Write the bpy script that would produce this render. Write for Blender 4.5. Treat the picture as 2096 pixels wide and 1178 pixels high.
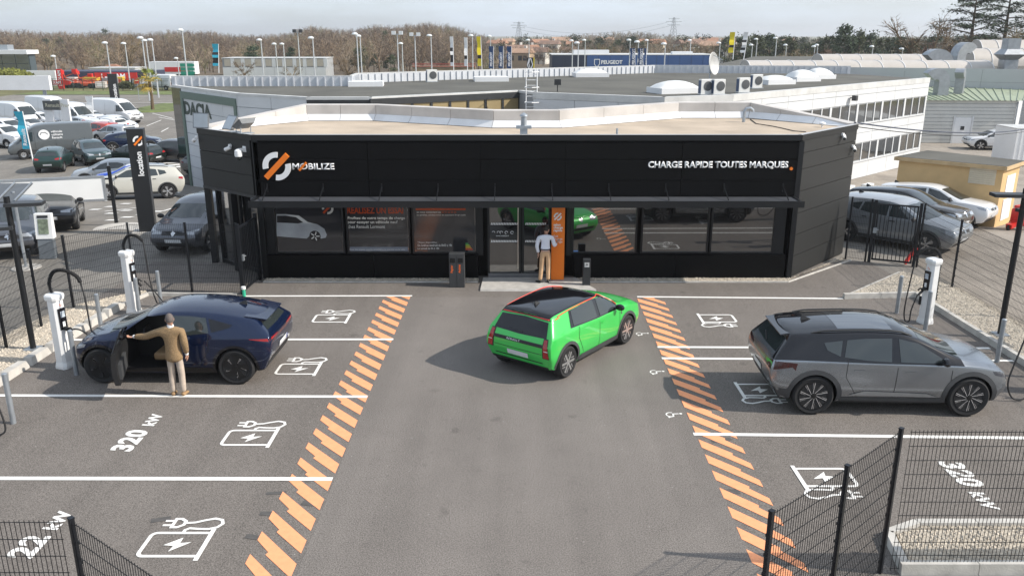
import bpy, bmesh, math, random
from mathutils import Vector, Matrix
from mathutils.bvhtree import BVHTree
random.seed(7)
R = math.radians
for o in list(bpy.data.objects): bpy.data.objects.remove(o)
SC = bpy.context.scene
COL = SC.collection
# ---------------------------------------------------------------- camera
CAM_H, FPX, CX, CY = 6.65, 1700.0, 1048.0, 589.0
PITCH = math.atan((589-71)/FPX)
cd = bpy.data.cameras.new('camera'); co = bpy.data.objects.new('camera', cd); COL.objects.link(co)
cd.sensor_width = 36; cd.lens = FPX/2096*36; cd.clip_end = 6000; cd.clip_start = .1
co.location = (0, 0, CAM_H); co.rotation_euler = (math.pi/2-PITCH, 0, 0)
SC.camera = co
SC.render.resolution_x, SC.render.resolution_y = 1024, 575
# ---------------------------------------------------------------- sky and sun
SUN_EL, SUN_AZ = R(37), math.atan2(1, -.16)       # azimuth from +Y towards +X
w = bpy.data.worlds.new('World'); SC.world = w; w.use_nodes = True
nt = w.node_tree; bg = nt.nodes['Background']
sky = nt.nodes.new('ShaderNodeTexSky'); sky.sky_type = 'NISHITA'; sky.sun_disc = False
sky.sun_elevation = SUN_EL; sky.sun_rotation = SUN_AZ; sky.air_density = 1.0; sky.dust_density = 1.6; sky.ozone_density = 1.2; sky.altitude = 50
# thin veil of high cloud mixed over the clear sky
tc = nt.nodes.new('ShaderNodeTexCoord'); mp = nt.nodes.new('ShaderNodeMapping'); mp.inputs['Scale'].default_value = (1.6, 1.6, 9)
nz = nt.nodes.new('ShaderNodeTexNoise'); nz.inputs['Scale'].default_value = 3.0; nz.inputs['Detail'].default_value = 7; nz.inputs['Roughness'].default_value = .55
cr = nt.nodes.new('ShaderNodeValToRGB'); cr.color_ramp.elements[0].position = .36; cr.color_ramp.elements[0].color = (.48,.48,.48,1)
cr.color_ramp.elements[1].position = .72; cr.color_ramp.elements[1].color = (.85,.85,.85,1)
mx = nt.nodes.new('ShaderNodeMix'); mx.data_type = 'RGBA'; mx.inputs[7].default_value = (6.55, 7.45, 8.6, 1)
nt.links.new(tc.outputs['Generated'], mp.inputs['Vector']); nt.links.new(mp.outputs[0], nz.inputs['Vector']); nt.links.new(nz.outputs[0], cr.inputs[0])
nt.links.new(cr.outputs[0], mx.inputs[0]); nt.links.new(sky.outputs[0], mx.inputs[6]); nt.links.new(mx.outputs[2], bg.inputs['Color'])
bg.inputs['Strength'].default_value = .1
sd = bpy.data.lights.new('sun', 'SUN'); so = bpy.data.objects.new('sun', sd); COL.objects.link(so)
sd.energy = 4.0; sd.angle = R(.55); sd.color = (1, .935, .845)
so.rotation_euler = Vector((-math.sin(SUN_AZ)*math.cos(SUN_EL), -math.cos(SUN_AZ)*math.cos(SUN_EL), -math.sin(SUN_EL))).to_track_quat('-Z', 'Y').to_euler()
so.location = (30, -5, 40)
vs = SC.view_settings; vs.view_transform = 'Standard'; vs.look = 'None'; vs.gamma = 1; vs.exposure = 0.5; vs.use_curve_mapping = False
# ---------------------------------------------------------------- pixel -> direction helpers
CP, SP = math.cos(PITCH), math.sin(PITCH)
def ray(px, py):
    u = (px-CX)/FPX; v = (CY-py)/FPX
    return (u, CP+v*SP, -SP+v*CP)
def gz(y):
    return 0.0 if y < 28 else (-2*(y-28)/22 if y < 50 else -2.0)
def Zp(px, py, z=0.0):
    r = ray(px, py); t = (z-CAM_H)/r[2]
    return Vector((r[0]*t, r[1]*t, z))
def Yp(px, py, y):
    r = ray(px, py); t = y/r[1]
    return Vector((r[0]*t, y, CAM_H+r[2]*t))
def Gp(px, py):
    z = 0.0
    for i in range(60):
        q = Zp(px, py, z); z = .5*z+.5*gz(q.y)
    return q
# ---------------------------------------------------------------- materials
MATS = {}
def mat(name, col, rough=.6, metal=0.0, var=.12, scale=6.0, bump=0.0, bscale=60., coat=0.0, spec=.5, emit=0, coords='Object', alpha=1.0, detail=5):
    if name in MATS: return MATS[name]
    m = bpy.data.materials.new(name); m.use_nodes = True; n = m.node_tree; b = n.nodes['Principled BSDF']
    b.inputs['Roughness'].default_value = rough; b.inputs['Metallic'].default_value = metal
    b.inputs['Specular IOR Level'].default_value = spec; b.inputs['Coat Weight'].default_value = coat; b.inputs['Coat Roughness'].default_value = .04
    b.inputs['Base Color'].default_value = (*col, 1)
    if alpha < 1: b.inputs['Alpha'].default_value = alpha
    if var > 0 or bump > 0:
        t = n.nodes.new('ShaderNodeTexCoord')
    if var > 0:
        z = n.nodes.new('ShaderNodeTexNoise'); z.inputs['Scale'].default_value = scale; z.inputs['Detail'].default_value = detail
        r = n.nodes.new('ShaderNodeValToRGB')
        r.color_ramp.elements[0].position = .3; r.color_ramp.elements[1].position = .7
        r.color_ramp.elements[0].color = (*[c*(1-var) for c in col], 1); r.color_ramp.elements[1].color = (*[min(1, c*(1+var)) for c in col], 1)
        n.links.new(t.outputs[coords], z.inputs['Vector']); n.links.new(z.outputs[0], r.inputs[0]); n.links.new(r.outputs[0], b.inputs['Base Color'])
    if bump > 0:
        z2 = n.nodes.new('ShaderNodeTexNoise'); z2.inputs['Scale'].default_value = bscale; z2.inputs['Detail'].default_value = 4
        bp = n.nodes.new('ShaderNodeBump'); bp.inputs['Strength'].default_value = bump; bp.inputs['Distance'].default_value = .01
        n.links.new(t.outputs[coords], z2.inputs['Vector']); n.links.new(z2.outputs[0], bp.inputs['Height']); n.links.new(bp.outputs[0], b.inputs['Normal'])
    if emit:
        b.inputs['Emission Color'].default_value = (*col, 1); b.inputs['Emission Strength'].default_value = emit
    MATS[name] = m
    return m
def paint(name, col, metal=.35, rough=.32):
    return mat(name, col, rough, metal, var=.03, scale=2, coat=1.0, spec=.25)
def asphalt(name, col, speck=.35, patch=.14, wear=None):
    m = bpy.data.materials.new(name); m.use_nodes = True; n = m.node_tree; b = n.nodes['Principled BSDF']
    b.inputs['Roughness'].default_value = .88; b.inputs['Specular IOR Level'].default_value = .25
    t = n.nodes.new('ShaderNodeTexCoord')
    def noise(s, d=4, ro=.5):
        z = n.nodes.new('ShaderNodeTexNoise'); z.inputs['Scale'].default_value = s; z.inputs['Detail'].default_value = d; z.inputs['Roughness'].default_value = ro
        n.links.new(t.outputs['Object'], z.inputs['Vector']); return z
    def ramp(z, lo, hi, p0=.3, p1=.7):
        r = n.nodes.new('ShaderNodeValToRGB'); r.color_ramp.elements[0].position = p0; r.color_ramp.elements[1].position = p1
        r.color_ramp.elements[0].color = (lo, lo, lo, 1); r.color_ramp.elements[1].color = (hi, hi, hi, 1); n.links.new(z.outputs[0], r.inputs[0]); return r
    def mul(a, c):
        x = n.nodes.new('ShaderNodeMix'); x.data_type = 'RGBA'; x.blend_type = 'MULTIPLY'; x.inputs[0].default_value = 1
        n.links.new(a, x.inputs[6]); n.links.new(c, x.inputs[7]); return x.outputs[2]
    base = n.nodes.new('ShaderNodeRGB'); base.outputs[0].default_value = (*col, 1)
    a = mul(base.outputs[0], ramp(noise(.22, 5, .6), 1-patch, 1+patch, .32, .68).outputs[0])
    a = mul(a, ramp(noise(1.3, 6, .62), 1-patch*.6, 1+patch*.6).outputs[0])
    # faint wheel tracks along the driving direction and darker drip stains
    mpn = n.nodes.new('ShaderNodeMapping'); mpn.inputs['Scale'].default_value = (1.5, .09, 1); n.links.new(t.outputs['Object'], mpn.inputs['Vector'])
    tr = noise(1.0, 3, .5); n.links.new(mpn.outputs[0], tr.inputs['Vector']); a = mul(a, ramp(tr, .93, 1.05, .38, .62).outputs[0])
    a = mul(a, ramp(noise(2.3, 3, .45), 1.0, .8, .66, .74).outputs[0]); a = mul(a, ramp(noise(8, 2, .4), 1.0, .86, .68, .73).outputs[0])
    a = mul(a, ramp(noise(55, 2, .7), 1-speck, 1+speck, .35, .66).outputs[0])
    # scattered pale chippings
    v = n.nodes.new('ShaderNodeTexVoronoi'); v.inputs['Scale'].default_value = 7.0; n.links.new(t.outputs['Object'], v.inputs['Vector'])
    lt = n.nodes.new('ShaderNodeMath'); lt.operation = 'LESS_THAN'; lt.inputs[1].default_value = .075; n.links.new(v.outputs['Distance'], lt.inputs[0])
    sp = n.nodes.new('ShaderNodeMath'); sp.operation = 'MULTIPLY'; n.links.new(lt.outputs[0], sp.inputs[0]); n.links.new(ramp(noise(3.1), 0, .6, .55, .6).outputs[0], sp.inputs[1])
    x = n.nodes.new('ShaderNodeMix'); x.data_type = 'RGBA'; x.inputs[7].default_value = (.42, .4, .37, 1); n.links.new(sp.outputs[0], x.inputs[0]); n.links.new(a, x.inputs[6])
    n.links.new(x.outputs[2], b.inputs['Base Color'])
    bp = n.nodes.new('ShaderNodeBump'); bp.inputs['Strength'].default_value = .35; bp.inputs['Distance'].default_value = .01
    n.links.new(noise(70, 3).outputs[0], bp.inputs['Height']); n.links.new(bp.outputs[0], b.inputs['Normal'])
    MATS[name] = m; return m
def glass(name, col=(.012, .014, .016), rough=.03, spec=1.0, ior=1.9):
    if name in MATS: return MATS[name]
    m = mat(name, col, rough, 0, var=0, spec=spec); m.node_tree.nodes['Principled BSDF'].inputs['IOR'].default_value = ior
    return m
def worn_paint(name, col, amount=.5):
    m = mat(name, col, .75, 0, var=.06, scale=9)
    n = m.node_tree; b = n.nodes['Principled BSDF']; t = n.nodes['Texture Coordinate']
    z = n.nodes.new('ShaderNodeTexNoise'); z.inputs['Scale'].default_value = 26; z.inputs['Detail'].default_value = 8; z.inputs['Roughness'].default_value = .75
    r = n.nodes.new('ShaderNodeValToRGB'); r.color_ramp.elements[0].position = .58; r.color_ramp.elements[1].position = .74
    r.color_ramp.elements[0].color = (0, 0, 0, 1); r.color_ramp.elements[1].color = (amount,)*3+(1,)
    x = n.nodes.new('ShaderNodeMix'); x.data_type = 'RGBA'; x.inputs[7].default_value = (.14, .13, .12, 1)
    old = b.inputs['Base Color'].links[0].from_socket
    n.links.new(t.outputs['Object'], z.inputs['Vector']); n.links.new(z.outputs[0], r.inputs[0]); n.links.new(r.outputs[0], x.inputs[0]); n.links.new(old, x.inputs[6]); n.links.new(x.outputs[2], b.inputs['Base Color'])
    return m
BLACK = mat('black_cladding', (.0035, .0035, .004), .5, 0, .1, .8, spec=.14)
BLACKM = mat('black_metal', (.011, .012, .014), .4, .2, .1, 3)
DARKG = mat('dark_grey_metal', (.035, .037, .04), .45, .2, .1, 3)
GREYM = mat('galvanised_steel', (.36, .39, .42), .45, .6, .12, 8)
WHITE = mat('white_panel', (.74, .745, .75), .5, 0, .04, .7)
WHITEP = mat('white_plastic', (.8, .8, .79), .35, 0, .03, 4)
RUBBER = mat('black_rubber', (.014, .014, .015), .75, 0, .1, 8)
ORANGE = mat('orange_panel', (.86, .2, .012), .45, 0, .04, 2)
WPRINT = mat('white_print', (.82, .82, .82), .5, 0, .02)
OPRINT = mat('orange_print', (.8, .14, .02), .5, 0, .02)
RED = mat('red_plastic', (.55, .02, .015), .4, 0, .06)
CONC = mat('concrete', (.42, .4, .37), .85, 0, .16, 5, .4, 40)
KERB = mat('kerb_concrete', (.45, .43, .395), .85, 0, .18, 4, .4, 50)
GLASS = glass('window_glass')
TINT = glass('car_glass', (.026, .033, .034), .02, .5, 1.75)
WPAINT = worn_paint('white_road_paint', (.76, .745, .71), .55)
OPAINT = worn_paint('orange_road_paint', (.85, .345, .165), .7)
# ---------------------------------------------------------------- object helpers
def tag(o, label=None, cat=None, group=None, kind=None):
    if label: o['label'] = label
    if cat: o['category'] = cat
    if group: o['group'] = group
    if kind: o['kind'] = kind
    return o
def thing(name, label, cat, loc=(0, 0, 0), rotz=0, group=None, kind=None):
    o = bpy.data.objects.new(name, None); COL.objects.link(o); o.empty_display_size = .2
    o.location = loc; o.rotation_euler = (0, 0, rotz)
    return tag(o, label, cat, group, kind)
def link(name, me, m=None, parent=None, loc=None, rotz=None, mtx=None):
    o = bpy.data.objects.new(name, me); COL.objects.link(o)
    if m is not None:
        for x in (m if isinstance(m, (list, tuple)) else [m]): me.materials.append(x)
    if parent: o.parent = parent
    if mtx is not None: o.matrix_local = mtx
    if loc is not None: o.location = loc
    if rotz is not None: o.rotation_euler = (0, 0, rotz)
    return o
def copy_tree(o, parent=None):
    c = o.copy(); COL.objects.link(c); c.parent = parent
    for ch in [x for x in bpy.data.objects if x.parent == o]: copy_tree(ch, c)
    return c
KIDS = {}
class MB:
    def __init__(s): s.v = []; s.f = []; s.m = []
    def add(s, vs, fs, mi=0):
        b = len(s.v); s.v += [tuple(v) for v in vs]
        for f in fs: s.f.append([b+i for i in f]); s.m.append(mi)
        return s
    def box(s, c, d, rz=0, mi=0, M=None):
        x, y, z = d[0]/2, d[1]/2, d[2]/2
        vs = [Vector(q) for q in ((-x,-y,-z),(x,-y,-z),(x,y,-z),(-x,y,-z),(-x,-y,z),(x,-y,z),(x,y,z),(-x,y,z))]
        T = Matrix.Translation(c) @ (M.to_4x4() if M is not None else Matrix.Rotation(rz, 4, 'Z'))
        return s.add([T @ v for v in vs], [(0,3,2,1),(4,5,6,7),(0,1,5,4),(1,2,6,5),(2,3,7,6),(3,0,4,7)], mi)
    def bar(s, a, b, wd, h=None, mi=0, up=(0, 0, 1)):
        a, b = Vector(a), Vector(b); d = b-a; L = d.length
        if L < 1e-6: return s
        x = d/L; u = Vector(up)
        if abs(x.dot(u)) > .99: u = Vector((1, 0, 0))
        y = u.cross(x).normalized(); z = x.cross(y)
        return s.box((a+b)/2, (L, wd, h if h else wd), 0, mi, Matrix((x, y, z)).transposed())
    def tube(s, pts, r, n=8, mi=0, cap=True):
        pts = [Vector(p) for p in pts]; k = len(pts)
        rs = r if isinstance(r, (list, tuple)) else [r]*k
        b = len(s.v); prev = None
        for i, p in enumerate(pts):
            d = (pts[min(i+1, k-1)]-pts[max(i-1, 0)]).normalized()
            if prev is None:
                a = Vector((0, 0, 1)) if abs(d.z) < .9 else Vector((1, 0, 0)); u = d.cross(a).normalized()
            else:
                u = (prev-d*prev.dot(d)); u = u.normalized() if u.length > 1e-6 else d.orthogonal().normalized()
            prev = u; w_ = d.cross(u)
            for j in range(n):
                t = 2*math.pi*j/n; s.v.append(tuple(p+u*(rs[i]*math.cos(t))+w_*(rs[i]*math.sin(t))))
        for i in range(k-1):
            for j in range(n):
                s.f.append([b+i*n+j, b+i*n+(j+1) % n, b+(i+1)*n+(j+1) % n, b+(i+1)*n+j]); s.m.append(mi)
        if cap:
            s.f.append([b+j for j in range(n)][::-1]); s.m.append(mi); s.f.append([b+(k-1)*n+j for j in range(n)]); s.m.append(mi)
        return s
    def prism(s, poly, z0, z1, mi=0, top=None):
        n = len(poly); pb = [(p[0], p[1], z0) for p in poly]; pt = [(p[0], p[1], z1) for p in (top or poly)]
        return s.add(pb+pt, [list(range(n))[::-1], list(range(n, 2*n))]+[[i, (i+1) % n, n+(i+1) % n, n+i] for i in range(n)], mi)
    def slab(s, poly, off, mi=0):            # 3-D polygon given thickness by vector off
        n = len(poly); o = Vector(off); a = [tuple(p) for p in poly]; b = [tuple(Vector(p)+o) for p in poly]
        return s.add(a+b, [list(range(n))[::-1], list(range(n, 2*n))]+[[i, (i+1) % n, n+(i+1) % n, n+i] for i in range(n)], mi)
    def lathe(s, prof, n=16, mi=0, axis='z', c=(0, 0, 0)):
        b = len(s.v); k = len(prof); c = Vector(c)
        for (r, h) in prof:
            for j in range(n):
                t = 2*math.pi*j/n; q = (r*math.cos(t), r*math.sin(t), h)
                q = q if axis == 'z' else ((q[0], q[2], q[1]) if axis == 'y' else (q[2], q[0], q[1]))
                s.v.append(tuple(c+Vector(q)))
        for i in range(k-1):
            for j in range(n):
                f = [b+i*n+j, b+i*n+(j+1) % n, b+(i+1)*n+(j+1) % n, b+(i+1)*n+j]
                s.f.append(f if axis != 'y' else f[::-1]); s.m.append(mi)
        s.f.append([b+j for j in range(n)][::-1]); s.m.append(mi); s.f.append([b+(k-1)*n+j for j in range(n)]); s.m.append(mi)
        return s
    def flat(s, poly, z=0, mi=0): return s.add([(p[0], p[1], z) for p in poly], [list(range(len(poly)))], mi)
    def strip(s, pts, wd, z=0, mi=0, close=False):   # flat ribbon along 2-D points
        P = [Vector(p[:2]) for p in pts]; n = len(P); L = []; Rr = []
        for i in range(n):
            if close: a, c = P[i-1], P[(i+1) % n]
            else: a, c = P[max(i-1, 0)], P[min(i+1, n-1)]
            d1 = (P[i]-a); d2 = (c-P[i])
            d1 = d1.normalized() if d1.length > 1e-9 else d2.normalized(); d2 = d2.normalized() if d2.length > 1e-9 else d1
            nn = Vector((-(d1+d2).y, (d1+d2).x)); nn = nn.normalized() if nn.length > 1e-6 else Vector((-d1.y, d1.x))
            k = max(.5, nn.dot(Vector((-d1.y, d1.x)))); L.append(P[i]+nn*wd/2/k); Rr.append(P[i]-nn*wd/2/k)
        vs = [(p.x, p.y, z) for p in L]+[(p.x, p.y, z) for p in Rr]
        rng = range(n if close else n-1)
        return s.add(vs, [[i, n+i, n+(i+1) % n, (i+1) % n] for i in rng], mi)
    def mesh(s, name, smooth=False, sharp=35):
        me = bpy.data.meshes.new(name); me.from_pydata(s.v, [], s.f)
        if any(s.m): me.polygons.foreach_set('material_index', s.m)
        if smooth:
            me.polygons.foreach_set('use_smooth', [True]*len(me.polygons)); me.set_sharp_from_angle(angle=R(sharp))
        me.update(); return me
    def build(s, name, m=None, parent=None, smooth=False, **k): return link(name, s.mesh(name, smooth), m, parent, **k)
def bevel_box(d, r=.02, seg=2):
    bm = bmesh.new(); bmesh.ops.create_cube(bm, size=1)
    for v in bm.verts: v.co = Vector((v.co.x*d[0], v.co.y*d[1], v.co.z*d[2]))
    bmesh.ops.bevel(bm, geom=bm.edges[:], offset=r, segments=seg, profile=.5, affect='EDGES')
    me = bpy.data.meshes.new('bevel_box'); bm.to_mesh(me); bm.free(); return me
def text_me(s, size, extrude=0.0, offset=0.0, shear=0.0, align='LEFT', spacing=1.0):
    cu = bpy.data.curves.new('lettering', 'FONT'); cu.body = s; cu.size = size; cu.extrude = extrude; cu.offset = offset; cu.shear = shear
    cu.align_x = align; cu.space_character = spacing; cu.resolution_u = 3; cu.fill_mode = 'BOTH' if extrude > 0 else 'FRONT'
    o = bpy.data.objects.new('lettering', cu); COL.objects.link(o); bpy.context.view_layer.update()
    me = bpy.data.meshes.new_from_object(o.evaluated_get(bpy.context.evaluated_depsgraph_get()))
    bpy.data.objects.remove(o); me.materials.clear(); return me
def face_mtx(loc, nrm, up=(0, 0, 1)):        # local x right, y up, z out of a wall
    z = Vector(nrm).normalized(); x = Vector(up).cross(z).normalized(); y = z.cross(x)
    return Matrix.Translation(loc) @ Matrix((x, y, z)).transposed().to_4x4()
def ring_arc(rin, rout, a0, a1, n=24):
    o = [(rout*math.cos(a0+(a1-a0)*i/n), rout*math.sin(a0+(a1-a0)*i/n)) for i in range(n+1)]
    i_ = [(rin*math.cos(a0+(a1-a0)*i/n), rin*math.sin(a0+(a1-a0)*i/n)) for i in range(n+1)]
    return o, i_
def logo_ring(mb, r, mi=0, depth=.03):
    # broken ring: upper-left and lower-right arcs, in the local xy plane
    for a0, a1 in ((R(82), R(192)), (R(-98), R(12))):
        o, i_ = ring_arc(r*.62, r, a0, a1, 16); n = len(o)
        for k in range(n-1):
            mb.prism([i_[k], o[k], o[k+1], i_[k+1]], 0, depth, mi)
def logo_arcs(r, depth):
    out = []
    for a0, a1 in ((R(82), R(192)), (R(-98), R(12))):
        o, i_ = ring_arc(r*.62, r, a0, a1, 18); out.append(MB().prism(i_+o[::-1], 0, depth))
    return out
def logo_bar(mb, r, mi=0, depth=.05):
    a = R(45); d = Vector((math.cos(a), math.sin(a))); q = Vector((-d.y, d.x)); L, wd = r*1.16, r*.19
    mb.prism([-d*L-q*wd, d*L-q*wd, d*L+q*wd, -d*L+q*wd], 0, depth, mi)
# ================================================================= GROUND
def sheet(name, xs, ys, m, dz=0.0, kind='structure', label=None, fz=gz):
    vs = [(x, y, fz(y)+dz) for y in ys for x in xs]; nx = len(xs)
    fs = [[j*nx+i, j*nx+i+1, (j+1)*nx+i+1, (j+1)*nx+i] for j in range(len(ys)-1) for i in range(nx-1)]
    return tag(MB().add(vs, fs).build(name, m), label, None, None, kind)
GRASS = mat('dry_grass_ground', (.13, .125, .05), .95, 0, .45, .12, .5, 3, detail=8)
VERGE = mat('verge_grass', (.12, .15, .045), .95, 0, .35, 1.2, .6, 30)
ASPH = asphalt('forecourt_asphalt', (.158, .141, .1265), .45, .07); LANE = asphalt('lane_asphalt', (.175, .1575, .143), .45, .08)
ASPH2 = asphalt('car_park_asphalt', (.20, .185, .165), .25, .16)
sheet('ground', (-2500, -300, -80, 0, 80, 300, 2500), (-80, 28, 50, 200, 600, 4000), GRASS, -.03)
sheet('car_park', (-75, 0, 12, 80), (-60, 28, 50, 128), ASPH2, -.012)
sheet('forecourt', (-11.0, 0, 11.0), (-20, 24.6), ASPH, -.004)
sheet('lane', (-2.78, 3.2), (-20, 21.0), LANE, -.001)
# ---------------------------------------------------------------- painted lines
def line(name, a, b, wd, label, m=WPAINT, z=.004):
    return tag(MB().strip([a, b], wd, z).build(name, m), label, 'road marking', 'white stall lines', None)
for a, b, l in (((-7.12, 21.08), (-2.66, 21.1), 'white line edging the left bays, nearest the black building'),
                ((-10.0, 17.77), (-2.71, 17.8), 'white bay line running behind the navy car'),
                ((-10.1, 14.72), (-2.78, 14.66), 'white bay line at the feet of the man in tweed'),
                ((-10.1, 11.6), (-2.81, 11.57), 'white bay line nearest the camera on the left'),
                ((3.32, 21.02), (8.72, 20.86), 'white line edging the right bays, nearest the black building'),
                ((3.24, 17.31), (10.6, 17.24), 'farther of the two close white lines behind the grey crossover'),
                ((3.22, 16.64), (10.7, 16.5), 'nearer of the two close white lines beside the grey crossover'),
                ((3.16, 13.1), (11.0, 12.9), 'white bay line between the grey crossover and the front fence')):
    line('bay_line', a, b, .105, l)
def clip(poly, ymax):
    out = []
    for i in range(len(poly)):
        a, b = poly[i-1], poly[i]
        if (a[1] <= ymax) != (b[1] <= ymax):
            t = (ymax-a[1])/(b[1]-a[1]); out.append((a[0]+(b[0]-a[0])*t, ymax))
        if b[1] <= ymax: out.append(b)
    return out
LP = [(0, 0), (0, -.21), (.23, -.49), (.21, -.55), (.68, -1.05), (.68, -.75)]
def band(label, x0, y0, sgn, ymax, slope):
    e = thing('orange_stripe_band', label, 'road marking', (0, 0, 0))
    for k in range(-3, 26):
        y = y0+.531*k
        P = clip([(x0+sgn*p[0]+slope*(y+sgn*p[1]-9.6), y+sgn*p[1]) for p in LP], ymax)
        if len(P) < 3 or max(p[1] for p in P)-min(p[1] for p in P) < .12: continue
        MB().flat(P if sgn > 0 else P, .002).build('stripe', OPAINT, e)
band('orange slanted stripes along the left side of the lane', -3.51, 9.61, 1, 21.05, .0115)
q = Zp(1465, 818)
band('orange slanted stripes along the right side of the lane', 3.845, q.y-.531*10, -1, 20.95, .012)
def ev_symbol(label, c, rot):
    m = MB(); s = .055
    def arc(cx, cy, r, a0, a1, n=5): return [(cx+r*math.cos(R(a0+(a1-a0)*i/n)), cy+r*math.sin(R(a0+(a1-a0)*i/n))) for i in range(n+1)]
    m.strip([(.79, .1)]+arc(.08, .18, .08, 270, 180)+arc(.08, .56, .08, 180, 90)+[(.79, .64)], s, 0)
    m.strip([(.82, -.0), (.82, .74)], .065, .0006)
    m.flat([(.26, .35), (.47, .53), (.47, .4), (.62, .42), (.38, .2), (.40, .33)], 0)
    m.strip([(.42, .66), (.42, .71), (.47, .755), (.6, .74), (.74, .735), (.85, .78), (.90, .87), (.86, .965), (.75, 1.0), (.62, .955), (.5, .90), (.36, .885)], s*.85, .0003)
    m.strip([(.2, .78), (.2, .99), (.28, .99), (.355, .93), (.355, .84), (.28, .78)], s*.9, .0005, close=True)
    m.strip([(.18, .83), (.06, .83)], .045, .0002); m.strip([(.18, .94), (.06, .94)], .045, .0002)
    m.v = [(x-.42, y-.5, z) for x, y, z in m.v]
    return tag(m.build('charging_symbol', WPAINT, loc=(c[0], c[1], .005), rotz=rot), label, 'road marking', 'charging point pictograms')
for px, py, rot, l in ((681, 648, 0, 'white charger and plug symbol in the left bay nearest the building'), (614, 750, 0, 'white charger and plug symbol behind the navy car'),
                       (516, 888, 0, 'white charger and plug symbol beside the left 320 kW lettering'), (367, 1102, 0, 'large white charger and plug symbol beside the 22 kW lettering'),
                       (1470, 655, math.pi, 'white charger and plug symbol in the right bay nearest the building'), (1560, 803, math.pi, 'white charger and plug symbol half under the grey crossover'),
                       (1695, 985, math.pi, 'white charger and plug symbol behind the front right fence')):
    p = Zp(px, py); ev_symbol(l, (p.x, p.y), rot)
def floor_text(parts, label, c, rot):
    e = thing('bay_lettering', label, 'road marking', (c[0], c[1], .005), rot)
    for s, size, x in parts:
        link('lettering', text_me(s, size, 0, size*.04, .12, 'LEFT', 1.05), WPAINT, e, loc=(x, 0, 0))
q = Zp(268, 922); floor_text((('320', .50, 0), ('kW', .30, .95)), 'white 320 kW lettering in the left bay', (-6.38, 12.45), math.pi/2)
floor_text((('22', .50, 0), ('kW', .30, .66)), 'white 22 kW lettering behind the front left fence', (-6.4, 9.5), math.pi/2)
q = Zp(1922, 946); floor_text((('320', .50, 0), ('kW', .30, .95)), 'white 320 kW lettering behind the right fence', (q.x, q.y+.05), -math.pi/2)
floor_text((('320', .50, -.95), ('kW', .30, 0)), 'white power lettering mostly hidden under the grey crossover', (Zp(1795, 815).x, Zp(1795, 800).y), -math.pi/2)
def wheelchair(label, px, py):
    m = MB(); n = 12
    m.strip([(.1*math.cos(R(150+a)), .1*math.sin(R(150+a))) for a in range(0, 250, 20)], .028, 0)
    m.strip([(-.04, .19), (-.03, .06), (.09, .05), (.12, -.06), (.16, -.05)], .035, .0004)
    m.flat([(-.045+.035*math.cos(R(a)), .24+.035*math.sin(R(a))) for a in range(0, 360, 40)], 0)
    m.v = [(x*.85, y*.8-.03, z) for x, y, z in m.v]; p = Zp(px, py); tag(m.build('wheelchair_symbol', WPAINT, loc=(p.x, p.y, .004), rotz=-math.pi/2), label, 'road marking', 'wheelchair pictograms')
wheelchair('small white wheelchair symbol beside the green car front wheel', 1312, 683)
wheelchair('small white wheelchair symbol, middle one along the right stripes', 1342, 761)
wheelchair('small white wheelchair symbol, nearest one along the right stripes', 1376, 848)
# ---------------------------------------------------------------- gravel islands and kerbs
GRAV = mat('gravel_bed', (.42, .37, .30), .95, 0, .4, 28, 1.0, 45)
STONE = mat('gravel_stone', (.5, .44, .36), .9, 0, .35, 9)
def island(name, poly, label, n, z=.07):
    e = tag(MB().prism(poly, -.02, z).build(name, GRAV), label, None, None, 'structure')
    xs = [p[0] for p in poly]; ys = [p[1] for p in poly]; mb = MB(); rnd = random.Random(len(poly)*7+n); k = 0
    def inside(x, y):
        c = False
        for i in range(len(poly)):
            a, b = poly[i-1], poly[i]
            if (a[1] > y) != (b[1] > y) and x < (b[0]-a[0])*(y-a[1])/(b[1]-a[1])+a[0]: c = not c
        return c
    while k < n:
        x, y = rnd.uniform(min(xs), max(xs)), rnd.uniform(min(ys), max(ys))
        if not inside(x, y): continue
        r = rnd.uniform(.012, .03); a = rnd.random()*6; k += 1
        vs = [(x+r*rnd.uniform(.7, 1.3)*math.cos(a+t*1.57), y+r*rnd.uniform(.7, 1.3)*math.sin(a+t*1.57), z+r*rnd.uniform(-.1, .3)) for t in range(4)]+[(x, y, z+r*.9)]
        mb.add(vs, [(0, 1, 4), (1, 2, 4), (2, 3, 4), (3, 0, 4)])
    tag(mb.build('gravel_stones', STONE, e), None, None, None, 'stuff')
    return e
def kerb(name, pts, label, L=1.0, wd=.14, h=.13, cham=.0, m=KERB):
    e = thing(name, label, None, (0, 0, 0), 0, None, 'structure')
    for a, b in zip(pts[:-1], pts[1:]):
        a, b = Vector((*a, 0)), Vector((*b, 0)); D = (b-a).length; n = max(1, round(D/L)); d = (b-a)/D; s = D/n; ang = math.atan2(d.y, d.x)
        mb = MB(); g = .008; w2 = wd/2
        if cham:   # heavy stones with sloping ends
            mb.add([(g, -w2, -.05), (s-g, -w2, -.05), (s-g, w2, -.05), (g, w2, -.05), (cham, -w2*.7, h), (s-cham, -w2*.7, h), (s-cham, w2*.7, h), (cham, w2*.7, h)],
                   [(0, 3, 2, 1), (4, 5, 6, 7), (0, 1, 5, 4), (1, 2, 6, 5), (2, 3, 7, 6), (3, 0, 4, 7)])
        else: mb.prism([(g/2, -w2), (s-g/2, -w2), (s-g/2, w2), (g/2, w2)], -.05, h, top=[(g/2, -w2+.015), (s-g/2, -w2+.015), (s-g/2, w2-.015), (g/2, w2-.015)])
        me = mb.mesh('kerb_stone'); me.materials.append(m)
        for i in range(n): link('kerb_stone', me, None, e, loc=a+d*s*i+Vector((0, 0, (i % 2)*.002)), rotz=ang)
    return e
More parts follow.
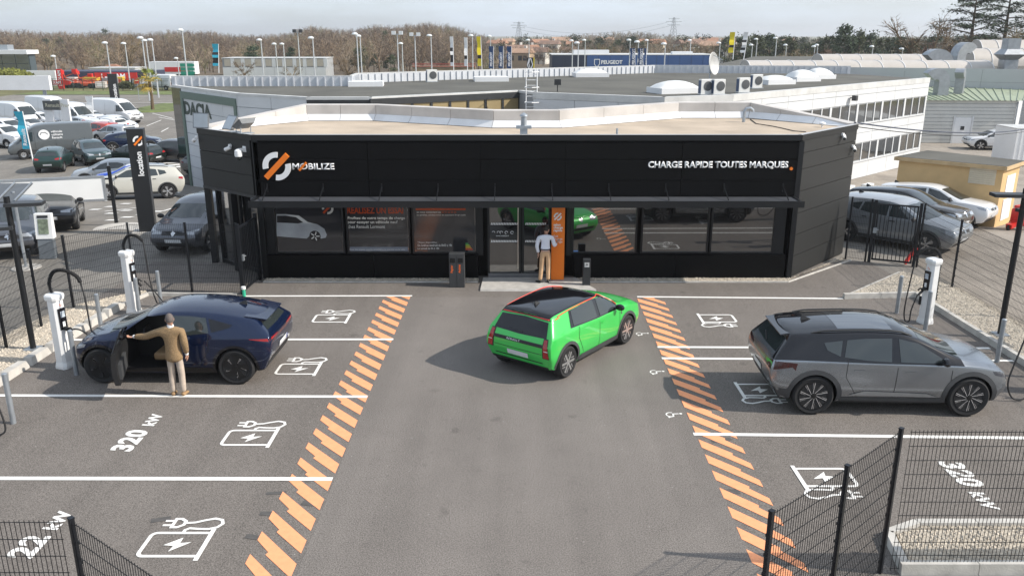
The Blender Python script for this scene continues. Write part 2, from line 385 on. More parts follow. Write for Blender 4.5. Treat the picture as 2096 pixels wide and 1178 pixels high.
island('gravel_island_left', [(-11.6, 12.2), (-10.35, 12.2), (-10.2, 17.0), (-10.05, 20.2), (-9.75, 21.2), (-9.9, 21.42), (-11.3, 20.0), (-11.6, 18.4)], 'pale gravel strip between left fence and kerb', 5200)
island('gravel_island_right', [(8.9, 20.98), (10.7, 21.1), (10.78, 19.5), (10.9, 12.4), (12.1, 12.4), (12.15, 21.6), (11.35, 23.25)], 'pale gravel strip between right fence and kerb', 6000)
island('gravel_island_front', [(5.2, 9.35), (5.3, 9.95), (5.75, 10.16), (9.0, 10.16), (9.0, 9.33)], 'gravel bed behind the front right fence', 1800)
island('gravel_strip_building', [(-7.0, 22.42), (-.95, 22.42), (-.95, 22.72), (-7.0, 22.72)], 'narrow gravel strip along the black building left of the door', 700, .02)
island('gravel_strip_building', [(1.85, 22.42), (7.7, 22.42), (10.2, 25.0), (10.35, 25.0), (7.98, 22.74), (1.85, 22.74)], 'narrow gravel strip along the black building right of the door', 900, .02)
kerb('kerb_left', [(-10.3, 12.2), (-10.18, 17.0), (-10.0, 20.15)], 'heavy bevelled concrete kerb stones at the left chargers', .85, .24, .16, .1)
kerb('kerb_back_left', [(-10.0, 20.15), (-9.72, 21.17), (-7.3, 21.05)], 'low pale kerb under the back left fence', 1.0, .1, .08)
kerb('kerb_right', [(8.75, 20.9), (10.72, 21.03), (10.76, 19.5), (10.86, 12.4)], 'concrete kerb around the right gravel strip', 1.0, .14, .13)
kerb('kerb_right_back', [(8.75, 20.9), (11.3, 23.28)], 'pale kerb slanting from right bay line to gate', 1.0, .1, .05)
kerb('kerb_front_right', [(5.1, 9.3), (5.2, 9.98), (5.7, 10.22), (9.0, 10.22)], 'rounded concrete kerb behind the front right fence', .8, .14, .12)
kerb('kerb_front_edge', [(5.0, 9.2), (9.0, 9.2)], 'weathered low concrete edging under the front right fence', 1.0, .12, .16)
kerb('kerb_facade', [(-7.0, 22.37), (-.95, 22.37)], 'thin concrete edging along facade, left of the doors', 1.0, .06, .03)
kerb('kerb_facade', [(1.85, 22.37), (7.75, 22.37), (10.45, 24.75)], 'thin concrete edging along facade, right of the doors', 1.0, .06, .03)
tag(MB().prism([(-.86, 21.52), (2.3, 21.52), (1.8, 22.72), (-.82, 22.72)], -.03, .045, top=[(-.86, 21.56), (2.28, 21.56), (1.8, 22.72), (-.82, 22.72)]).build('door_step', CONC), 'pale concrete ramp in front of the glass doors', 'step')
sheet('verge_bottom_right', (4.6, 9.0), (8.2, 9.1), mat('dry_verge', (.22, .19, .12), .95, 0, .5, 14, .8, 40), .012, label='grass edge at the bottom right corner')
YARD = asphalt('dusty_yard_asphalt', (.30, .265, .225), .25, .2)
sheet('yard_right', (12.3, 60), (10, 28, 50, 75), YARD, -.006)
for i, (px, py) in enumerate(((566, 1008), (548, 1050), (518, 1098), (800, 660), (640, 1030), (330, 1062), (1478, 900), (1500, 1005))):
    p = Zp(px, py); mb = MB(); w_, h_ = random.uniform(.1, .24), random.uniform(.04, .07); mb.flat([(-w_, -h_), (w_, -h_*.8), (w_*.95, h_), (-w_*1.05, h_*.9)])
    tag(mb.build('tar_patch', MATS.get('tar') or mat('tar', (.085, .08, .076), .9, 0, .2, 8), loc=(p.x, p.y, .0015), rotz=random.uniform(-.3, .3)), 'small dark tar mark on the asphalt, %s' % ('beside the left stripes, third from the bottom', 'beside the left stripes, second from the bottom', 'beside the left stripes, lowest', 'near the top of the left stripes', 'right of the left stripes', 'above the large left charger symbol', 'right of the right stripes, upper', 'right of the right stripes, lower', 'left of the nearest left bay line', 'in the middle of the lane')[i], 'tar mark', 'tar marks on the asphalt')
# ================================================================= BLACK CHARGING STATION BUILDING
FY = 22.73
FL, FR, RB, LB = Vector((-7.06, FY)), Vector((7.86, FY)), Vector((10.5, 25.55)), Vector((-9.18, 24.5))
BACK = [RB, Vector((8.05, 28.5)), Vector((5.5, 28.5)), Vector((1.35, 25.5)), Vector((-.5, 25.5)), Vector((-4.35, 27.6)), Vector((-6.75, 27.6)), LB]
bld = thing('charging_station', 'low black clad charging station building with angled corners and flat roof', 'building', (0, FY, 0))
IB = Matrix.Translation((0, -FY, 0))
def bpart(mb, name, m, parent=None, smooth=False, rel=True):
    if rel: mb.v = [(x, y-FY, z) for x, y, z in mb.v]
    return mb.build(name, m, parent or bld, smooth)
def inset(poly, d):
    n = len(poly); out = []
    for i in range(n):
        a, b, c = poly[i-1], poly[i], poly[(i+1) % n]
        n1 = Vector((-(b-a).y, (b-a).x)).normalized(); n2 = Vector((-(c-b).y, (c-b).x)).normalized()
        k = (n1+n2).normalized(); out.append(b+k*(d/max(.4, k.dot(n1))))
    return out
OUT = [FL, FR]+BACK
bpart(MB().prism(inset(OUT, .05), 2.36, 3.93), 'core', BLACK)
LOW = [Vector((-6.9, 23.05)), Vector((7.7, 23.05)), Vector((7.86, FY+.05)), RB+Vector((-.02, .06))]+BACK[1:-1]+[LB+Vector((.35, .3)), Vector((-7.1, 23.05))]
bpart(MB().prism(inset(LOW, .03), -.1, 2.36), 'core_lower', BLACK)
RIN = inset(OUT, .07)
ROOFM = mat('roof_felt', (.42, .345, .265), .95, 0, .16, .9, .3, 12)
bpart(MB().prism(RIN, 3.93, 3.985), 'roof', ROOFM)
def wall_panels(a, b, us, zs, name='cladding_panel', th=.05, gap=.013, m=BLACK):
    d = (b-a); L = d.length; d = d/L; nrm = Vector((d.y, -d.x)); ang = math.atan2(d.y, d.x)
    for u0, u1 in zip(us[:-1], us[1:]):
        for z0, z1 in zip(zs[:-1], zs[1:]):
            mb = MB(); g = gap/2
            mb.box((0, 0, 0), (u1-u0-2*g, th, z1-z0-2*g))
            c = a+d*((u0+u1)/2)-nrm*(th/2)
            mb.build(name, m, bld, loc=(c.x, c.y-FY, (z0+z1)/2), rotz=ang)
ux = [0]+[Yp(x, 330, FY).x-FL.x for x in (753, 984, 1158, 1396)]+[FR.x-FL.x]
zj = [2.38, Yp(1000, 369, FY).z, Yp(1000, 326, FY).z, 3.86]
wall_panels(FL, FR, ux, zj)
wall_panels(LB, FL, [.02, (FL-LB).length-.12], [2.38, 2.92, 3.42, 3.9], m=mat('black_cladding_side', (.011, .0115, .0115), .55, 0, .08, .8))
SIDEM = MATS['black_cladding_side']
wall_panels(FR, RB, [.1, (RB-FR).length-.02], [.02, .62, 1.24, 1.86, 2.48, 3.1, 3.55, 3.9], m=SIDEM)
# corner posts and top capping
cap = MB()
for a, b in ((LB, FL), (FL, FR), (FR, RB)):
    d = (b-a).normalized(); n_ = Vector((d.y, -d.x)); A, B = a+n_*.02, b+n_*.02
    cap.slab([(A.x, A.y, 3.9), (B.x, B.y, 3.9), (B.x, B.y, 4.05), (A.x, A.y, 4.05)], (-n_.x*.16, -n_.y*.16, 0))
bpart(cap, 'capping', BLACKM)
edge = MB(); 
for a, b in ((LB, FL), (FL, FR), (FR, RB)):
    d = (b-a).normalized(); n_ = Vector((d.y, -d.x))
    edge.slab([(a.x, a.y, 4.053), (b.x, b.y, 4.053), (b.x-n_.x*.13, b.y-n_.y*.13, 4.053), (a.x-n_.x*.13, a.y-n_.y*.13, 4.053)], (0, 0, .006))
bpart(edge, 'edge_trim', mat('zinc_trim', (.5, .5, .5), .5, .3, .08, 2))
bpart(MB().box((FL.x+.05, FL.y+.1, 1.95), (.16, .2, 3.88)), 'corner_post', BLACKM); bpart(MB().box((FR.x+.02, FR.y+.06, 1.95), (.14, .14, 3.86)), 'corner_post', BLACKM)
bpart(MB().slab([(LB.x, LB.y, 2.3), (FL.x, FL.y, 2.3), (FL.x, FL.y, 2.38), (LB.x, LB.y, 2.38)], (.25, .25, 0)), 'soffit_trim', DARKG)
# rear parapet in pieces with flashing
PARA = mat('parapet_membrane', (.50, .475, .45), .8, 0, .14, 1.3)
FLASH = mat('white_flashing', (.72, .72, .72), .4, .15, .08, 2)
hz = {0: 4.1, len(BACK)-1: 4.1}
OF = inset(OUT, 1.0)[2:]; OF = [OF[i]-BACK[i] for i in range(len(BACK))]
for i in range(len(BACK)-1):
    a, b = BACK[i], BACK[i+1]; D = (b-a).length; n = max(1, round(D/1.5)); d = (b-a)/D; nin = Vector((-d.y, d.x))
    for k in range(n):
        t0, t1 = k/n, (k+1)/n
        h0 = hz.get(i, 4.5)+(hz.get(i+1, 4.5)-hz.get(i, 4.5))*t0; h1 = hz.get(i, 4.5)+(hz.get(i+1, 4.5)-hz.get(i, 4.5))*t1
        p, q = a+d*(D*t0+.006), a+d*(D*t1-.006); m0, m1 = OF[i].lerp(OF[i+1], t0) if k == 0 else nin, OF[i].lerp(OF[i+1], t1) if k == n-1 else nin
        mb = MB(); o, oq = m0*.22, m1*.22
        mb.add([(p.x, p.y, 3.6), (q.x, q.y, 3.6), (q.x, q.y, h1), (p.x, p.y, h0), (p.x+o.x, p.y+o.y, 3.95), (q.x+oq.x, q.y+oq.y, 3.95), (q.x+oq.x, q.y+oq.y, h1-.02), (p.x+o.x, p.y+o.y, h0-.02)],
               [(0, 1, 2, 3), (5, 4, 7, 6), (3, 2, 6, 7), (0, 3, 7, 4), (1, 5, 6, 2), (0, 4, 5, 1)])
        bpart(mb, 'parapet_panel', PARA)
        mb = MB(); o1, o2, r1, r2 = m0*.225, m0*.42, m1*.225, m1*.42
        mb.add([(p.x+o1.x, p.y+o1.y, 4.19 if h0 > 4.2 else 4.02), (q.x+r1.x, q.y+r1.y, 4.19 if h1 > 4.2 else 4.02), (q.x+r2.x, q.y+r2.y, 4.0), (p.x+o2.x, p.y+o2.y, 4.0)], [(0, 1, 2, 3)])
        bpart(mb, 'flashing', FLASH)
# ---- canopy
can = bpart(MB().box((.38, 22.28, 2.345), (14.75, .82, .04)), 'canopy', mat('canopy_deck', (.07, .075, .085), .5, .2, .12, 1.5))
MB().box((.38, 21.87-FY, 2.315), (14.85, .07, .17)).box((-6.98, 22.28-FY, 2.32), (.06, .8, .14)).box((7.75, 22.28-FY, 2.32), (.06, .8, .14)).build('canopy_fascia', BLACKM, can)
for px in (545, 660, 780, 896, 1013, 1130, 1247, 1364, 1484, 1605):
    x = Yp(px, 400, 22.5).x
    MB().bar((x, 22.68-FY, 2.66), (x, 22.1-FY, 2.39), .02, .03).bar((x, 22.66-FY, 2.5), (x, 22.66-FY, 2.74), .02, .03).build('bracket', BLACKM, can)
# ---- plinth and windows
for u0, u1 in ((-6.98, Yp(766, 545, FY).x), (Yp(766, 545, FY).x, -.95), (1.75, Yp(1382, 545, FY).x), (Yp(1382, 545, FY).x, 7.74)):
    bpart(MB().box(((u0+u1)/2, FY+.13, .36), (u1-u0-.014, .26, .66)), 'plinth_panel', BLACK)
GLASS.node_tree.nodes['Principled BSDF'].inputs['IOR'].default_value = 1.95
GLASS.node_tree.nodes['Principled BSDF'].inputs['Base Color'].default_value = (.012, .012, .013, 1)
def pane(x0, x1, z0, z1, y, name='window', fr=.05):
    w_ = bpart(MB().box(((x0+x1)/2, y+.01, (z0+z1)/2), (x1-x0, .016, z1-z0)), name, GLASS)
    f = MB()
    for (cx, cz, sx, sz) in (((x0+x1)/2, z0-fr/2, x1-x0+2*fr, fr), ((x0+x1)/2, z1+fr/2, x1-x0+2*fr, fr), (x0-fr/2, (z0+z1)/2, fr, z1-z0), (x1+fr/2, (z0+z1)/2, fr, z1-z0)):
        f.box((cx, y-FY+.0, cz), (sx, .07, sz))
    f.build('frame', BLACKM, w_); return w_
WY = 22.86; PANES = [(-6.64, -4.78), (-4.61, -2.92), (-2.76, -1.03), (1.74, 3.48), (3.69, 5.5), (5.64, 7.36)]
for i, (a, b) in enumerate(PANES): pane(a, b, .76, 2.26, WY)
for x_, w_ in ((-6.83, .26), (-.9, .16), (7.55, .28), (1.61, .15)): bpart(MB().box((x_, WY+.03, 1.5), (w_, .1, 1.7)), 'window_pier', BLACKM)
bpart(MB().box((.38, WY+.02, 2.31), (14.7, .1, .08)), 'window_head', BLACKM)
for a, b in ((-.63, .2), (.34, 1.02)):
    w_ = pane(a, b, .16, 2.26, 22.80, 'glass_door', .06)
    z_ = MB()
    for zz in (1.55, 1.05):
        for k in range(int((b-a-.06)/.045)):
            x = a+.03+k*.045; z_.add([(x, 22.797-FY, zz), (x+.025, 22.797-FY, zz), (x+.045, 22.797-FY, zz+.06), (x+.02, 22.797-FY, zz+.06)], [(0, 1, 2, 3)])
    z_.build('door_stripe', WPRINT, w_)
    if a < 0:
        MB().tube([(b-.03, 22.72-FY, .3), (b-.03, 22.72-FY, 2.2)], .016, 8).build('handle', mat('brushed_steel', (.62, .6, .56), .3, .9, .05), w_)
        ic = MB()
        for k, x in enumerate((-.52, -.38, -.3, -.16, .0)): ic.strip([(x+.04*math.cos(t*.7), 1.33+.04*math.sin(t*.7)) for t in range(5+k)], .01)
        ic.v = [(x, 22.7965-FY, y) for x, y, z in ic.v]; ic.build('door_icons', WPRINT, w_)
        link('lettering', text_me('www.mobilize.fr', .055), WPRINT, w_, mtx=face_mtx((-.45, 22.7965-FY, 1.22), (0, -1, 0)))
bpart(MB().box((.2, 22.86, .08), (1.75, .2, .14)), 'threshold', mat('threshold_steel', (.2, .2, .21), .4, .6, .1, 4))
# left recessed glazing under the chamfer
for t0, t1 in ((.1, .42), (.52, .9)):
    a, b = LB+(FL-LB)*t0+Vector((.18, .2)), LB+(FL-LB)*t1+Vector((.18, .2)); d = b-a; n_ = Vector((d.y, -d.x)).normalized()
    g = bpart(MB().slab([(a.x, a.y, .12), (b.x, b.y, .12), (b.x, b.y, 2.25), (a.x, a.y, 2.25)], (-n_.x*.02, -n_.y*.02, 0)), 'window', GLASS)
    f = MB()
    for p in (a, b): f.box((p.x, p.y-FY, 1.18), (.09, .09, 2.36), math.atan2(d.y, d.x))
    f.bar((a.x, a.y-FY, .07), (b.x, b.y-FY, .07), .1, .1); f.build('frame', BLACKM, g)
bpart(MB().box((LB.x+.12, LB.y+.05, 1.15), (.18, .18, 2.3)).box(((LB.x+FL.x)/2+.06, (LB.y+FL.y)/2, 1.15), (.16, .16, 2.3), -.7), 'corner_column', BLACKM)
# ---- signs
def on_wall(name, me, m, x, y, z, parent=None): return link(name, me, m, parent or bld, mtx=face_mtx((x, y-FY, z), (0, -1, 0)))
def fit_text(s, x0, x1, z0, z1, y, m, parent, extrude=.015, offset=.012, name='lettering'):
    me = text_me(s, 1.0, 0, offset); xs = [v.co.x for v in me.vertices]; ys = [v.co.y for v in me.vertices]
    sx, sy = (x1-x0)/(max(xs)-min(xs)), (z1-z0)/(max(ys)-min(ys)); mx_, my_ = min(xs), min(ys)
    bm = bmesh.new(); bm.from_mesh(me)
    for v in bm.verts: v.co = Vector(((v.co.x-mx_)*sx, (v.co.y-my_)*sy, 0))
    if extrude > 0:
        r = bmesh.ops.extrude_face_region(bm, geom=bm.faces[:]); 
        for v in r['geom']:
            if isinstance(v, bmesh.types.BMVert): v.co.z += extrude
    bm.to_mesh(me); bm.free()
    return link(name, me, m, parent, mtx=face_mtx((x0, y-FY, z0), (0, -1, 0)))
LIT = mat('sign_white', (.8, .8, .8), .4, 0, .02, 3)
sy = FY-.004; lc = Yp(567, 340, FY)
for mb in logo_arcs(.385, .04): on_wall('logo_arc', mb.mesh('logo_arc'), LIT, lc.x, sy, lc.z)
mb = MB(); logo_bar(mb, .385, 0, .055); on_wall('logo_bar', mb.mesh('logo_bar'), ORANGE, lc.x, sy, lc.z)
a, b = Yp(599, 347, FY), Yp(684, 334, FY)
s1 = fit_text('MOBILIZE', a.x, b.x, a.z, b.z, sy, LIT, bld, .008, .022)
mb = MB(); mb.prism([(-.12, -.085), (-.08, -.125), (.12, .085), (.08, .125)], 0, .045); on_wall('letter_slash', mb.mesh('letter_slash'), ORANGE, Yp(620, 340, FY).x, sy, (a.z+b.z)/2)
a, b = Yp(1326, 346, FY), Yp(1614, 330, FY)
fit_text('CHARGE RAPIDE TOUTES MARQUES', a.x, b.x, a.z, b.z, sy, LIT, bld, .008, .034)
q = Yp(1619, 345, FY); mb = MB(); mb.prism([(.045*math.cos(t*.628), .045*math.sin(t*.628)) for t in range(10)], 0, .03); on_wall('sign_dot', mb.mesh('sign_dot'), ORANGE, q.x, sy, q.z)
# ---- window prints (flat films on the glass)
FILM = mat('poster_film', (.03, .03, .033), .08, 0, .05, 3, spec=.8); FILM2 = mat('poster_film_pale', (.16, .18, .22), .1, 0, .05, 3)
CARW = mat('poster_car_white', (.34, .36, .38), .1, 0, .2, 2); CARD = mat('poster_car_dark', (.02, .02, .022), .1, 0, .1)
DIMW = mat('poster_white', (.55, .55, .53), .2, 0, .02); DIMO = mat('poster_orange', (.42, .06, .015), .2, 0, .05)
def film(poly, y, m, parent=None): return bpart(MB().slab([(x, y, z) for x, z in poly], (0, .001, 0)), 'film_print', m, parent)
def pxf(px, py): q_ = Yp(px, py, WY); return (q_.x, q_.z)
py_ = WY-.006
p1 = film([(-6.62, .78), (-4.8, .78), (-4.8, 2.24), (-6.62, 2.24)], py_, FILM)
film([pxf(*q_) for q_ in ((566, 438), (585, 438), (612, 441), (630, 454), (650, 459), (664, 468), (669, 480), (667, 486), (657, 488), (640, 476), (628, 488), (566, 483))], py_-.002, CARW)
film([pxf(*q_) for q_ in ((567, 441), (585, 441), (606, 444), (621, 455), (610, 457), (567, 455))], py_-.004, CARD)
wh = MB(); c_ = pxf(645, 483); wh.prism([(.16*math.cos(t*.35), .16*math.sin(t*.35)) for t in range(18)], 0, .001); on_wall('film_wheel', wh.mesh('film_wheel'), CARD, c_[0], py_-.0045, c_[1])
sp = MB()
for k in range(5): sp.strip([(.03*math.cos(k*1.257), .03*math.sin(k*1.257)), (.13*math.cos(k*1.257), .13*math.sin(k*1.257))], .03)
on_wall('film_spokes', sp.mesh('film_spokes'), DIMW, c_[0], py_-.007, c_[1])
mb = MB(); logo_ring(mb, .16, 0, .001); c_ = pxf(671, 428); on_wall('film_logo', mb.mesh('film_logo'), DIMW, c_[0], py_-.003, c_[1]+.02)
mb = MB(); logo_bar(mb, .16, 0, .001); on_wall('film_logo_bar', mb.mesh('film_logo_bar'), DIMO, c_[0], py_-.005, c_[1]+.02)
film([(-4.6, .78), (-2.94, .78), (-2.94, 2.24), (-4.6, 2.24)], py_, FILM)
film([(-4.6, .78), (-2.94, .78), (-2.94, .9), (-4.6, .9)], py_-.003, FILM2)
film([(-2.75, .78), (-1.05, .78), (-1.05, 2.24), (-2.75, 2.24)], py_, FILM)
def pt(s, x0, y0, x1, y1, m=DIMW, off=.012):
    a_, b_ = pxf(x0, y0), pxf(x1, y1); return fit_text(s, a_[0], b_[0], a_[1], b_[1], py_-.004, m, bld, 0, off)
pt('RÉALISEZ UN ESSAI', 711, 437, 825, 420, DIMO, .03)
pt('Profitez de votre temps de charge', 712, 450, 829, 443); pt('pour essayer un véhicule neuf', 712, 459, 814, 451); pt('chez Renault Lormont', 712, 467, 788, 460)
pt('Pour les trajets courts, privilégiez la marche ou le vélo', 716, 512, 829, 509)
film([pxf(851, 430), pxf(953, 430), pxf(953, 426), pxf(851, 426)], py_-.004, DIMO)
pt('en nous contactant au', 853, 436, 902, 432); pt('05 57 00 00 00', 904, 436, 934, 432, DIMO); pt('ou prenez rendez-vous en scannant le qr code', 853, 442, 953, 438)
pt('*Essais disponibles :', 855, 498, 897, 494); pt('Du lundi au vendredi de 8h00 à 19h', 855, 504, 925, 499); pt('Le samedi de 9h à 18h', 855, 510, 899, 506)
for k, c in enumerate(((.05, .3, .08), (.25, .42, .05), (.55, .45, .04), (.55, .22, .03), (.5, .06, .03))):
    a_ = pxf(953, 497+k*3); film([(a_[0], a_[1]-.03), (a_[0]+.08+.03*k, a_[1]-.03), (a_[0]+.08+.03*k, a_[1]), (a_[0], a_[1])], py_-.004, mat('energy_band_%d' % k, c, .4, 0, 0))
film([pxf(1172, 518), pxf(1183, 518), pxf(1183, 512), pxf(1172, 512)], py_-.004, mat('blue_sticker', (.15, .3, .6), .4, 0, 0))
# ---- orange entrance panel
op = tag(MB().box((1.28, 22.56, 1.16), (.36, .2, 2.22)).build('entrance_panel', ORANGE), 'tall orange sign panel beside the glass doors', 'sign')
def on_op(name, me, m, x, z): return link(name, me, m, op, mtx=face_mtx((x, 22.4565, z), (0, -1, 0)))
mb = MB(); logo_ring(mb, .11, 0, .003); on_op('logo_ring', mb.mesh('logo_ring'), LIT, 1.26, 1.86)
mb = MB(); logo_bar(mb, .11, 0, .003); on_op('logo_bar', mb.mesh('logo_bar'), LIT, 1.26, 1.86)
for k, s in enumerate(('salon', 'charge', 'rapide', '', 'fast', 'charge', 'lounge')):
    if s: on_op('lettering', text_me(s, .095, 0, .003 if k < 3 else 0), LIT, 1.15, 1.6-k*.08)
# ---- bin and card reader
bn = thing('recycling_bin', 'tall dark grey two slot bin against the black building', 'bin', (-1.51, 22.02, 0))
link('body', bevel_box((.42, .32, .95), .012), mat('bin_grey', (.055, .057, .06), .5, .2, .1, 3), bn, loc=(0, 0, .475))
for s, x, t in ((-1, -.11, 'Papier'), (1, .1, 'Autres')):
    MB().box((x, -.162, .77), (.14, .01, .13)).build('slot', mat('slot_black', (.004, .004, .004), .9, 0, 0), bn)
    link('lettering', text_me(t, .085, 0, .003), OPRINT, bn, mtx=Matrix.Translation((x+.0, -.163, .42)) @ face_mtx((0, 0, 0), (0, -1, 0)) @ Matrix.Rotation(math.pi/2, 4, 'Z'))
MB().box((0, -.161, .45), (.008, .006, .86)).build('door_gap', RUBBER, bn)
rd = thing('badge_reader', 'short dark post with a pale reader panel right of the doors', 'post', (2.05, 22.0, 0))
link('body', bevel_box((.21, .16, .78), .01), DARKG, rd, loc=(0, 0, .39))
MB().box((0, -.082, .63), (.13, .008, .13)).build('panel', mat('reader_panel', (.55, .55, .54), .4, 0, .1, 20), rd)
MB().tube([(0, -.086, .64), (0, -.096, .64)], .022, 10).build('button', DARKG, rd)
# ---- wall cameras, floodlights and roof fittings
def bullet_cam(loc, nrm, label, dome=False):
    n_ = Vector(nrm).normalized(); e = thing('security_camera', label, 'camera', loc, math.atan2(n_.y, n_.x)-math.pi/2*0, 'white cameras on the black building')
    if dome:
        MB().box((.09, 0, .02), (.2, .06, .07)).box((.0, 0, .02), (.03, .14, .16)).build('arm', WHITEP, e)
        MB().lathe([(.05, .06), (.1, .02), (.11, -.08), (.105, -.14)], 16, c=(.2, 0, -.02)).build('housing', WHITEP, e, True)
        MB().lathe([(.09, -.14), (.085, -.19), (.05, -.235), (.01, -.25)], 16, c=(.2, 0, -.02)).build('dome', TINT, e, True)
    else:
        MB().tube([(0, 0, .06), (.06, 0, .06)], .05, 12).tube([(.05, 0, .05), (.09, 0, 0)], .025, 8).build('bracket', WHITEP, e, True)
        MB().tube([(.05, .05, .02), (.13, -.1, -.05)], [.05, .055], 12).build('housing', WHITEP, e, True)
        MB().tube([(.13, -.1, -.05), (.135, -.112, -.055)], .045, 12).build('lens', TINT, e)
ln = Vector((-(FL-LB).y, (FL-LB).x)).normalized()*-1; ln3 = Vector(((FL-LB).y, -(FL-LB).x, 0)).normalized()
def lwall(t, z): p = LB+(FL-LB)*t; return (p.x+ln3.x*.005, p.y+ln3.y*.005, z)
bullet_cam(lwall(.86, 3.62), ln3, 'white dome camera on an arm at the left corner of the building', True)
bullet_cam(lwall(.62, 3.62), ln3, 'small white bullet camera beside the dome camera')
bullet_cam((LB.x-.02, LB.y+.0, 3.72), (-1, -.2, 0), 'white bullet camera at the far left edge of the building')
rn3 = Vector(((RB-FR).y, -(RB-FR).x, 0)).normalized()
def rwall(t, z): p = FR+(RB-FR)*t; return (p.x+rn3.x*.005, p.y+rn3.y*.005, z)
bullet_cam(rwall(.7, 3.78), rn3, 'white bullet camera high on the right wall of the building')
bullet_cam(rwall(.93, 3.35), rn3, 'white bullet camera at the right end of the building')
def flood(loc, rz, tilt, label, dish=False):
    e = thing('floodlight', label, 'floodlight', loc, rz, 'floodlights on the station roof')
    MB().bar((0, -.16, 0), (0, -.16, .16), .02).bar((0, .16, 0), (0, .16, .16), .02).box((0, 0, .008), (.3, .36, .016)).build('bracket', GREYM, e)
    T = Matrix.Translation((0, 0, .2)) @ Matrix.Rotation(tilt, 4, 'Y')
    m_ = MB(); m_.prism([(-.16, -.2), (.16, -.2), (.16, .2), (-.16, .2)], 0, .12, top=[(-.22, -.27), (.22, -.27), (.22, .27), (-.22, .27)]); m_.v = [tuple(T @ Vector(v)) for v in m_.v]; m_.build('housing', mat('floodlight_grey', (.2, .21, .22), .45, .3, .1), e)
    m_ = MB().box((0, 0, .122), (.38, .48, .006)); m_.v = [tuple(T @ Vector(v)) for v in m_.v]; m_.build('lens', mat('floodlight_glass', (.45, .48, .5), .1, 0, .05), e)
flood((-7.3, 23.05, 4.06), 2.5, .55, 'grey floodlight tilted up on the left roof corner, nearer the facade'); flood((-7.75, 23.4, 4.06), 3.9, 1.0, 'grey floodlight beside it on the left roof corner')
flood((-8.95, 24.45, 4.06), 4.4, 1.4, 'white backed floodlight at the far left end of the roof edge')
# roof vent mast
q = Yp(1072, 271, 23.0); vm = thing('roof_vent', 'grey boxy vent with pipe on the roof above the doors', 'vent', (q.x, 23.0, 3.985))
MB().box((0, 0, .12), (.2, .2, .24)).box((0, 0, .25), (.42, .24, .07)).build('base', GREYM, vm); MB().tube([(0, 0, .28), (0, 0, .52)], .08, 12).build('pipe', GREYM, vm, True)
MB().lathe([(.11, .54), (.1, .58), (.01, .64)], 12).build('cowl', GREYM, vm, True)
q = Yp(1263, 272, 23.0); tag(MB().tube([(q.x, 23.0, 3.98), (q.x, 23.0, 4.2)], .03, 8).build('roof_pipe', GREYM), 'short grey pipe stub on the roof front edge', 'pipe')
q = Zp(1522, 250, 3.985); tag(MB().tube([(q.x, q.y, 3.985), (q.x, q.y, 4.3), (q.x+.06, q.y, 4.4), (q.x+.18, q.y, 4.42), (q.x+.26, q.y, 4.36), (q.x+.27, q.y, 4.3)], .05, 10).build('roof_pipe', GREYM, None, True), 'grey swan neck pipe on the right of the station roof', 'pipe')
cb = [Zp(x, y, 4.0) for x, y in ((1536, 244), (1548, 253), (1580, 258), (1600, 262), (1625, 268), (1650, 270))]
tag(MB().tube([(p.x, p.y, 4.0) for p in cb], .012, 6).build('roof_cable', RUBBER), 'thin black cable snaking over the station roof', 'cable')
q = Zp(1683, 256, 4.05); tag(MB().tube([(q.x, q.y, 3.98), (q.x, q.y, 4.08)], .03, 8).lathe([(.1, 4.08), (.09, 4.12), (.02, 4.15)], 12, c=(q.x, q.y, 0)).build('mushroom_vent', WHITE, None, True), 'small white mushroom vent on the right of the station roof', 'vent')
# ================================================================= FENCES
WIRE = mat('fence_wire', (.018, .02, .023), .5, .3, .05, 3)
POSTM = mat('fence_post_black', (.012, .014, .018), .42, .3, .08, 4)
PANELS = {}
def panel_mesh(L, h):
    k = (round(L, 2), h)
    if k not in PANELS:
        mb = MB(); n = max(2, round(L/.05)); t = .0055
        for i in range(n+1):
            x = .02+(L-.04)*i/n; mb.box((x, 0, h/2+.03), (t, t, h))
        for j in range(11):
            z = .06+(h-.06)*j/10; mb.box((L/2, .006, z), (L-.02, t, t*1.2))
        me = mb.mesh('wire_panel'); me.materials.append(WIRE); PANELS[k] = me
    return PANELS[k]
def fence(pts, label, h=1.88, group='black wire mesh fences', skip_posts=(), z0=0.0):
    e = thing('wire_fence', label, 'fence', (pts[0][0], pts[0][1], z0), 0, group); o = Vector((*pts[0], 0))
    pm = MB().box((0, 0, h/2+.02), (.052, .045, h+.06)).box((0, 0, h+.055), (.06, .052, .012)); 
    for j in range(8): pm.box((0, .028, .15+j*.23), (.03, .02, .035))
    pm = pm.mesh('post'); pm.materials.append(POSTM)
    for i, p in enumerate(pts):
        q = Vector((*p, 0))-o
        if i not in skip_posts: link('post', pm, None, e, loc=q, rotz=math.atan2(*(Vector(pts[min(i+1, len(pts)-1)])-Vector(pts[max(i-1, 0)])).yx) if len(pts) > 1 else 0)
        if i < len(pts)-1:
            d = Vector((*pts[i+1], 0))-Vector((*p, 0)); L = d.length-.07
            link('wire_panel', panel_mesh(L, h), None, e, loc=q+d.normalized()*.035, rotz=math.atan2(d.y, d.x))
    return e
P3 = Zp(260, 460, 1.88)
fence([(-11.4, 12.6), (-11.3, 15.1), (-11.12, 17.1), (-11.11, 18.5), (-11.06, 19.9), (P3.x, P3.y), (-8.61, 21.37), (-7.25, 21.3)], 'black wire mesh fence behind the left chargers')
fence([(12.12, 24.0), (12.0, 21.69), (11.98, 19.2), (11.98, 16.7), (12.0, 14.2), (12.0, 11.9)], 'black wire mesh fence behind the right chargers')
fence([(10.36, 24.95), (10.83, 24.62)], 'narrow black mesh panel between black building and right gate')
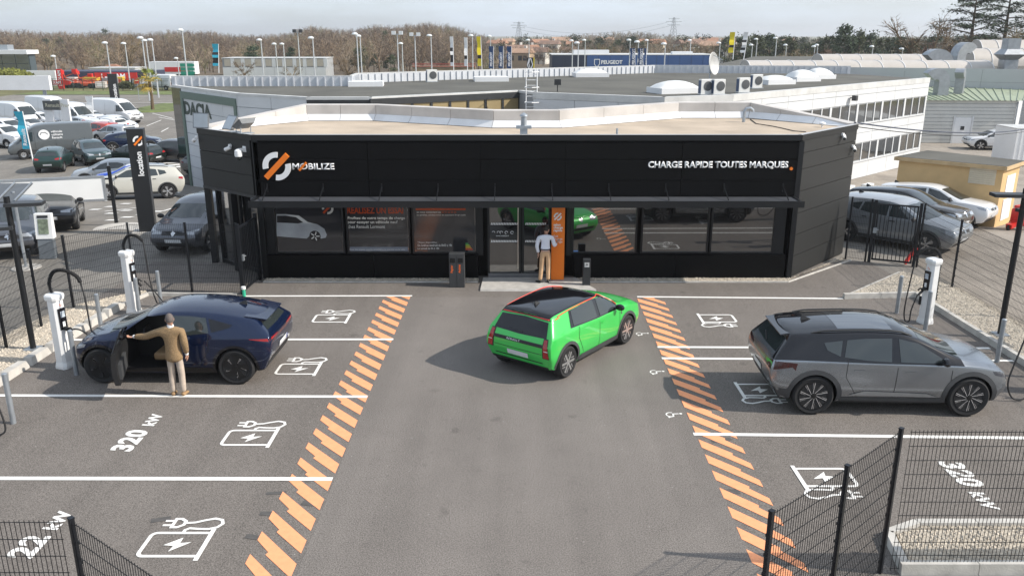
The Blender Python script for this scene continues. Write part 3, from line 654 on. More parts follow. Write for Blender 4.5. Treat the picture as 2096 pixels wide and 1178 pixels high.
a, b, c = Zp(1580, 1045, 2.05), Zp(1735, 952, 2.05), Zp(1847, 878, 2.05)
fence([(a.x, a.y), (b.x, b.y), (c.x, 9.21)], 'slanting black mesh fence panels in the bottom right foreground', 2.0)
fence([(c.x+.075, 9.21), (7.3, 9.21), (9.8, 9.21)], 'black mesh fence in front of the right 320 kW bay', 2.0, skip_posts=(0,))
a, b = Zp(145, 1060, 2.05), Zp(320, 1178, 2.05); d = (b-a)
fence([(-9.5, a.y), (-7.0, a.y), (a.x-.07, a.y)], 'black mesh fence across the bottom left corner', 2.0, skip_posts=(2,))
fence([(a.x, a.y), (a.x+d.x*1.3, a.y+d.y*1.3)], 'black mesh fence panel slanting towards the lane at bottom left', 2.0)
def gate(a, b, label, h=1.85, n=9, box=None):
    A, B = Vector((*a, 0)), Vector((*b, 0)); d = B-A; L = d.length; e = thing('metal_gate', label, 'gate', A, math.atan2(d.y, d.x), 'black barred gates')
    for x in (0, L): MB().box((x, 0, h/2+.03), (.09, .09, h+.08)).build('gate_post', POSTM, e)
    MB().box((L/2, 0, .1), (L-.11, .045, .05)).box((L/2, 0, h-.05), (L-.11, .045, .05)).box((.08, 0, h/2+.02), (.045, .045, h-.2)).box((L-.08, 0, h/2+.02), (.045, .045, h-.2)).build('gate_frame', POSTM, e)
    bar = MB().box((0, 0, h/2+.02), (.022, .022, h-.2)).mesh('bar'); bar.materials.append(POSTM)
    for i in range(n): link('bar', bar, None, e, loc=(.12+(L-.24)*(i+.5)/n, 0, 0))
    MB().box((.06, -.06, 1.0), (.1, .05, .16)).tube([(.06, -.09, 1.03), (.16, -.1, 1.03)], .012, 6).build('lock', GREYM, e)
gate((-7.19, 21.24), (-7.14, 22.62), 'open black barred gate leaf at the left corner of the building')
gate((10.93, 24.58), (12.05, 24.06), 'black barred pedestrian gate beside the parked grey crossover')
# ================================================================= CHARGERS
CWHITE = mat('charger_white', (.78, .78, .77), .35, 0, .04, 3); SCREEN = glass('screen_black', (.01, .01, .012), .12, .5, 1.5)
def smooth_path(pts, n=6):
    P = [Vector(p) for p in pts]; out = []
    for i in range(len(P)-1):
        p0, p1, p2, p3 = P[max(i-1, 0)], P[i], P[i+1], P[min(i+2, len(P)-1)]
        for k in range(n):
            t = k/n; out.append(.5*((2*p1)+(p2-p0)*t+(2*p0-5*p1+4*p2-p3)*t*t+(3*p1-p0-3*p2+p3)*t**3))
    return out+[P[-1]]
def charger(loc, face, label, arch, cable, sgn, plug=True):
    e = thing('charging_post', label, 'charging post', loc, face, 'white charging posts'); h = 1.6
    def ring(w_, d_, z, c=.05): return [(w_/2-c, -d_/2, z), (w_/2, -d_/2+c, z), (w_/2, d_/2-c, z), (w_/2-c, d_/2, z), (-w_/2+c, d_/2, z), (-w_/2, d_/2-c, z), (-w_/2, -d_/2+c, z), (-w_/2+c, -d_/2, z)]
    def loft(mb, rs):
        vs = [p for r in rs for p in r]; n = 8
        mb.add(vs, [[i*n+j, i*n+(j+1) % n, (i+1)*n+(j+1) % n, (i+1)*n+j] for i in range(len(rs)-1) for j in range(n)]+[list(range(n))[::-1], [len(vs)-n+j for j in range(n)]]); return mb
    loft(MB(), [ring(.27, .27, .1), ring(.25, .25, h-.1)]).build('body', CWHITE, e)
    loft(MB(), [ring(.31, .31, 0), ring(.31, .31, .05), ring(.28, .28, .13)]).build('base', CWHITE, e)
    loft(MB(), [ring(.29, .29, h-.12), ring(.31, .31, h-.07), ring(.31, .31, h-.03), ring(.27, .27, h)]).build('cap', CWHITE, e)
    sc = link('display', bevel_box((.035, .17, .46), .012), SCREEN, e, loc=(.135, 0, 1.08))
    MB().box((.02, 0, .1), (.004, .1, .13)).build('screen', mat('display_grey', (.45, .5, .55), .2, 0, .3, 12), sc)
    MB().box((.02, 0, -.12), (.004, .06, .12)).build('card_slot', CWHITE, sc)
    mb = MB(); logo_ring(mb, .03, 0, .002); link('logo', mb.mesh('logo'), OPRINT, e, mtx=face_mtx((.131, 0, 1.37), (1, 0, 0)))
    MB().box((.135, .1*sgn, .55), (.05, .05, .2)).build('holster', RUBBER, e)
    inv = (Matrix.Translation(loc) @ Matrix.Rotation(face, 4, 'Z')).inverted()
    W = lambda ps: [inv @ Vector(p) for p in ps]
    ap = smooth_path(W(arch), 8)
    ar = MB().tube(ap, .022, 8).build('cable_arm', RUBBER, e, True)
    sp_ = MB()
    for i in range(0, len(ap)-1):
        if ap[i].z > 1.65 or True:
            dd = (ap[i+1]-ap[i]).normalized(); u = dd.orthogonal().normalized(); sp_.tube([ap[i]-dd*.006, ap[i]+dd*.006], .04, 8)
    sp_.build('spring', RUBBER, ar)
    MB().tube(smooth_path(W(cable), 8), .016, 8).build('charging_cable', RUBBER, e, True)
    if plug:
        pm = MB().tube([(.14, 0, .88), (.24, 0, .86)], .045, 10).tube([(.2, 0, .86), (.3, 0, .9), (.36, 0, .86)], .02, 8).tube([(.22, 0, .83), (.33, 0, .74)], .028, 8)
        pm.build('connector', RUBBER, e, True)
    return e
charger((-9.35, 16.17, 0), -.35, 'white charging post at the nose of the navy car', [(-9.42, 16.25, 1.55), (-9.45, 16.25, 1.8), (-9.3, 16.2, 2.05), (-9.05, 16.15, 2.1), (-8.8, 16.1, 2.0), (-8.7, 16.05, 1.88)],
        [(-8.7, 16.05, 1.88), (-8.62, 15.98, 1.5), (-8.58, 15.95, .9), (-8.52, 16.0, .6), (-8.62, 16.0, .7), (-8.85, 16.06, .85), (-9.0, 16.05, .88)], 1)
charger((-9.44, 19.69, 0), -.35, 'white charging post behind the navy car bonnet', [(-9.5, 19.78, 1.5), (-9.53, 19.78, 1.72), (-9.38, 19.75, 1.95), (-9.15, 19.7, 1.97), (-8.98, 19.65, 1.85)],
        [(-8.98, 19.65, 1.85), (-8.93, 19.6, 1.4), (-8.9, 19.6, .8), (-8.75, 19.5, .3), (-8.5, 19.45, .05), (-8.45, 19.5, .03), (-8.7, 19.5, .5), (-9.05, 19.6, .86)], 1)
charger((9.97, 18.95, 0), math.pi+.35, 'white charging post on the right with a red topped marker behind', [(10.12, 18.9, .6), (10.13, 18.95, 1.2), (10.13, 18.98, 1.6), (9.95, 18.95, 1.82), (9.7, 18.92, 1.83), (9.5, 18.88, 1.7)],
        [(9.5, 18.88, 1.7), (9.42, 18.85, 1.0), (9.36, 18.8, .4), (9.38, 18.75, .14), (9.48, 18.74, .12), (9.5, 18.75, .4), (9.62, 18.8, .75)], -1)
charger((10.4, 14.9, 0), math.pi+.3, 'charging post just outside the frame whose black cable hangs in at right', [(10.55, 14.95, 1.4), (10.6, 15.0, 1.8), (10.3, 14.95, 2.05), (9.95, 14.9, 1.9)],
        [(9.95, 14.9, 1.9), (9.75, 14.75, 1.35), (9.52, 14.6, .8), (9.38, 14.5, .35), (9.5, 14.45, .06), (9.8, 14.5, .1), (10.05, 14.75, .6)], -1)
charger((-9.75, 13.3, 0), -.3, 'charging post just outside the frame whose black cable hangs in at left', [(-9.85, 13.4, 1.5), (-9.88, 13.4, 1.8), (-9.6, 13.35, 2.05), (-9.3, 13.3, 1.9)],
        [(-9.3, 13.3, 1.9), (-9.1, 13.2, 1.2), (-8.85, 13.1, .5), (-8.78, 13.05, .1), (-8.95, 13.0, .05), (-9.1, 13.05, .3), (-9.4, 13.2, .8)], 1)
# ---------------------------------------------------------------- bollards
bm_ = MB().tube([(0, 0, -.02), (0, 0, .95)], .048, 12).lathe([(.048, .95), (.03, .965), (.005, .968)], 12).mesh('bollard', True); bm_.materials.append(GREYM)
for (x, y), l in (((-8.91, 15.75), 'grey steel bollard in front of the nearest left charging post'), ((-8.93, 13.53), 'grey steel bollard at the left edge of the picture'), ((-9.55, 18.2), 'grey steel bollard behind the navy car bonnet'),
                  ((-9.22, 19.5), 'grey steel bollard right beside the farther left charging post'), ((-8.95, 20.15), 'grey steel bollard farthest back on the left'), ((9.62, 19.69), 'grey steel bollard left of the right charging post'),
                  ((9.73, 18.43), 'grey steel bollard in front of the right charging post'), ((10.31, 16.44), 'grey steel bollard at the nose of the grey crossover'), ((10.75, 15.6), 'grey steel bollard at the right picture edge')):
    tag(link('bollard', bm_, None, None, loc=(x, y, 0)), l, 'bollard', 'steel bollards guarding the chargers')
gp = thing('marker_post', 'short green marker post with white top at the gate', 'marker', (-7.12, 21.06, 0))
MB().tube([(0, 0, 0), (0, 0, .2)], .045, 10).build('tube', mat('green_plastic', (.03, .42, .25), .5, 0, .05), gp); MB().tube([(0, 0, .2), (0, 0, .27)], .06, 10).build('cap', WHITEP, gp)
rp = Zp(1862, 541); tag(MB().bar((rp.x-.16, rp.y, .03), (rp.x+.2, rp.y+.12, .5), .07, .09).build('red_prop', RED), 'red plastic prop leaning at the foot of the pedestrian gate', 'prop')
# ---------------------------------------------------------------- lamp posts
def lamp(loc, label, arms, h=3.45):
    e = thing('lamp_post', label, 'lamp post', loc, 0, 'black lamp posts')
    MB().tube([(0, 0, 0), (0, 0, h)], .06, 12).build('pole', BLACKM, e, True); MB().box((0, 0, .085), (.3, .3, .03)).build('base_plate', GREYM, e)
    for z, a in arms:
        d = Vector((math.cos(a), math.sin(a), 0)); hd = MB(); T = Matrix.Translation(d*.32+Vector((0, 0, z))) @ Matrix.Rotation(a, 4, 'Z'); hd.box((0, 0, 0), (.72, .32, .07)); hd.v = [tuple(T @ Vector(v)) for v in hd.v]
        H_ = hd.build('lamp_head', DARKG, e); hd = MB().box((.06, 0, -.04), (.45, .26, .012)); hd.v = [tuple(T @ Vector(v)) for v in hd.v]; hd.build('lens', mat('lamp_lens', (.5, .5, .48), .3, 0, .05), H_)
lamp((-10.48, 17.01, 0), 'black lamp post with two flat heads at the left chargers', ((3.28, .25), (2.8, math.pi+.35)))
lamp((11.2, 17.93, 0), 'black lamp post with two flat heads at the right chargers', ((3.3, math.pi-.1), (2.95, .2)))
sg = thing('notice_board', 'orange and white notice on the right mesh fence', 'sign', (11.9, 17.2, 0))
MB().box((0, 0, 1.05), (.02, .5, .62)).build('board', WHITEP, sg); MB().box((-.012, 0, 1.24), (.006, .5, .24)).build('orange_header', ORANGE, sg); MB().bar((.03, -.1, 0), (.03, -.1, 1.3), .04).build('post', POSTM, sg)
# ================================================================= CARS
def st(xl, xu, zb, zs, ze, zt, wb, wm, ws, we): return (xl, xu, zb, zs, ze, zt, wb, wm, ws, we)
TAB = {}
TAB['suv'] = dict(st=[st(0, 0, .36, 1.02, 1.42, 1.46, .72, .85, .80, .60), st(-1.96, -1.58, .27, 1.05, 1.46, 1.53, .84, .93, .885, .655), st(-1.35, -1.0, .24, 1.04, 1.49, 1.57, .86, .945, .905, .68),
    st(-.6, -.4, .22, 1.01, 1.50, 1.58, .86, .935, .905, .69), st(.1, .1, .22, .995, 1.49, 1.57, .86, .93, .90, .69), st(.62, .44, .22, .99, 1.41, 1.49, .86, .935, .90, .675), st(.95, .86, .22, .985, 1.21, 1.28, .86, .94, .90, .72),
    st(1.25, 1.22, .24, .98, 1.05, 1.10, .86, .945, .895, .77), st(1.62, 1.6, .24, .955, 1.01, 1.06, .86, .94, .885, .75), st(2.04, 2.0, .27, .88, .945, .99, .82, .90, .85, .68), st(0, 0, .34, .77, .84, .875, .70, .79, .74, .54)],
    c0=[-2.06, -2.20, -2.23, -2.17, -1.84, -1.88, -1.90], c1=[2.12, 2.27, 2.29, 2.24, 2.17, 2.2, 2.21], dims=(-2.21, 2.26, 1.864, 1.57), wb=2.785, wr=.375, cab=(0, 6))
TAB['fast'] = dict(st=[st(0, 0, .36, .98, 1.20, 1.23, .70, .82, .76, .58), st(-1.85, -1.5, .25, 1.0, 1.31, 1.38, .80, .89, .84, .62), st(-1.25, -1.0, .22, .98, 1.40, 1.48, .82, .905, .86, .645),
    st(-.6, -.4, .2, .965, 1.44, 1.52, .82, .89, .86, .655), st(.1, .05, .2, .95, 1.43, 1.51, .82, .885, .855, .655), st(.55, .40, .2, .945, 1.35, 1.43, .82, .89, .855, .64), st(.9, .82, .2, .94, 1.15, 1.22, .82, .895, .855, .69),
    st(1.2, 1.2, .22, .93, 1.0, 1.045, .82, .90, .85, .73), st(1.55, 1.55, .22, .905, .96, 1.0, .82, .895, .845, .71), st(1.93, 1.9, .25, .82, .885, .925, .78, .86, .81, .64), st(0, 0, .32, .71, .785, .815, .66, .75, .70, .5)],
    c0=[-1.93, -2.06, -2.09, -2.06, -1.82, -1.86, -1.88], c1=[1.99, 2.13, 2.15, 2.1, 2.03, 2.06, 2.07], dims=(-2.07, 2.13, 1.77, 1.5), wb=2.685, wr=.365, cab=(0, 6))
TAB['box'] = dict(st=[st(0, 0, .38, .99, 1.36, 1.40, .72, .86, .82, .61), st(-1.72, -1.46, .26, 1.0, 1.42, 1.47, .82, .90, .865, .635), st(-1.2, -.95, .23, .99, 1.45, 1.51, .84, .92, .875, .655),
    st(-.55, -.4, .2, .98, 1.46, 1.52, .83, .89, .87, .66), st(.05, .05, .2, .975, 1.45, 1.51, .83, .885, .865, .66), st(.5, .38, .2, .975, 1.38, 1.45, .83, .89, .865, .65), st(.8, .72, .2, .975, 1.2, 1.27, .83, .90, .865, .70),
    st(1.06, 1.05, .22, .97, 1.05, 1.09, .83, .915, .86, .75), st(1.4, 1.4, .22, .955, 1.02, 1.06, .83, .91, .855, .74), st(1.78, 1.75, .26, .88, .95, .985, .8, .88, .83, .67), st(0, 0, .34, .78, .86, .89, .68, .78, .74, .55)],
    c0=[-1.84, -1.93, -1.92, -1.84, -1.60, -1.63, -1.64], c1=[1.87, 1.99, 2.01, 1.97, 1.9, 1.94, 1.95], dims=(-1.92, 2.0, 1.77, 1.495), wb=2.54, wr=.35, cab=(0, 6))
TAB['mono'] = dict(st=[st(0, 0, .4, .98, 1.34, 1.38, .68, .82, .77, .56), st(-1.75, -1.45, .28, 1.0, 1.42, 1.49, .80, .88, .835, .60), st(-1.2, -.95, .24, .99, 1.48, 1.56, .81, .885, .845, .625),
    st(-.55, -.4, .22, .98, 1.50, 1.58, .81, .875, .845, .635), st(.1, .05, .22, .97, 1.48, 1.57, .81, .87, .845, .635), st(.6, .42, .22, .96, 1.37, 1.46, .81, .875, .845, .62), st(1.0, .88, .22, .955, 1.19, 1.26, .81, .88, .84, .66),
    st(1.32, 1.3, .24, .945, 1.02, 1.06, .81, .88, .83, .69), st(1.6, 1.6, .26, .90, .96, 1.0, .8, .87, .82, .66), st(1.88, 1.84, .28, .80, .87, .91, .76, .83, .77, .58), st(0, 0, .33, .70, .78, .81, .62, .71, .66, .47)],
    c0=[-1.86, -1.97, -1.97, -1.9, -1.66, -1.69, -1.71], c1=[1.94, 2.08, 2.1, 2.05, 1.97, 2.01, 2.02], dims=(-1.99, 2.09, 1.73, 1.56), wb=2.59, wr=.335, cab=(0, 6))
TAB['van'] = dict(st=[st(0, 0, .45, 1.3, 2.36, 2.44, .84, .98, .97, .82), st(-2.7, -2.65, .38, 1.3, 2.42, 2.5, .90, 1.02, 1.0, .86), st(-1.8, -1.8, .36, 1.3, 2.43, 2.52, .92, 1.03, 1.01, .86),
    st(-.6, -.6, .34, 1.3, 2.43, 2.52, .92, 1.03, 1.01, .86), st(.6, .6, .34, 1.28, 2.42, 2.51, .92, 1.03, 1.01, .86), st(1.25, 1.12, .34, 1.25, 2.25, 2.36, .92, 1.03, 1.0, .83), st(1.75, 1.62, .34, 1.22, 1.78, 1.88, .92, 1.02, .98, .82),
    st(2.12, 2.05, .36, 1.18, 1.36, 1.42, .92, 1.01, .96, .80), st(2.4, 2.38, .36, 1.1, 1.22, 1.27, .9, .99, .94, .76), st(2.68, 2.62, .38, .95, 1.04, 1.1, .86, .94, .88, .68), st(0, 0, .42, .8, .92, .97, .74, .82, .78, .56)],
    c0=[-2.82, -2.85, -2.85, -2.85, -2.81, -2.82, -2.82], c1=[2.72, 2.82, 2.82, 2.78, 2.7, 2.75, 2.76], dims=(-2.83, 2.8, 2.07, 2.5), wb=3.68, wr=.35, cab=(4, 6))
def tighten(T):
    """extra stations just inside both ends so that the corners stay crisp"""
    S = list(T['st']); K = len(S)
    def ins(cap, c, s_):
        L = lambda a, b, t: a+(b-a)*t
        return [[L(c[r], s_[0] if r < 4 else s_[1], .28) for r in range(7)]]+[L(cap[i], s_[i], .62) for i in range(2, 10)]
    a, b = ins(S[0], T['c0'], S[1]), ins(S[-1], T['c1'], S[-2])
    return [S[0], a]+S[1:-1]+[b, S[-1]], (T['cab'][0]+(1 if T['cab'][0] else 0), T['cab'][1]+1)
def eval_mesh(o):
    bpy.context.view_layer.update()
    me = bpy.data.meshes.new_from_object(o.evaluated_get(bpy.context.evaluated_depsgraph_get()))
    return me
def car_shell(T, lev=2):
    S, (c0, c1) = tighten(T); K = len(S); bm = bmesh.new(); V = []
    for k, q_ in enumerate(S):
        zb, zs, ze, zt, wb, wm, ws, we = q_[-8:]
        if len(q_) == 9: xs = q_[0]
        else: xl, xu = q_[:2]; xs = T['c0'] if k == 0 else (T['c1'] if k == K-1 else [xl, xl, xl, xl*.75+xu*.25, xu, xu, xu])
        ys = [wb, wm, (wm*.55+ws*.45), ws, we, we*.55, 0]; zs_ = [zb, zb+.38*(zs-zb), zb+.76*(zs-zb), zs, ze, zt-.012, zt]
        row = {}
        for r in range(7):
            row[(r, 1)] = bm.verts.new((xs[r], ys[r], zs_[r])); row[(r, -1)] = row[(r, 1)] if r == 6 else bm.verts.new((xs[r], -ys[r], zs_[r]))
        V.append(row)
    for k in range(K-1):
        for r in range(6):
            for s in (1, -1):
                f = bm.faces.new((V[k][(r, s)], V[k+1][(r, s)], V[k+1][(r+1, s)], V[k][(r+1, s)]))
                if c0 <= k <= c1: f.material_index = 1 if r == 3 else (2 if r > 3 else 0)
                if c0 <= k <= c1 and k >= c1-1 and r > 3: f.material_index = 1
        bm.faces.new((V[k][(0, 1)], V[k][(0, -1)], V[k+1][(0, -1)], V[k+1][(0, 1)]))
    for k in (0, K-1):
        for r in range(6):
            vs = [V[k][(r, 1)], V[k][(r+1, 1)], V[k][(r+1, -1)], V[k][(r, -1)]] if r < 5 else [V[k][(5, 1)], V[k][(6, 1)], V[k][(5, -1)]]
            bm.faces.new(vs)
    bmesh.ops.recalc_face_normals(bm, faces=bm.faces[:])
    cl = bm.edges.layers.float.new('crease_edge'); idx = {}
    for k in range(K):
        for (r, sg), v in V[k].items(): idx[v] = (k, r)
    for e in bm.edges:
        (k1, r1), (k2, r2) = idx[e.verts[0]], idx[e.verts[1]]
        if r1 == r2 and k1 != k2: e[cl] = {0: .6, 1: .25, 3: .7, 4: .5}.get(r1, 0)
        elif k1 == k2 and k1 in (0, K-1): e[cl] = .35
    me = bpy.data.meshes.new('shell'); bm.to_mesh(me); bm.free()
    for i_ in range(4): me.materials.append(None)
    o = bpy.data.objects.new('shell', me); COL.objects.link(o)
    md = o.modifiers.new('s', 'SUBSURF'); md.levels = lev; md.render_levels = lev
    out = eval_mesh(o); bpy.data.objects.remove(o)
    x0, x1, W, H = T['dims']; vs = [v.co for v in out.vertices]
    ax0, ax1 = min(v.x for v in vs), max(v.x for v in vs); ay = max(v.y for v in vs); az = max(v.z for v in vs)
    for v in out.vertices:
        v.co.x *= (x1/ax1 if v.co.x > 0 else x0/ax0); v.co.y *= W/2/ay; v.co.z *= H/az
        if 'nose' in T and v.co.x > T['wb']/2: v.co.x = T['wb']/2+(v.co.x-T['wb']/2)*(T['nose']-T['wb']/2)/(x1-T['wb']/2)
    return out
def cut(me, cutter, dark):
    while len(me.materials) < 4: me.materials.append(None)
    a = bpy.data.objects.new('a', me); b = bpy.data.objects.new('b', cutter); COL.objects.link(a); COL.objects.link(b)
    md = a.modifiers.new('b', 'BOOLEAN'); md.object = b; md.operation = 'DIFFERENCE'; md.solver = 'EXACT'
    out = eval_mesh(a); bpy.data.objects.remove(a); bpy.data.objects.remove(b)
    return out
class Car:
    def __init__(s, kind, lev=2, dims=None, nose=None):
        s.T = dict(TAB[kind]); s.kind = kind
        if nose: s.T['nose'] = nose
        if dims: s.T['dims'] = dims[:4]; s.T['wb'] = dims[4]; s.T['wr'] = dims[5]
        s.me = car_shell(s.T, lev); s.parts = []
        s.bvh = BVHTree.FromPolygons([v.co.copy() for v in s.me.vertices], [list(p.vertices) for p in s.me.polygons])
        s.hx = s.T['wb']/2; s.wr = s.T['wr']; s.W = s.T['dims'][2]
    def hit(s, view, a, b):
        o, d = {'L': ((a, 3, b), (0, -1, 0)), 'R': ((a, -3, b), (0, 1, 0)), 'B': ((-6, a, b), (1, 0, 0)), 'F': ((6, a, b), (-1, 0, 0)), 'T': ((a, b, 5), (0, 0, -1))}[view]
        p, n, i, _ = s.bvh.ray_cast(Vector(o), Vector(d))
        if p is None:
            q = {'L': (a, s.W/2, b), 'R': (a, -s.W/2, b), 'B': (s.T['dims'][0], a, b), 'F': (s.T['dims'][1], a, b), 'T': (a, b, s.T['dims'][3])}[view]
            p, n, i, _ = s.bvh.find_nearest(Vector(q))
        if n.dot(Vector(d)) > 0: n = -n
        return p, n
    def patch(s, B, Tp, view, off=.004, per=4, m=4, th=0):
        n = per*(len(B)-1); P = []
        def at(L, u):
            u = min(u*(len(L)-1), len(L)-1-1e-6); i = int(u); t = u-i; return (L[i][0]+(L[i+1][0]-L[i][0])*t, L[i][1]+(L[i+1][1]-L[i][1])*t)
        for i in range(n+1):
            b, t = at(B, i/n), at(Tp, i/n)
            for j in range(m+1):
                q = (b[0]+(t[0]-b[0])*j/m, b[1]+(t[1]-b[1])*j/m); p, nn = s.hit(view, *q); P.append(p+nn*off)
        fs = [[i*(m+1)+j, (i+1)*(m+1)+j, (i+1)*(m+1)+j+1, i*(m+1)+j+1] for i in range(n) for j in range(m)]
        if view in ('L', 'F'): fs = [f[::-1] for f in fs]
        return P, fs
    def add(s, name, B, Tp, view, mats, off=.004, per=4, m=4, parent=None, label=None):
        P, fs = s.patch(B, Tp, view, off, per, m); mb = MB().add(P, fs); me = mb.mesh(name, True, 50)
        d = {'L': (0, 1, 0), 'R': (0, -1, 0), 'B': (-1, 0, 0), 'F': (1, 0, 0), 'T': (0, 0, 1)}[view]
        if sum(p.normal.dot(Vector(d)) for p in me.polygons) < 0: me.flip_normals()
        s.parts.append((name, me, mats, parent, label)); return len(s.parts)-1
    def both(s, name, B, Tp, mt, **k):
        s.add(name, B, Tp, 'L', mt, **k); s.add(name, B, Tp, 'R', mt, **k)
    def sym(s, name, B, Tp, view, mt, **k):
        s.add(name, B, Tp, view, mt, **k)
        f = (lambda L: [(-a, b) for a, b in L]) if view in 'BF' else (lambda L: [(a, -b) for a, b in L]); s.add(name, f(B), f(Tp), view, mt, **k)
    def mesh(s, name, mb, m, parent=None, smooth=True): s.parts.append((name, mb.mesh(name, smooth) if isinstance(mb, MB) else mb, m, parent, None)); return len(s.parts)-1
    def arches(s, m, w=.06, sill=True, off=.006):
        for x in (s.hx, -s.hx):
            r = s.wr+.045; B = [(x+r*math.cos(R(a)), s.wr+r*math.sin(R(a))) for a in range(-15, 196, 15)]; Tt = [(x+(r+w)*math.cos(R(a)), s.wr+(r+w)*math.sin(R(a))) for a in range(-15, 196, 15)]
            s.both('wheel_arch', B, Tt, m, off=off, per=2, m=2)
        if sill:
            x0, x1 = -s.hx+s.wr+.07, s.hx-s.wr-.07
            s.both('sill', [(x0, .2), (x1, .2)], [(x0+.04, .36), (x1-.04, .36)], m, off=off, per=8, m=3)
    def wells(s):
        mb = MB(); r = s.wr+.05
        for x in (s.hx, -s.hx):
            for sg in (1, -1):
                y0, y1 = sg*(s.W/2+.15), sg*(s.W/2-.27); n = 28
                pts = [(x+r*math.cos(2*math.pi*i/n), s.wr+r*math.sin(2*math.pi*i/n)) for i in range(n)]
                vs = [(p[0], y0, p[1]) for p in pts]+[(p[0], y1, p[1]) for p in pts]
                fs = [list(range(n)), list(range(n, 2*n))[::-1]]+[[(i+1) % n, i, n+i, n+(i+1) % n] for i in range(n)]
                if sg > 0: fs = [f[::-1] for f in fs]
                mb.add(vs, fs, 0)
        me = mb.mesh('cutter'); bm = bmesh.new(); bm.from_mesh(me); bmesh.ops.recalc_face_normals(bm, faces=bm.faces[:]); bm.to_mesh(me); bm.free()
        out = cut(s.me, me, None)
        for p in out.polygons:
            c = p.center
            for x in (s.hx, -s.hx):
                if math.hypot(c.x-x, c.z-s.wr) < r+.003 and abs(c.y) < s.W/2+.02: p.material_index = 3
            if p.normal.z < -.7 and c.z < .5: p.material_index = 3
        s.me = out
    def finish(s, name, body_mats):
        while len(s.me.materials) < 4: s.me.materials.append(None)
        for i, m in enumerate(body_mats): s.me.materials[i] = m
        s.me.polygons.foreach_set('use_smooth', [True]*len(s.me.polygons)); s.me.set_sharp_from_angle(angle=R(32))
        root = thing(name, '-', '-'); link('body', s.me, None, root); objs = []
        for nm, me, m, par, lab in s.parts:
            o = link(nm, me, m, root if par is None else objs[par]); objs.append(o)
            if lab: o['label'] = lab
        return root
DARKP = mat('black_trim', (.015, .015, .016), .5, 0, .06); GREYT = mat('grey_cladding', (.05, .052, .055), .6, 0, .08, 6)
TYRE = mat('tyre', (.016, .016, .017), .85, 0, .1, 10); SILVER = mat('rim_silver', (.55, .55, .56), .25, .8, .04); RIMD = mat('rim_dark', (.012, .012, .013), .35, .3, .05)
LREDM = mat('tail_light_red', (.32, .006, .008), .15, 0, .1, 10, coat=.8); LCLR = mat('head_light', (.35, .37, .4), .08, .3, .25, 30, coat=1); CHROME = mat('chrome', (.65, .65, .66), .15, 1, .03)
PLATE = mat('number_plate', (.62, .64, .66), .4, 0, .05); WHEELC = {}
def wheel_meshes(r, style):
    k = (round(r, 3), style)
    if k in WHEELC: return WHEELC[k]
    w2 = .105; rr = r*.735
    ty = MB().lathe([(rr, -w2), (r*.9, -w2-.012), (r*.985, -w2+.02), (r, -w2*.4), (r, w2*.4), (r*.985, w2-.02), (r*.9, w2+.012), (rr, w2)], 32, axis='y').mesh('wheel', True, 40)
    ty.materials.append(TYRE)
    m = MB(); y = w2+.004
    m.lathe([(rr, w2-.02), (rr*.98, w2+.008), (rr*.93, w2+.006), (rr*.9, w2-.05), (.02, w2-.05)], 32, 1, axis='y')
    m.lathe([(.06, w2-.04), (.055, w2+.0), (.02, w2+.006)], 14, 1 if style in ('dark', 'turbine') else 0, axis='y')
    def spoke(a, w0, w1, r0=.04, r1=.95, tw=0, mi=0, dy=0):
        d = Vector((math.cos(a), math.sin(a))); d2 = Vector((math.cos(a+tw), math.sin(a+tw))); q = Vector((-d.y, d.x)); q2 = Vector((-d2.y, d2.x)); A = d*r0; B = d2*rr*r1
        P = [A-q*w0, B-q2*w1, B+q2*w1, A+q*w0]
        m.add([(p.x, y-.045+dy, p.y) for p in P]+[(p.x, y+dy, p.y) for p in P], [(0, 1, 2, 3), (7, 6, 5, 4)]+[(i, (i+1) % 4, 4+(i+1) % 4, 4+i) for i in range(4)], mi)
    if style == 'five':
        for i in range(5): spoke(i*1.2566, .022, .045); spoke(i*1.2566+.3, .01, .012, .1, .93)
    elif style == 'dark':
        for i in range(5): spoke(i*1.2566+.3, .05, .085, tw=.25, mi=1); spoke(i*1.2566+.75, .004, .02, .1, .8, tw=.1, mi=0)
    elif style == 'turbine':
        for i in range(10): spoke(i*.6283, .005, .009, .05, .96, .35); spoke(i*.6283+.14, .002, .006, .15, .96, .1)
    elif style == 'block':
        for i in range(6): spoke(i*1.0472, .025, .026, .04, .93); spoke(i*1.0472+.5, .012, .012, .13, .94, .25)
    elif style == 'steel':
        m.lathe([(rr*.8, w2-.02), (rr*.7, w2+.002), (rr*.3, w2+.002), (rr*.2, w2-.01)], 20, 0, axis='y')
    rim = m.mesh('rim', True, 30)
    rim.materials.append(SILVER); rim.materials.append(RIMD)
    WHEELC[k] = (ty, rim); return WHEELC[k]
def put_wheels(root, car, style, steer=0):
    ty, rim = wheel_meshes(car.wr, style)
    for x in (car.hx, -car.hx):
        for sg in (1, -1):
            o = link('wheel', ty, None, root, loc=(x, sg*(car.W/2-.125), car.wr)); o.rotation_euler = (random.random()*.0, 0, (0 if sg > 0 else math.pi)+(steer if x > 0 else 0))
            link('rim', rim, None, o)
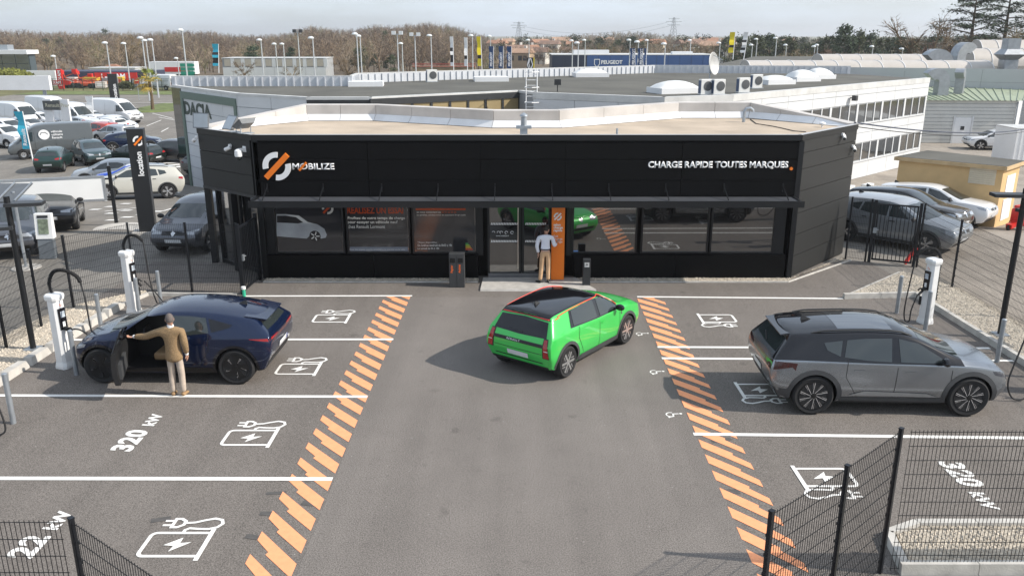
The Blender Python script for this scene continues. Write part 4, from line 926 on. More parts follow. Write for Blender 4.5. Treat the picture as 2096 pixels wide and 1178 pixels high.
def fixtures(c, zbelt, xm, body=DARKP, plate_txt=None, rails=False, fin=True):
    for sg in (1, -1):
        me = MB(); me.lathe([(.02, -.06), (.07, -.04), (.09, .0), (.085, .05), (.05, .07)], 12, axis='x'); me.v = [(xm+x*.8, sg*(c.W/2+.05+y*1.3), zbelt+.05+z*.85) for x, y, z in me.v]
        me.bar((xm+.02, sg*(c.W/2-.09), zbelt+.0), (xm, sg*(c.W/2+.02), zbelt+.02), .05, .03)
        c.mesh('mirror', me, body)
    if rails:
        for sg in (1, -1):
            pts = [c.hit('T', x, sg*.60)[0]+Vector((0, 0, .03 if -1.3 < x < .35 else .0)) for x in [-1.45+.2*i for i in range(10)]]
            c.mesh('roof_rail', MB().tube(pts, .018, 6), DARKP)
    if fin:
        x = c.T['dims'][0]*.62; p, n_ = c.hit('T', x, 0); c.mesh('antenna_fin', MB().add([(x-.1, -.025, p.z-.01), (x+.12, -.02, p.z-.01), (x+.12, .02, p.z-.01), (x-.1, .025, p.z-.01), (x-.09, 0, p.z+.075), (x-.05, 0, p.z+.07)], [(0, 1, 5, 4), (1, 2, 5), (2, 3, 4, 5), (3, 0, 4), (0, 3, 2, 1)]), DARKP, None, False)
PROTO = {}
def quick_car(kind, dims=None, style='five', cab='body', rails=False):
    """a parked car with glazing, lamps, plates and cladding"""
    key = (kind, style, cab, tuple(dims) if dims else None, rails)
    if key in PROTO: return PROTO[key]
    c = Car(kind, 2, dims); x0, x1, W, H = c.T['dims']; P0 = None
    BP = paint('proto_paint', (.3, .3, .3))
    if kind == 'van':
        c.both('window', [(1.98, 1.32), (1.5, 1.28), (1.08, 1.26)], [(1.92, 1.4), (1.55, 1.85), (1.08, 1.92)], TINT)
        c.add('windscreen', [(2.1, -.78), (2.18, 0), (2.1, .78)], [(1.3, -.7), (1.36, 0), (1.3, .7)], 'T', TINT)
        c.sym('tail_light', [(.84, .75), (.94, .75)], [(.84, 1.25), (.94, 1.25)], 'B', LREDM); c.sym('head_light', [(.5, .98), (.86, 1.0)], [(.5, 1.08), (.86, 1.2)], 'F', LCLR)
        c.add('grille', [(-.5, .86), (.5, .86)], [(-.5, 1.05), (.5, 1.05)], 'F', DARKP); c.add('bumper', [(-.8, .45), (.8, .45)], [(-.8, .72), (.8, .72)], 'F', GREYT, per=8)
        c.add('plate', [(-.26, .55), (.26, .55)], [(-.26, .66), (.26, .66)], 'F', PLATE, off=.012)
        c.both('side_moulding', [(-2.5, .55), (2.0, .55)], [(-2.5, .68), (2.0, .68)], GREYT, off=.008, per=8)
        c.both('door_seam', [(.98, .55), (.98, 1.9)], [(1.0, .55), (1.0, 1.9)], DARKP, per=6, m=1); c.both('door_seam', [(-.35, .6), (-.35, 2.1)], [(-.335, .6), (-.335, 2.1)], DARKP, per=6, m=1)
        c.arches(GREYT, .05, False); fixtures(c, 1.35, 1.85, DARKP, fin=False)
    else:
        zb = {'suv': 1.02, 'fast': .98, 'box': 1.0, 'mono': 1.0}[kind]*H/{'suv': 1.57, 'fast': 1.5, 'box': 1.495, 'mono': 1.56}[kind]; sx = (x1-x0)/4.3; zt = H*.905
        ax = {'suv': .98, 'fast': .93, 'box': .82, 'mono': 1.0}[kind]*sx
        drop = .13 if kind == 'fast' else .0
        c.both('window', [(ax, zb), (.5*sx, zb+.01), (.06, zb+.02)], [(ax-.06, zb+.04), (.44*sx, zt-.09), (.06, zt)], TINT)
        c.both('window', [(-.02, zb+.02), (-.5*sx, zb+.04), (-.92*sx, zb+.08)], [(-.02, zt), (-.5*sx, zt-.01), (-.84*sx, zt-.05-drop*.3)], TINT)
        c.both('quarter_window', [(-.98*sx, zb+.09), (-1.3*sx, zb+.17)], [(-.91*sx, zt-.06-drop*.3), (-1.22*sx, zt-.12-drop*.6)], TINT)
        c.add('windscreen', [(ax+.22, -.7), (ax+.32, 0), (ax+.22, .7)], [(.47*sx, -.58), (.55*sx, 0), (.47*sx, .58)], 'T', TINT)
        c.add('rear_window', [(-.62, zb+.12), (0, zb+.1), (.62, zb+.12)], [(-.5, zt-.06-drop*.8), (0, zt-.03-drop*.8), (.5, zt-.06-drop*.8)], 'B', TINT)
        c.sym('tail_light', [(.48, zb-.13), (.8, zb-.12)], [(.48, zb-.05), (.8, zb+.02)], 'B', LREDM)
        c.both('tail_light', [(x0+.1, zb-.14), (x0+.3, zb-.1)], [(x0+.1, zb+.0), (x0+.3, zb-.02)], LREDM)
        zh = zb-.3
        c.sym('head_light', [(.38, zh+.02), (.76, zh)], [(.38, zh+.08), (.76, zh+.15)], 'F', LCLR)
        c.both('head_light', [(x1-.32, zh+.06), (x1-.1, zh)], [(x1-.42, zh+.13), (x1-.1, zh+.1)], LCLR)
        c.add('grille', [(-.36, zh-.02), (.36, zh-.02)], [(-.36, zh+.06), (.36, zh+.06)], 'F', DARKP); c.add('lower_grille', [(-.6, .3), (.6, .3)], [(-.55, .44), (.55, .44)], 'F', DARKP, per=8)
        bd = c.add('badge', [(-.07, zh+.03), (0, zh-.06), (.07, zh+.03)], [(-.07, zh+.04), (0, zh+.14), (.07, zh+.04)], 'F', CHROME, off=.014, m=2)
        c.add('plate', [(-.26, .45), (.26, .45)], [(-.26, .56), (.26, .56)], 'F', PLATE, off=.012); c.add('plate', [(-.26, .5), (.26, .5)], [(-.26, .61), (.26, .61)], 'B', PLATE, off=.012)
        c.add('rear_bumper_trim', [(-.7, .28), (.7, .28)], [(-.7, .42), (.7, .42)], 'B', DARKP, per=8)
        c.both('door_seam', [(.02, .38), (.02, zb)], [(.034, .38), (.034, zb)], DARKP, per=4, m=1); c.both('door_seam', [(ax-.02, .38), (ax+.0, zb-.02)], [(ax-.006, .38), (ax+.014, zb-.02)], DARKP, per=4, m=1)
        c.both('door_handle', [(.1, zb-.13), (.28, zb-.13)], [(.1, zb-.1), (.28, zb-.1)], DARKP, off=.012); c.both('door_handle', [(-.82*sx, zb-.11), (-.66*sx, zb-.11)], [(-.82*sx, zb-.08), (-.66*sx, zb-.08)], DARKP, off=.012)
        if kind in ('suv', 'fast'): c.arches(GREYT)
        else: c.arches(DARKP, .025, True)
        fixtures(c, zb, ax-.1, DARKP, rails=rails)
    c.wells()
    root = c.finish('parked_car', [BP, BP, BP, DARKP]); put_wheels(root, c, style)
    PROTO[key] = root; root['used'] = 0
    return root
def place(root, paint_m, label, cat, group, p, head, name=None, roof=None, pillar=None):
    r = copy_tree(root)
    if 'used' in r: del r['used']
    r.name = name or 'parked_car'; r.location = p; r.rotation_euler = (0, 0, head); tag(r, label, cat, group)
    for ch in r.children:
        if ch.name.split('.')[0] == 'body':
            for i, mm in ((0, paint_m), (1, pillar or paint_m), (2, roof or paint_m)):
                ch.material_slots[i].link = 'OBJECT'; ch.material_slots[i].material = mm
    return r
def drop_protos():
    for r in PROTO.values():
        for ch in list(r.children_recursive): bpy.data.objects.remove(ch)
        bpy.data.objects.remove(r)
def ground_pose(x, y, head):
    z = gz(y); n_ = Vector((0, 2/22, 1)).normalized() if 28 < y < 50 else Vector((0, 0, 1))
    f = Vector((math.cos(head), math.sin(head), 0)); f = (f-n_*f.dot(n_)).normalized(); l = n_.cross(f)
    return Matrix.Translation((x, y, z)) @ Matrix((f, l, n_)).transposed().to_4x4()
# ---------------------------------------------------------------- green hatchback with black roof
GREEN = paint('bright_green_paint', (.045, .50, .085), .1, .3); GLOSSB = mat('gloss_black_roof', (.006, .006, .008), .12, 0, .05, coat=1, spec=.1); REDL = mat('red_line', (.7, .05, .03), .35, 0, .03)
c = Car('box', 3); zb = 1.0
c.both('pillar_trim', [(.92, zb-.02), (.45, zb-.01), (-.1, zb), (-1.12, zb+.055)], [(.84, zb+.08), (.42, 1.355), (-.1, 1.405), (-1.0, 1.38)], GLOSSB, off=.006, per=10, m=8)
c.both('window', [(.82, zb+.01), (.45, zb+.015), (.06, zb+.02)], [(.78, zb+.07), (.42, 1.335), (.08, 1.392)], TINT, off=.012, per=8, m=6)
c.both('window', [(-.06, zb+.025), (-.5, zb+.04), (-1.0, zb+.08)], [(-.06, 1.395), (-.5, 1.40), (-.94, 1.37)], TINT, off=.012, per=8, m=6)
for vw in 'LR': c.mesh('roof_line', MB().tube(smooth_path([c.hit(vw, *p)[0]+c.hit(vw, *p)[1]*.012 for p in ((.86, 1.07), (.74, 1.17), (.6, 1.27), (.42, 1.36), (.1, 1.405), (-.4, 1.415), (-.9, 1.40), (-1.25, 1.372), (-1.4, 1.355))], 4), .012, 6), REDL)
c.add('spoiler', [(-.64, 1.3), (0, 1.325), (.64, 1.3)], [(-.56, 1.40), (0, 1.44), (.56, 1.40)], 'B', GLOSSB, off=.005)
c.add('roof_line', [(-.67, 1.31), (0, 1.335), (.67, 1.31)], [(-.67, 1.33), (0, 1.355), (.67, 1.33)], 'B', REDL, off=.016, m=1, per=8)
rw = c.add('rear_window', [(-.68, .99), (0, .97), (.68, .99)], [(-.6, 1.275), (0, 1.305), (.6, 1.275)], 'B', GLOSSB, per=8, m=6)
c.add('wiper', [(-.05, 1.0), (.32, 1.03)], [(-.05, 1.02), (.32, 1.045)], 'B', DARKP, off=.016)
c.sym('tail_light', [(.64, .58), (.81, .58)], [(.62, .99), (.73, .99)], 'B', DARKP, off=.005)
c.sym('tail_light_lens', [(.665, .60), (.80, .60)], [(.64, .97), (.72, .97)], 'B', LREDM, off=.011); c.sym('tail_light_bar', [(.675, .74), (.775, .74)], [(.675, .755), (.775, .755)], 'B', PLATE, off=.015)
c.add('tailgate_strip', [(-.64, .80), (.64, .80)], [(-.64, .87), (.64, .87)], 'B', DARKP, per=8, off=.006)
c.add('plate', [(-.27, .50), (.27, .50)], [(-.27, .61), (.27, .61)], 'B', PLATE, off=.012)
c.add('tailgate_seam', [(-.62, .655), (.62, .655)], [(-.62, .667), (.62, .667)], 'B', DARKP, per=8, m=1); c.add('bumper_slot', [(-.62, .44), (.62, .44)], [(-.62, .465), (.62, .465)], 'B', DARKP, per=8, m=1)
c.add('bumper_lower', [(-.72, .24), (.72, .24)], [(-.74, .37), (.74, .37)], 'B', DARKP, per=8, off=.008)
c.add('windscreen', [(1.0, -.68), (1.1, 0), (1.0, .68)], [(.44, -.57), (.51, 0), (.44, .57)], 'T', TINT)
c.sym('head_light', [(.4, .72), (.76, .72)], [(.4, .86), (.76, .86)], 'F', LCLR); c.add('grille', [(-.6, .4), (.6, .4)], [(-.6, .5), (.6, .5)], 'F', DARKP, per=8)
c.add('badge', [(-.07, .78), (0, .69), (.07, .78)], [(-.07, .79), (0, .88), (.07, .79)], 'F', CHROME, off=.012, m=2); c.add('plate', [(-.26, .52), (.26, .52)], [(-.26, .63), (.26, .63)], 'F', PLATE, off=.012)
c.both('door_seam', [(.005, .36), (.02, zb)], [(.017, .36), (.032, zb)], DARKP, per=5, m=1); c.both('door_seam', [(.86, .4), (.9, zb-.03)], [(.872, .4), (.912, zb-.03)], DARKP, per=5, m=1)
c.both('door_seam', [(-.86, .78), (-.82, zb+.02)], [(-.848, .78), (-.808, zb+.02)], DARKP, per=5, m=1); c.both('door_seam', [(-.66, .4), (-.86, .78)], [(-.648, .4), (-.848, .78)], DARKP, per=5, m=1)
c.both('door_handle', [(.1, .84), (.27, .84)], [(.1, .875), (.27, .875)], GREEN, off=.016)
c.both('front_badge', [(.95, .83), (.99, .83)], [(.95, .89), (.99, .89)], CHROME, off=.008, m=1)
c.arches(GREYT, .07); c.both('sill', [(-.88, .22), (.88, .22)], [(-.75, .38), (.8, .33)], GREYT, off=.012, per=8, m=3)
fixtures(c, zb, .74, GLOSSB)
c.wells(); g = c.finish('green_hatchback', [GREEN, GREEN, GLOSSB, DARKP]); put_wheels(g, c, 'block', .0)
p_, n_ = c.hit('B', 0, .835); lt = text_me('RENAULT', .055, 0, .001, 0, 'CENTER', 1.6); link('lettering', lt, WPRINT, g, mtx=face_mtx(p_+n_*.012+Vector((0, .12, -.02)), n_))
g.matrix_world = ground_pose(1.2, 17.06, math.atan2(2.08, 1.56)) @ Matrix.Scale(.95, 4); tag(g, 'bright green hatchback with black roof and thin red roof line on the lane', 'car')
# ---------------------------------------------------------------- grey crossover
GREYC = mat('satin_grey_paint', (.29, .31, .335), .25, .85, .03, 2, coat=.4)
c = Car('suv', 3, nose=2.09); zb = 1.02
c.both('window', [(.93, zb), (.5, zb+.0), (.1, zb+.015)], [(.88, zb+.05), (.44, 1.335), (.08, 1.42)], TINT, off=.006, per=8, m=6)
c.both('window', [(-.06, zb+.015), (-.5, zb+.04), (-.9, zb+.09)], [(-.04, 1.425), (-.5, 1.42), (-.84, 1.39)], TINT, off=.006, per=8, m=6)
c.both('quarter_window', [(-.97, zb+.1), (-1.2, zb+.2)], [(-.92, 1.38), (-1.25, 1.34)], TINT, off=.006, per=8, m=6)
c.add('windscreen', [(1.2, -.72), (1.3, 0), (1.2, .72)], [(.47, -.6), (.55, 0), (.47, .6)], 'T', TINT)
c.add('sunroof', [(.3, -.5), (.3, .5)], [(-.95, -.5), (-.95, .5)], 'T', glass('sunroof_glass', (.02, .022, .025), .02, 1, 2.4), per=8)
c.add('rear_window', [(-.62, 1.12), (0, 1.1), (.62, 1.12)], [(-.52, 1.38), (0, 1.41), (.52, 1.38)], 'B', TINT, per=5)
c.add('wiper', [(-.02, 1.12), (.3, 1.2)], [(-.02, 1.14), (.3, 1.215)], 'B', DARKP, off=.014)
c.sym('tail_light', [(.42, .89), (.82, .86)], [(.42, .95), (.80, 1.02)], 'B', mat('smoked_tail_light', (.05, .012, .012), .12, 0, .15, 12, coat=.8))
c.both('tail_light', [(-2.15, .86), (-1.82, .92), (-1.76, .86)], [(-2.12, 1.02), (-1.8, 1.0), (-1.73, .99)], MATS['smoked_tail_light'])
c.add('plate', [(-.26, .62), (.26, .62)], [(-.26, .73), (.26, .73)], 'B', PLATE, off=.012); c.add('rear_bumper', [(-.8, .28), (.8, .28)], [(-.82, .52), (.82, .52)], 'B', GREYT, per=8, off=.006)
c.both('rear_bumper_corner', [(-2.15, .3), (-1.82, .3)], [(-2.18, .52), (-1.84, .5)], GREYT, off=.006)
c.sym('head_light', [(.42, .74), (.8, .7)], [(.42, .80), (.8, .84)], 'F', LCLR); c.both('head_light', [(1.81, .80), (2.02, .74)], [(1.76, .87), (2.02, .85)], mat('dark_head_light', (.06, .065, .08), .1, .2, .3, 25, coat=1))
c.add('grille', [(-.6, .36), (.6, .36)], [(-.6, .5), (.6, .5)], 'F', DARKP, per=8); c.add('badge', [(-.07, .74), (0, .65), (.07, .74)], [(-.07, .75), (0, .84), (.07, .75)], 'F', CHROME, off=.012, m=2)
c.add('plate', [(-.26, .53), (.26, .53)], [(-.26, .63), (.26, .63)], 'F', PLATE, off=.012)
for s_ in ((.02, .33, .06, zb), (.98, .36, 1.03, zb-.02), (-.86, .75, -.84, zb+.06), (-.62, .36, -.86, .75)):
    c.both('door_seam', [(s_[0], s_[1]), (s_[2], s_[3])], [(s_[0]+.011, s_[1]), (s_[2]+.011, s_[3])], DARKP, per=5, m=1)
c.both('door_handle', [(.2, .84), (.4, .84)], [(.2, .868), (.4, .868)], GREYC, off=.01); c.both('door_handle', [(-.72, .86), (-.52, .86)], [(-.72, .888), (-.52, .888)], GREYC, off=.01)
c.both('door_moulding', [(-.78, .40), (.82, .38)], [(-.5, .49), (.62, .45)], mat('satin_silver', (.4, .42, .44), .3, .7, .05), off=.012, per=8)
c.arches(GREYT, .085); c.both('sill', [(-.95, .2), (.95, .2)], [(-.88, .35), (.9, .33)], GREYT, off=.009, per=8)
fixtures(c, zb+.01, .84, GLOSSB, rails=True)
c.mesh('spoiler', MB().add([(-1.55, -.5, 1.475), (-1.55, .5, 1.475), (-1.98, .53, 1.42), (-2.02, 0, 1.445), (-1.98, -.53, 1.42), (-1.55, -.5, 1.43), (-1.55, .5, 1.43), (-1.98, .54, 1.405), (-2.0, 0, 1.41), (-1.98, -.54, 1.405)], [(0, 4, 3, 2, 1), (5, 6, 7, 8, 9), (1, 2, 7, 6), (2, 3, 8, 7), (3, 4, 9, 8), (4, 0, 5, 9), (0, 1, 6, 5)]), GLOSSB, None, False)
c.wells(); g = c.finish('grey_crossover', [GREYC, GLOSSB, GLOSSB, DARKP]); put_wheels(g, c, 'turbine')
g.matrix_world = ground_pose(6.9, 14.74, -.03); tag(g, 'satin grey crossover with black glass roof plugged in on the right', 'car')
# ---------------------------------------------------------------- navy hatchback with its driver door open
NAVY = paint('navy_paint', (.004, .012, .043), .35, .2)
c = Car('fast', 3, nose=1.9); zb = .99; W2 = c.W/2
c.add('window', [(.85, zb), (.5, zb), (.06, zb+.01)], [(.8, zb+.06), (.42, 1.3), (.08, 1.37)], 'R', TINT)
c.both('window', [(-.06, zb+.01), (-.45, zb+.03), (-.85, zb+.07)], [(-.06, 1.37), (-.45, 1.365), (-.78, 1.33)], TINT)
c.both('quarter_trim', [(-.9, zb+.08), (-1.25, zb+.16)], [(-.83, 1.32), (-1.3, 1.2)], GLOSSB)
c.add('windscreen', [(1.16, -.7), (1.26, 0), (1.16, .7)], [(.44, -.56), (.51, 0), (.44, .56)], 'T', TINT)
c.add('rear_window', [(-.58, 1.06), (0, 1.05), (.58, 1.06)], [(-.5, 1.2), (0, 1.23), (.5, 1.2)], 'B', TINT, per=5)
c.add('rear_window_upper', [(-1.86, -.5), (-1.88, 0), (-1.86, .5)], [(-1.76, -.48), (-1.77, 0), (-1.76, .48)], 'T', TINT)
c.sym('tail_light', [(.3, .91), (.78, .90)], [(.3, .925), (.78, .95)], 'B', LREDM); c.both('tail_light', [(-2.02, .89), (-1.66, .94)], [(-2.0, .95), (-1.64, .952)], LREDM)
c.add('plate', [(-.26, .6), (.26, .6)], [(-.26, .71), (.26, .71)], 'B', PLATE, off=.012); c.add('plate_band', [(-.26, .6), (-.22, .6)], [(-.26, .71), (-.22, .71)], 'B', mat('plate_blue', (.02, .06, .4), .4, 0, 0), off=.016)
c.add('rear_bumper', [(-.72, .26), (.72, .26)], [(-.74, .46), (.74, .46)], 'B', DARKP, per=8, off=.006)
c.sym('head_light', [(.36, .70), (.74, .68)], [(.36, .76), (.74, .80)], 'F', LCLR); c.both('head_light', [(1.64, .76), (1.83, .71)], [(1.6, .82), (1.83, .81)], LCLR)
c.add('grille', [(-.6, .3), (.6, .3)], [(-.6, .44), (.6, .44)], 'F', DARKP, per=8); c.add('badge', [(-.07, .7), (0, .61), (.07, .7)], [(-.07, .71), (0, .8), (.07, .71)], 'F', CHROME, off=.012, m=2)
c.add('plate', [(-.26, .48), (.26, .48)], [(-.26, .58), (.26, .58)], 'F', PLATE, off=.012)
c.both('door_seam', [(-.84, .72), (-.84, zb+.05)], [(-.83, .72), (-.83, zb+.05)], DARKP, per=5, m=1); c.both('door_seam', [(-.6, .34), (-.84, .72)], [(-.59, .34), (-.83, .72)], DARKP, per=5, m=1)
c.arches(GLOSSB, .05); fixtures(c, zb, .78, GLOSSB)
c.mesh('spoiler', MB().add([(-1.5, -.56, 1.335), (-1.5, .56, 1.335), (-1.93, .52, 1.255), (-1.97, 0, 1.27), (-1.93, -.52, 1.255), (-1.5, -.56, 1.29), (-1.5, .56, 1.29), (-1.9, .51, 1.225), (-1.94, 0, 1.235), (-1.9, -.51, 1.225)], [(0, 4, 3, 2, 1), (5, 6, 7, 8, 9), (1, 2, 7, 6), (2, 3, 8, 7), (3, 4, 9, 8), (4, 0, 5, 9), (0, 1, 6, 5)]), NAVY, None, False)
# door opening (left side faces the camera): skin first, then the hole
DP_B = [(.90, .33), (.45, .32), (-.02, .33)]; DP_T = [(.92, zb-.02), (.45, zb-.01), (-.06, zb)]
skin_v, skin_f = c.patch(DP_B, DP_T, 'L', 0, 5, 6); glass_v, glass_f = c.patch([(.82, zb), (.45, zb), (-.03, zb+.005)], [(.78, zb+.05), (.42, 1.3), (-.01, 1.36)], 'L', -.01, 4, 4)
poly = [(.90, .31), (.93, .95), (.86, zb+.06), (.43, 1.33), (.02, 1.39), (-.05, zb), (-.04, .31)]
mb = MB(); n = len(poly); mb.add([(p[0], W2+.2, p[1]) for p in poly]+[(p[0], W2-.75, p[1]) for p in poly], [list(range(n)), list(range(n, 2*n))[::-1]]+[[(i+1) % n, i, n+i, n+(i+1) % n] for i in range(n)])
cm = mb.mesh('cutter'); bm = bmesh.new(); bm.from_mesh(cm); bmesh.ops.recalc_face_normals(bm, faces=bm.faces[:]); bm.to_mesh(cm); bm.free()
c.me = cut(c.me, cm, None)
for p in c.me.polygons:
    q = p.center
    if -.06 < q.x < .94 and .30 < q.z < 1.40 and 0 < q.y < W2-.05 and abs(p.normal.z) < 2:
        o_, _, _, d_ = c.bvh.find_nearest(q)
        if d_ > .012: p.material_index = 3
c.wells(); g = c.finish('navy_hatchback', [NAVY, NAVY, NAVY, DARKP]); put_wheels(g, c, 'dark')
SEATM = mat('tan_seat', (.26, .17, .09), .7, 0, .1, 6)
link('seat', bevel_box((.5, .5, .16), .05, 3), SEATM, g, loc=(.12, .42, .5)); o = link('seat_back', bevel_box((.14, .48, .62), .05, 3), SEATM, g, loc=(-.08, .42, .85)); o.rotation_euler = (0, -.25, 0)
sw = MB(); sw.tube([(.52+.03*math.cos(t*.39), .42+.17*math.sin(t*.39), .92+.17*math.cos(t*.39)) for t in range(17)], .016, 6); sw.build('steering_wheel', DARKP, g, True)
# the door leaf
hinge = Vector((.92, W2-.06, 0)); ang = R(-72); T_ = Matrix.Translation(hinge) @ Matrix.Rotation(ang, 4, 'Z') @ Matrix.Translation(-hinge)
def door_part(vs, fs, name, m, th=0, parent=None):
    vs = [Vector(v) for v in vs]; n = len(vs); mb = MB()
    if th:
        allv = [tuple(T_ @ v) for v in vs]+[tuple(T_ @ (v+Vector((0, -th, 0)))) for v in vs]
        mb.add(allv, fs, 0); mb.add([], [], 0)
        for f in fs: mb.f.append([i+n for i in f][::-1]); mb.m.append(1)
        from collections import Counter
        ec = Counter(); 
        for f in fs:
            for i in range(len(f)): ec[tuple(sorted((f[i-1], f[i])))] += 1
        for (a_, b_), k in ec.items():
            if k == 1: mb.f.append([a_, b_, b_+n, a_+n]); mb.m.append(1)
    else: mb.add([tuple(T_ @ v) for v in vs], fs)
    return mb.build(name, m, parent or g, True)
dr = door_part(skin_v, skin_f, 'driver_door', [NAVY, DARKP], .09); dr['label'] = 'open driver door swung out towards the camera'
door_part(glass_v, glass_f, 'door_glass', TINT, 0, dr)
fr = MB(); ring = [c.hit('L', *p)[0]-Vector((0, .02, 0)) for p in [(.9, zb), (.85, zb+.06), (.62, 1.19), (.43, 1.32), (.2, 1.37), (.0, 1.385), (-.04, 1.2), (-.05, zb)]]; fr.tube([T_ @ q for q in ring], .018, 6); fr.build('door_frame', GLOSSB, dr, True)
mm = MB(); mm.box((.45, W2-.13, .55), (.7, .06, .3)); mm.v = [tuple(T_ @ Vector(v)) for v in mm.v]; mm.build('door_pocket', GREYT, dr)
g.matrix_world = ground_pose(-6.78, 16.13, math.pi-.02); tag(g, 'dark navy hatchback at the left chargers with driver door open', 'car')
# the mirror of the open side belongs to the door; keep the body mirror on the far side only
# ================================================================= PEOPLE
def skin(joints, edges, root, lev=2):
    me = bpy.data.meshes.new('figure'); names = list(joints); me.from_pydata([joints[k][0] for k in names], [(names.index(a), names.index(b)) for a, b in edges], [])
    o = bpy.data.objects.new('figure', me); COL.objects.link(o)
    sk = o.modifiers.new('k', 'SKIN'); sk.use_smooth_shade = True; sk.branch_smoothing = .3
    layer = me.skin_vertices[0] if me.skin_vertices else None
    for i, k in enumerate(names):
        r = joints[k][1]; layer.data[i].radius = r if isinstance(r, tuple) else (r, r); layer.data[i].use_root = (k == root)
    sb = o.modifiers.new('s', 'SUBSURF'); sb.levels = lev; sb.render_levels = lev
    out = eval_mesh(o); bpy.data.objects.remove(o); out.materials.clear()
    return out
SKIN = mat('skin', (.48, .27, .19), .55, 0, .06, 8)
def join(meshes):
    bm = bmesh.new()
    for m in meshes: bm.from_mesh(m)
    out = bpy.data.meshes.new('body'); bm.to_mesh(out); bm.free(); out.polygons.foreach_set('use_smooth', [True]*len(out.polygons)); return out
def head_mesh(c, yaw, tilt):
    bm = bmesh.new(); bmesh.ops.create_uvsphere(bm, u_segments=20, v_segments=14, radius=1)
    for v in bm.verts:
        x, y, z = v.co; s_ = 1-.22*max(0, -z)**1.5
        v.co = Vector((x*.075*s_, y*.096*(1-.1*max(0, -z)), z*.118))
        if y > .75 and -.35 < z < .1 and abs(x) < .3: v.co.y += .022*(1-abs(x)/.3)
        if y > .7 and .08 < z < .3 and .2 < abs(x) < .6: v.co.y -= .008
        if y > .7 and -.6 < z < -.45 and abs(x) < .4: v.co.y += .005
    T = Matrix.Translation(c) @ Matrix.Rotation(yaw, 4, 'Z') @ Matrix.Rotation(tilt, 4, 'X')
    for sg in (1, -1):
        r = bmesh.ops.create_uvsphere(bm, u_segments=8, v_segments=6, radius=1)
        for v in r['verts']: v.co = Vector((sg*.077+v.co.x*.01, -.005+v.co.y*.02, v.co.z*.032))
    bm.transform(T); me = bpy.data.meshes.new('head'); bm.to_mesh(me); bm.free()
    hb = bmesh.new(); bmesh.ops.create_uvsphere(hb, u_segments=22, v_segments=16, radius=1); rnd = random.Random(3)
    for v in hb.verts: v.co = Vector((v.co.x*.083*(1+rnd.uniform(-.02, .03)), v.co.y*.103-.008, v.co.z*.124+.008))
    dl = [v for v in hb.verts if (v.co.y > .02 and v.co.z < .07-(0)) or v.co.z < -.055 or (abs(v.co.x) > .06 and v.co.z < -.01 and v.co.y > -.03)]
    bmesh.ops.delete(hb, geom=dl, context='VERTS'); hb.transform(T); hm = bpy.data.meshes.new('hair'); hb.to_mesh(hm); hb.free()
    hm.polygons.foreach_set('use_smooth', [True]*len(hm.polygons))
    return me, hm
def hand_mesh(w_, d, side, curl=.5):
    d = Vector(d).normalized(); s_ = Vector(side).normalized(); n_ = d.cross(s_).normalized(); w_ = Vector(w_)
    P = {'w': (w_, (.024, .018)), 'p': (w_+d*.05, (.036, .016)), 'k': (w_+d*.085, (.036, .014))}
    ms = [skin(P, [('w', 'p'), ('p', 'k')], 'w', 1)]
    for i, (o_, L) in enumerate(((-.027, .07), (-.009, .08), (.009, .075), (.026, .06))):
        b = w_+d*.085+s_*o_; q1 = b+d*L*.45-n_*L*.15*curl; q2 = q1+(d*(1-curl)-n_*curl).normalized()*L*.35; q3 = q2+(d*(1-1.5*curl)-n_*curl*1.4).normalized()*L*.25
        t = MB().tube([b-d*.02, q1, q2, q3], [.0095, .009, .008, .006], 6); ms.append(t.mesh('finger', True))
    b = w_+d*.03-s_*.03; ms.append(MB().tube([b, b+d*.03-s_*.022-n_*.01, b+d*.06-s_*.026-n_*.022], [.011, .010, .007], 6).mesh('thumb', True))
    return ms
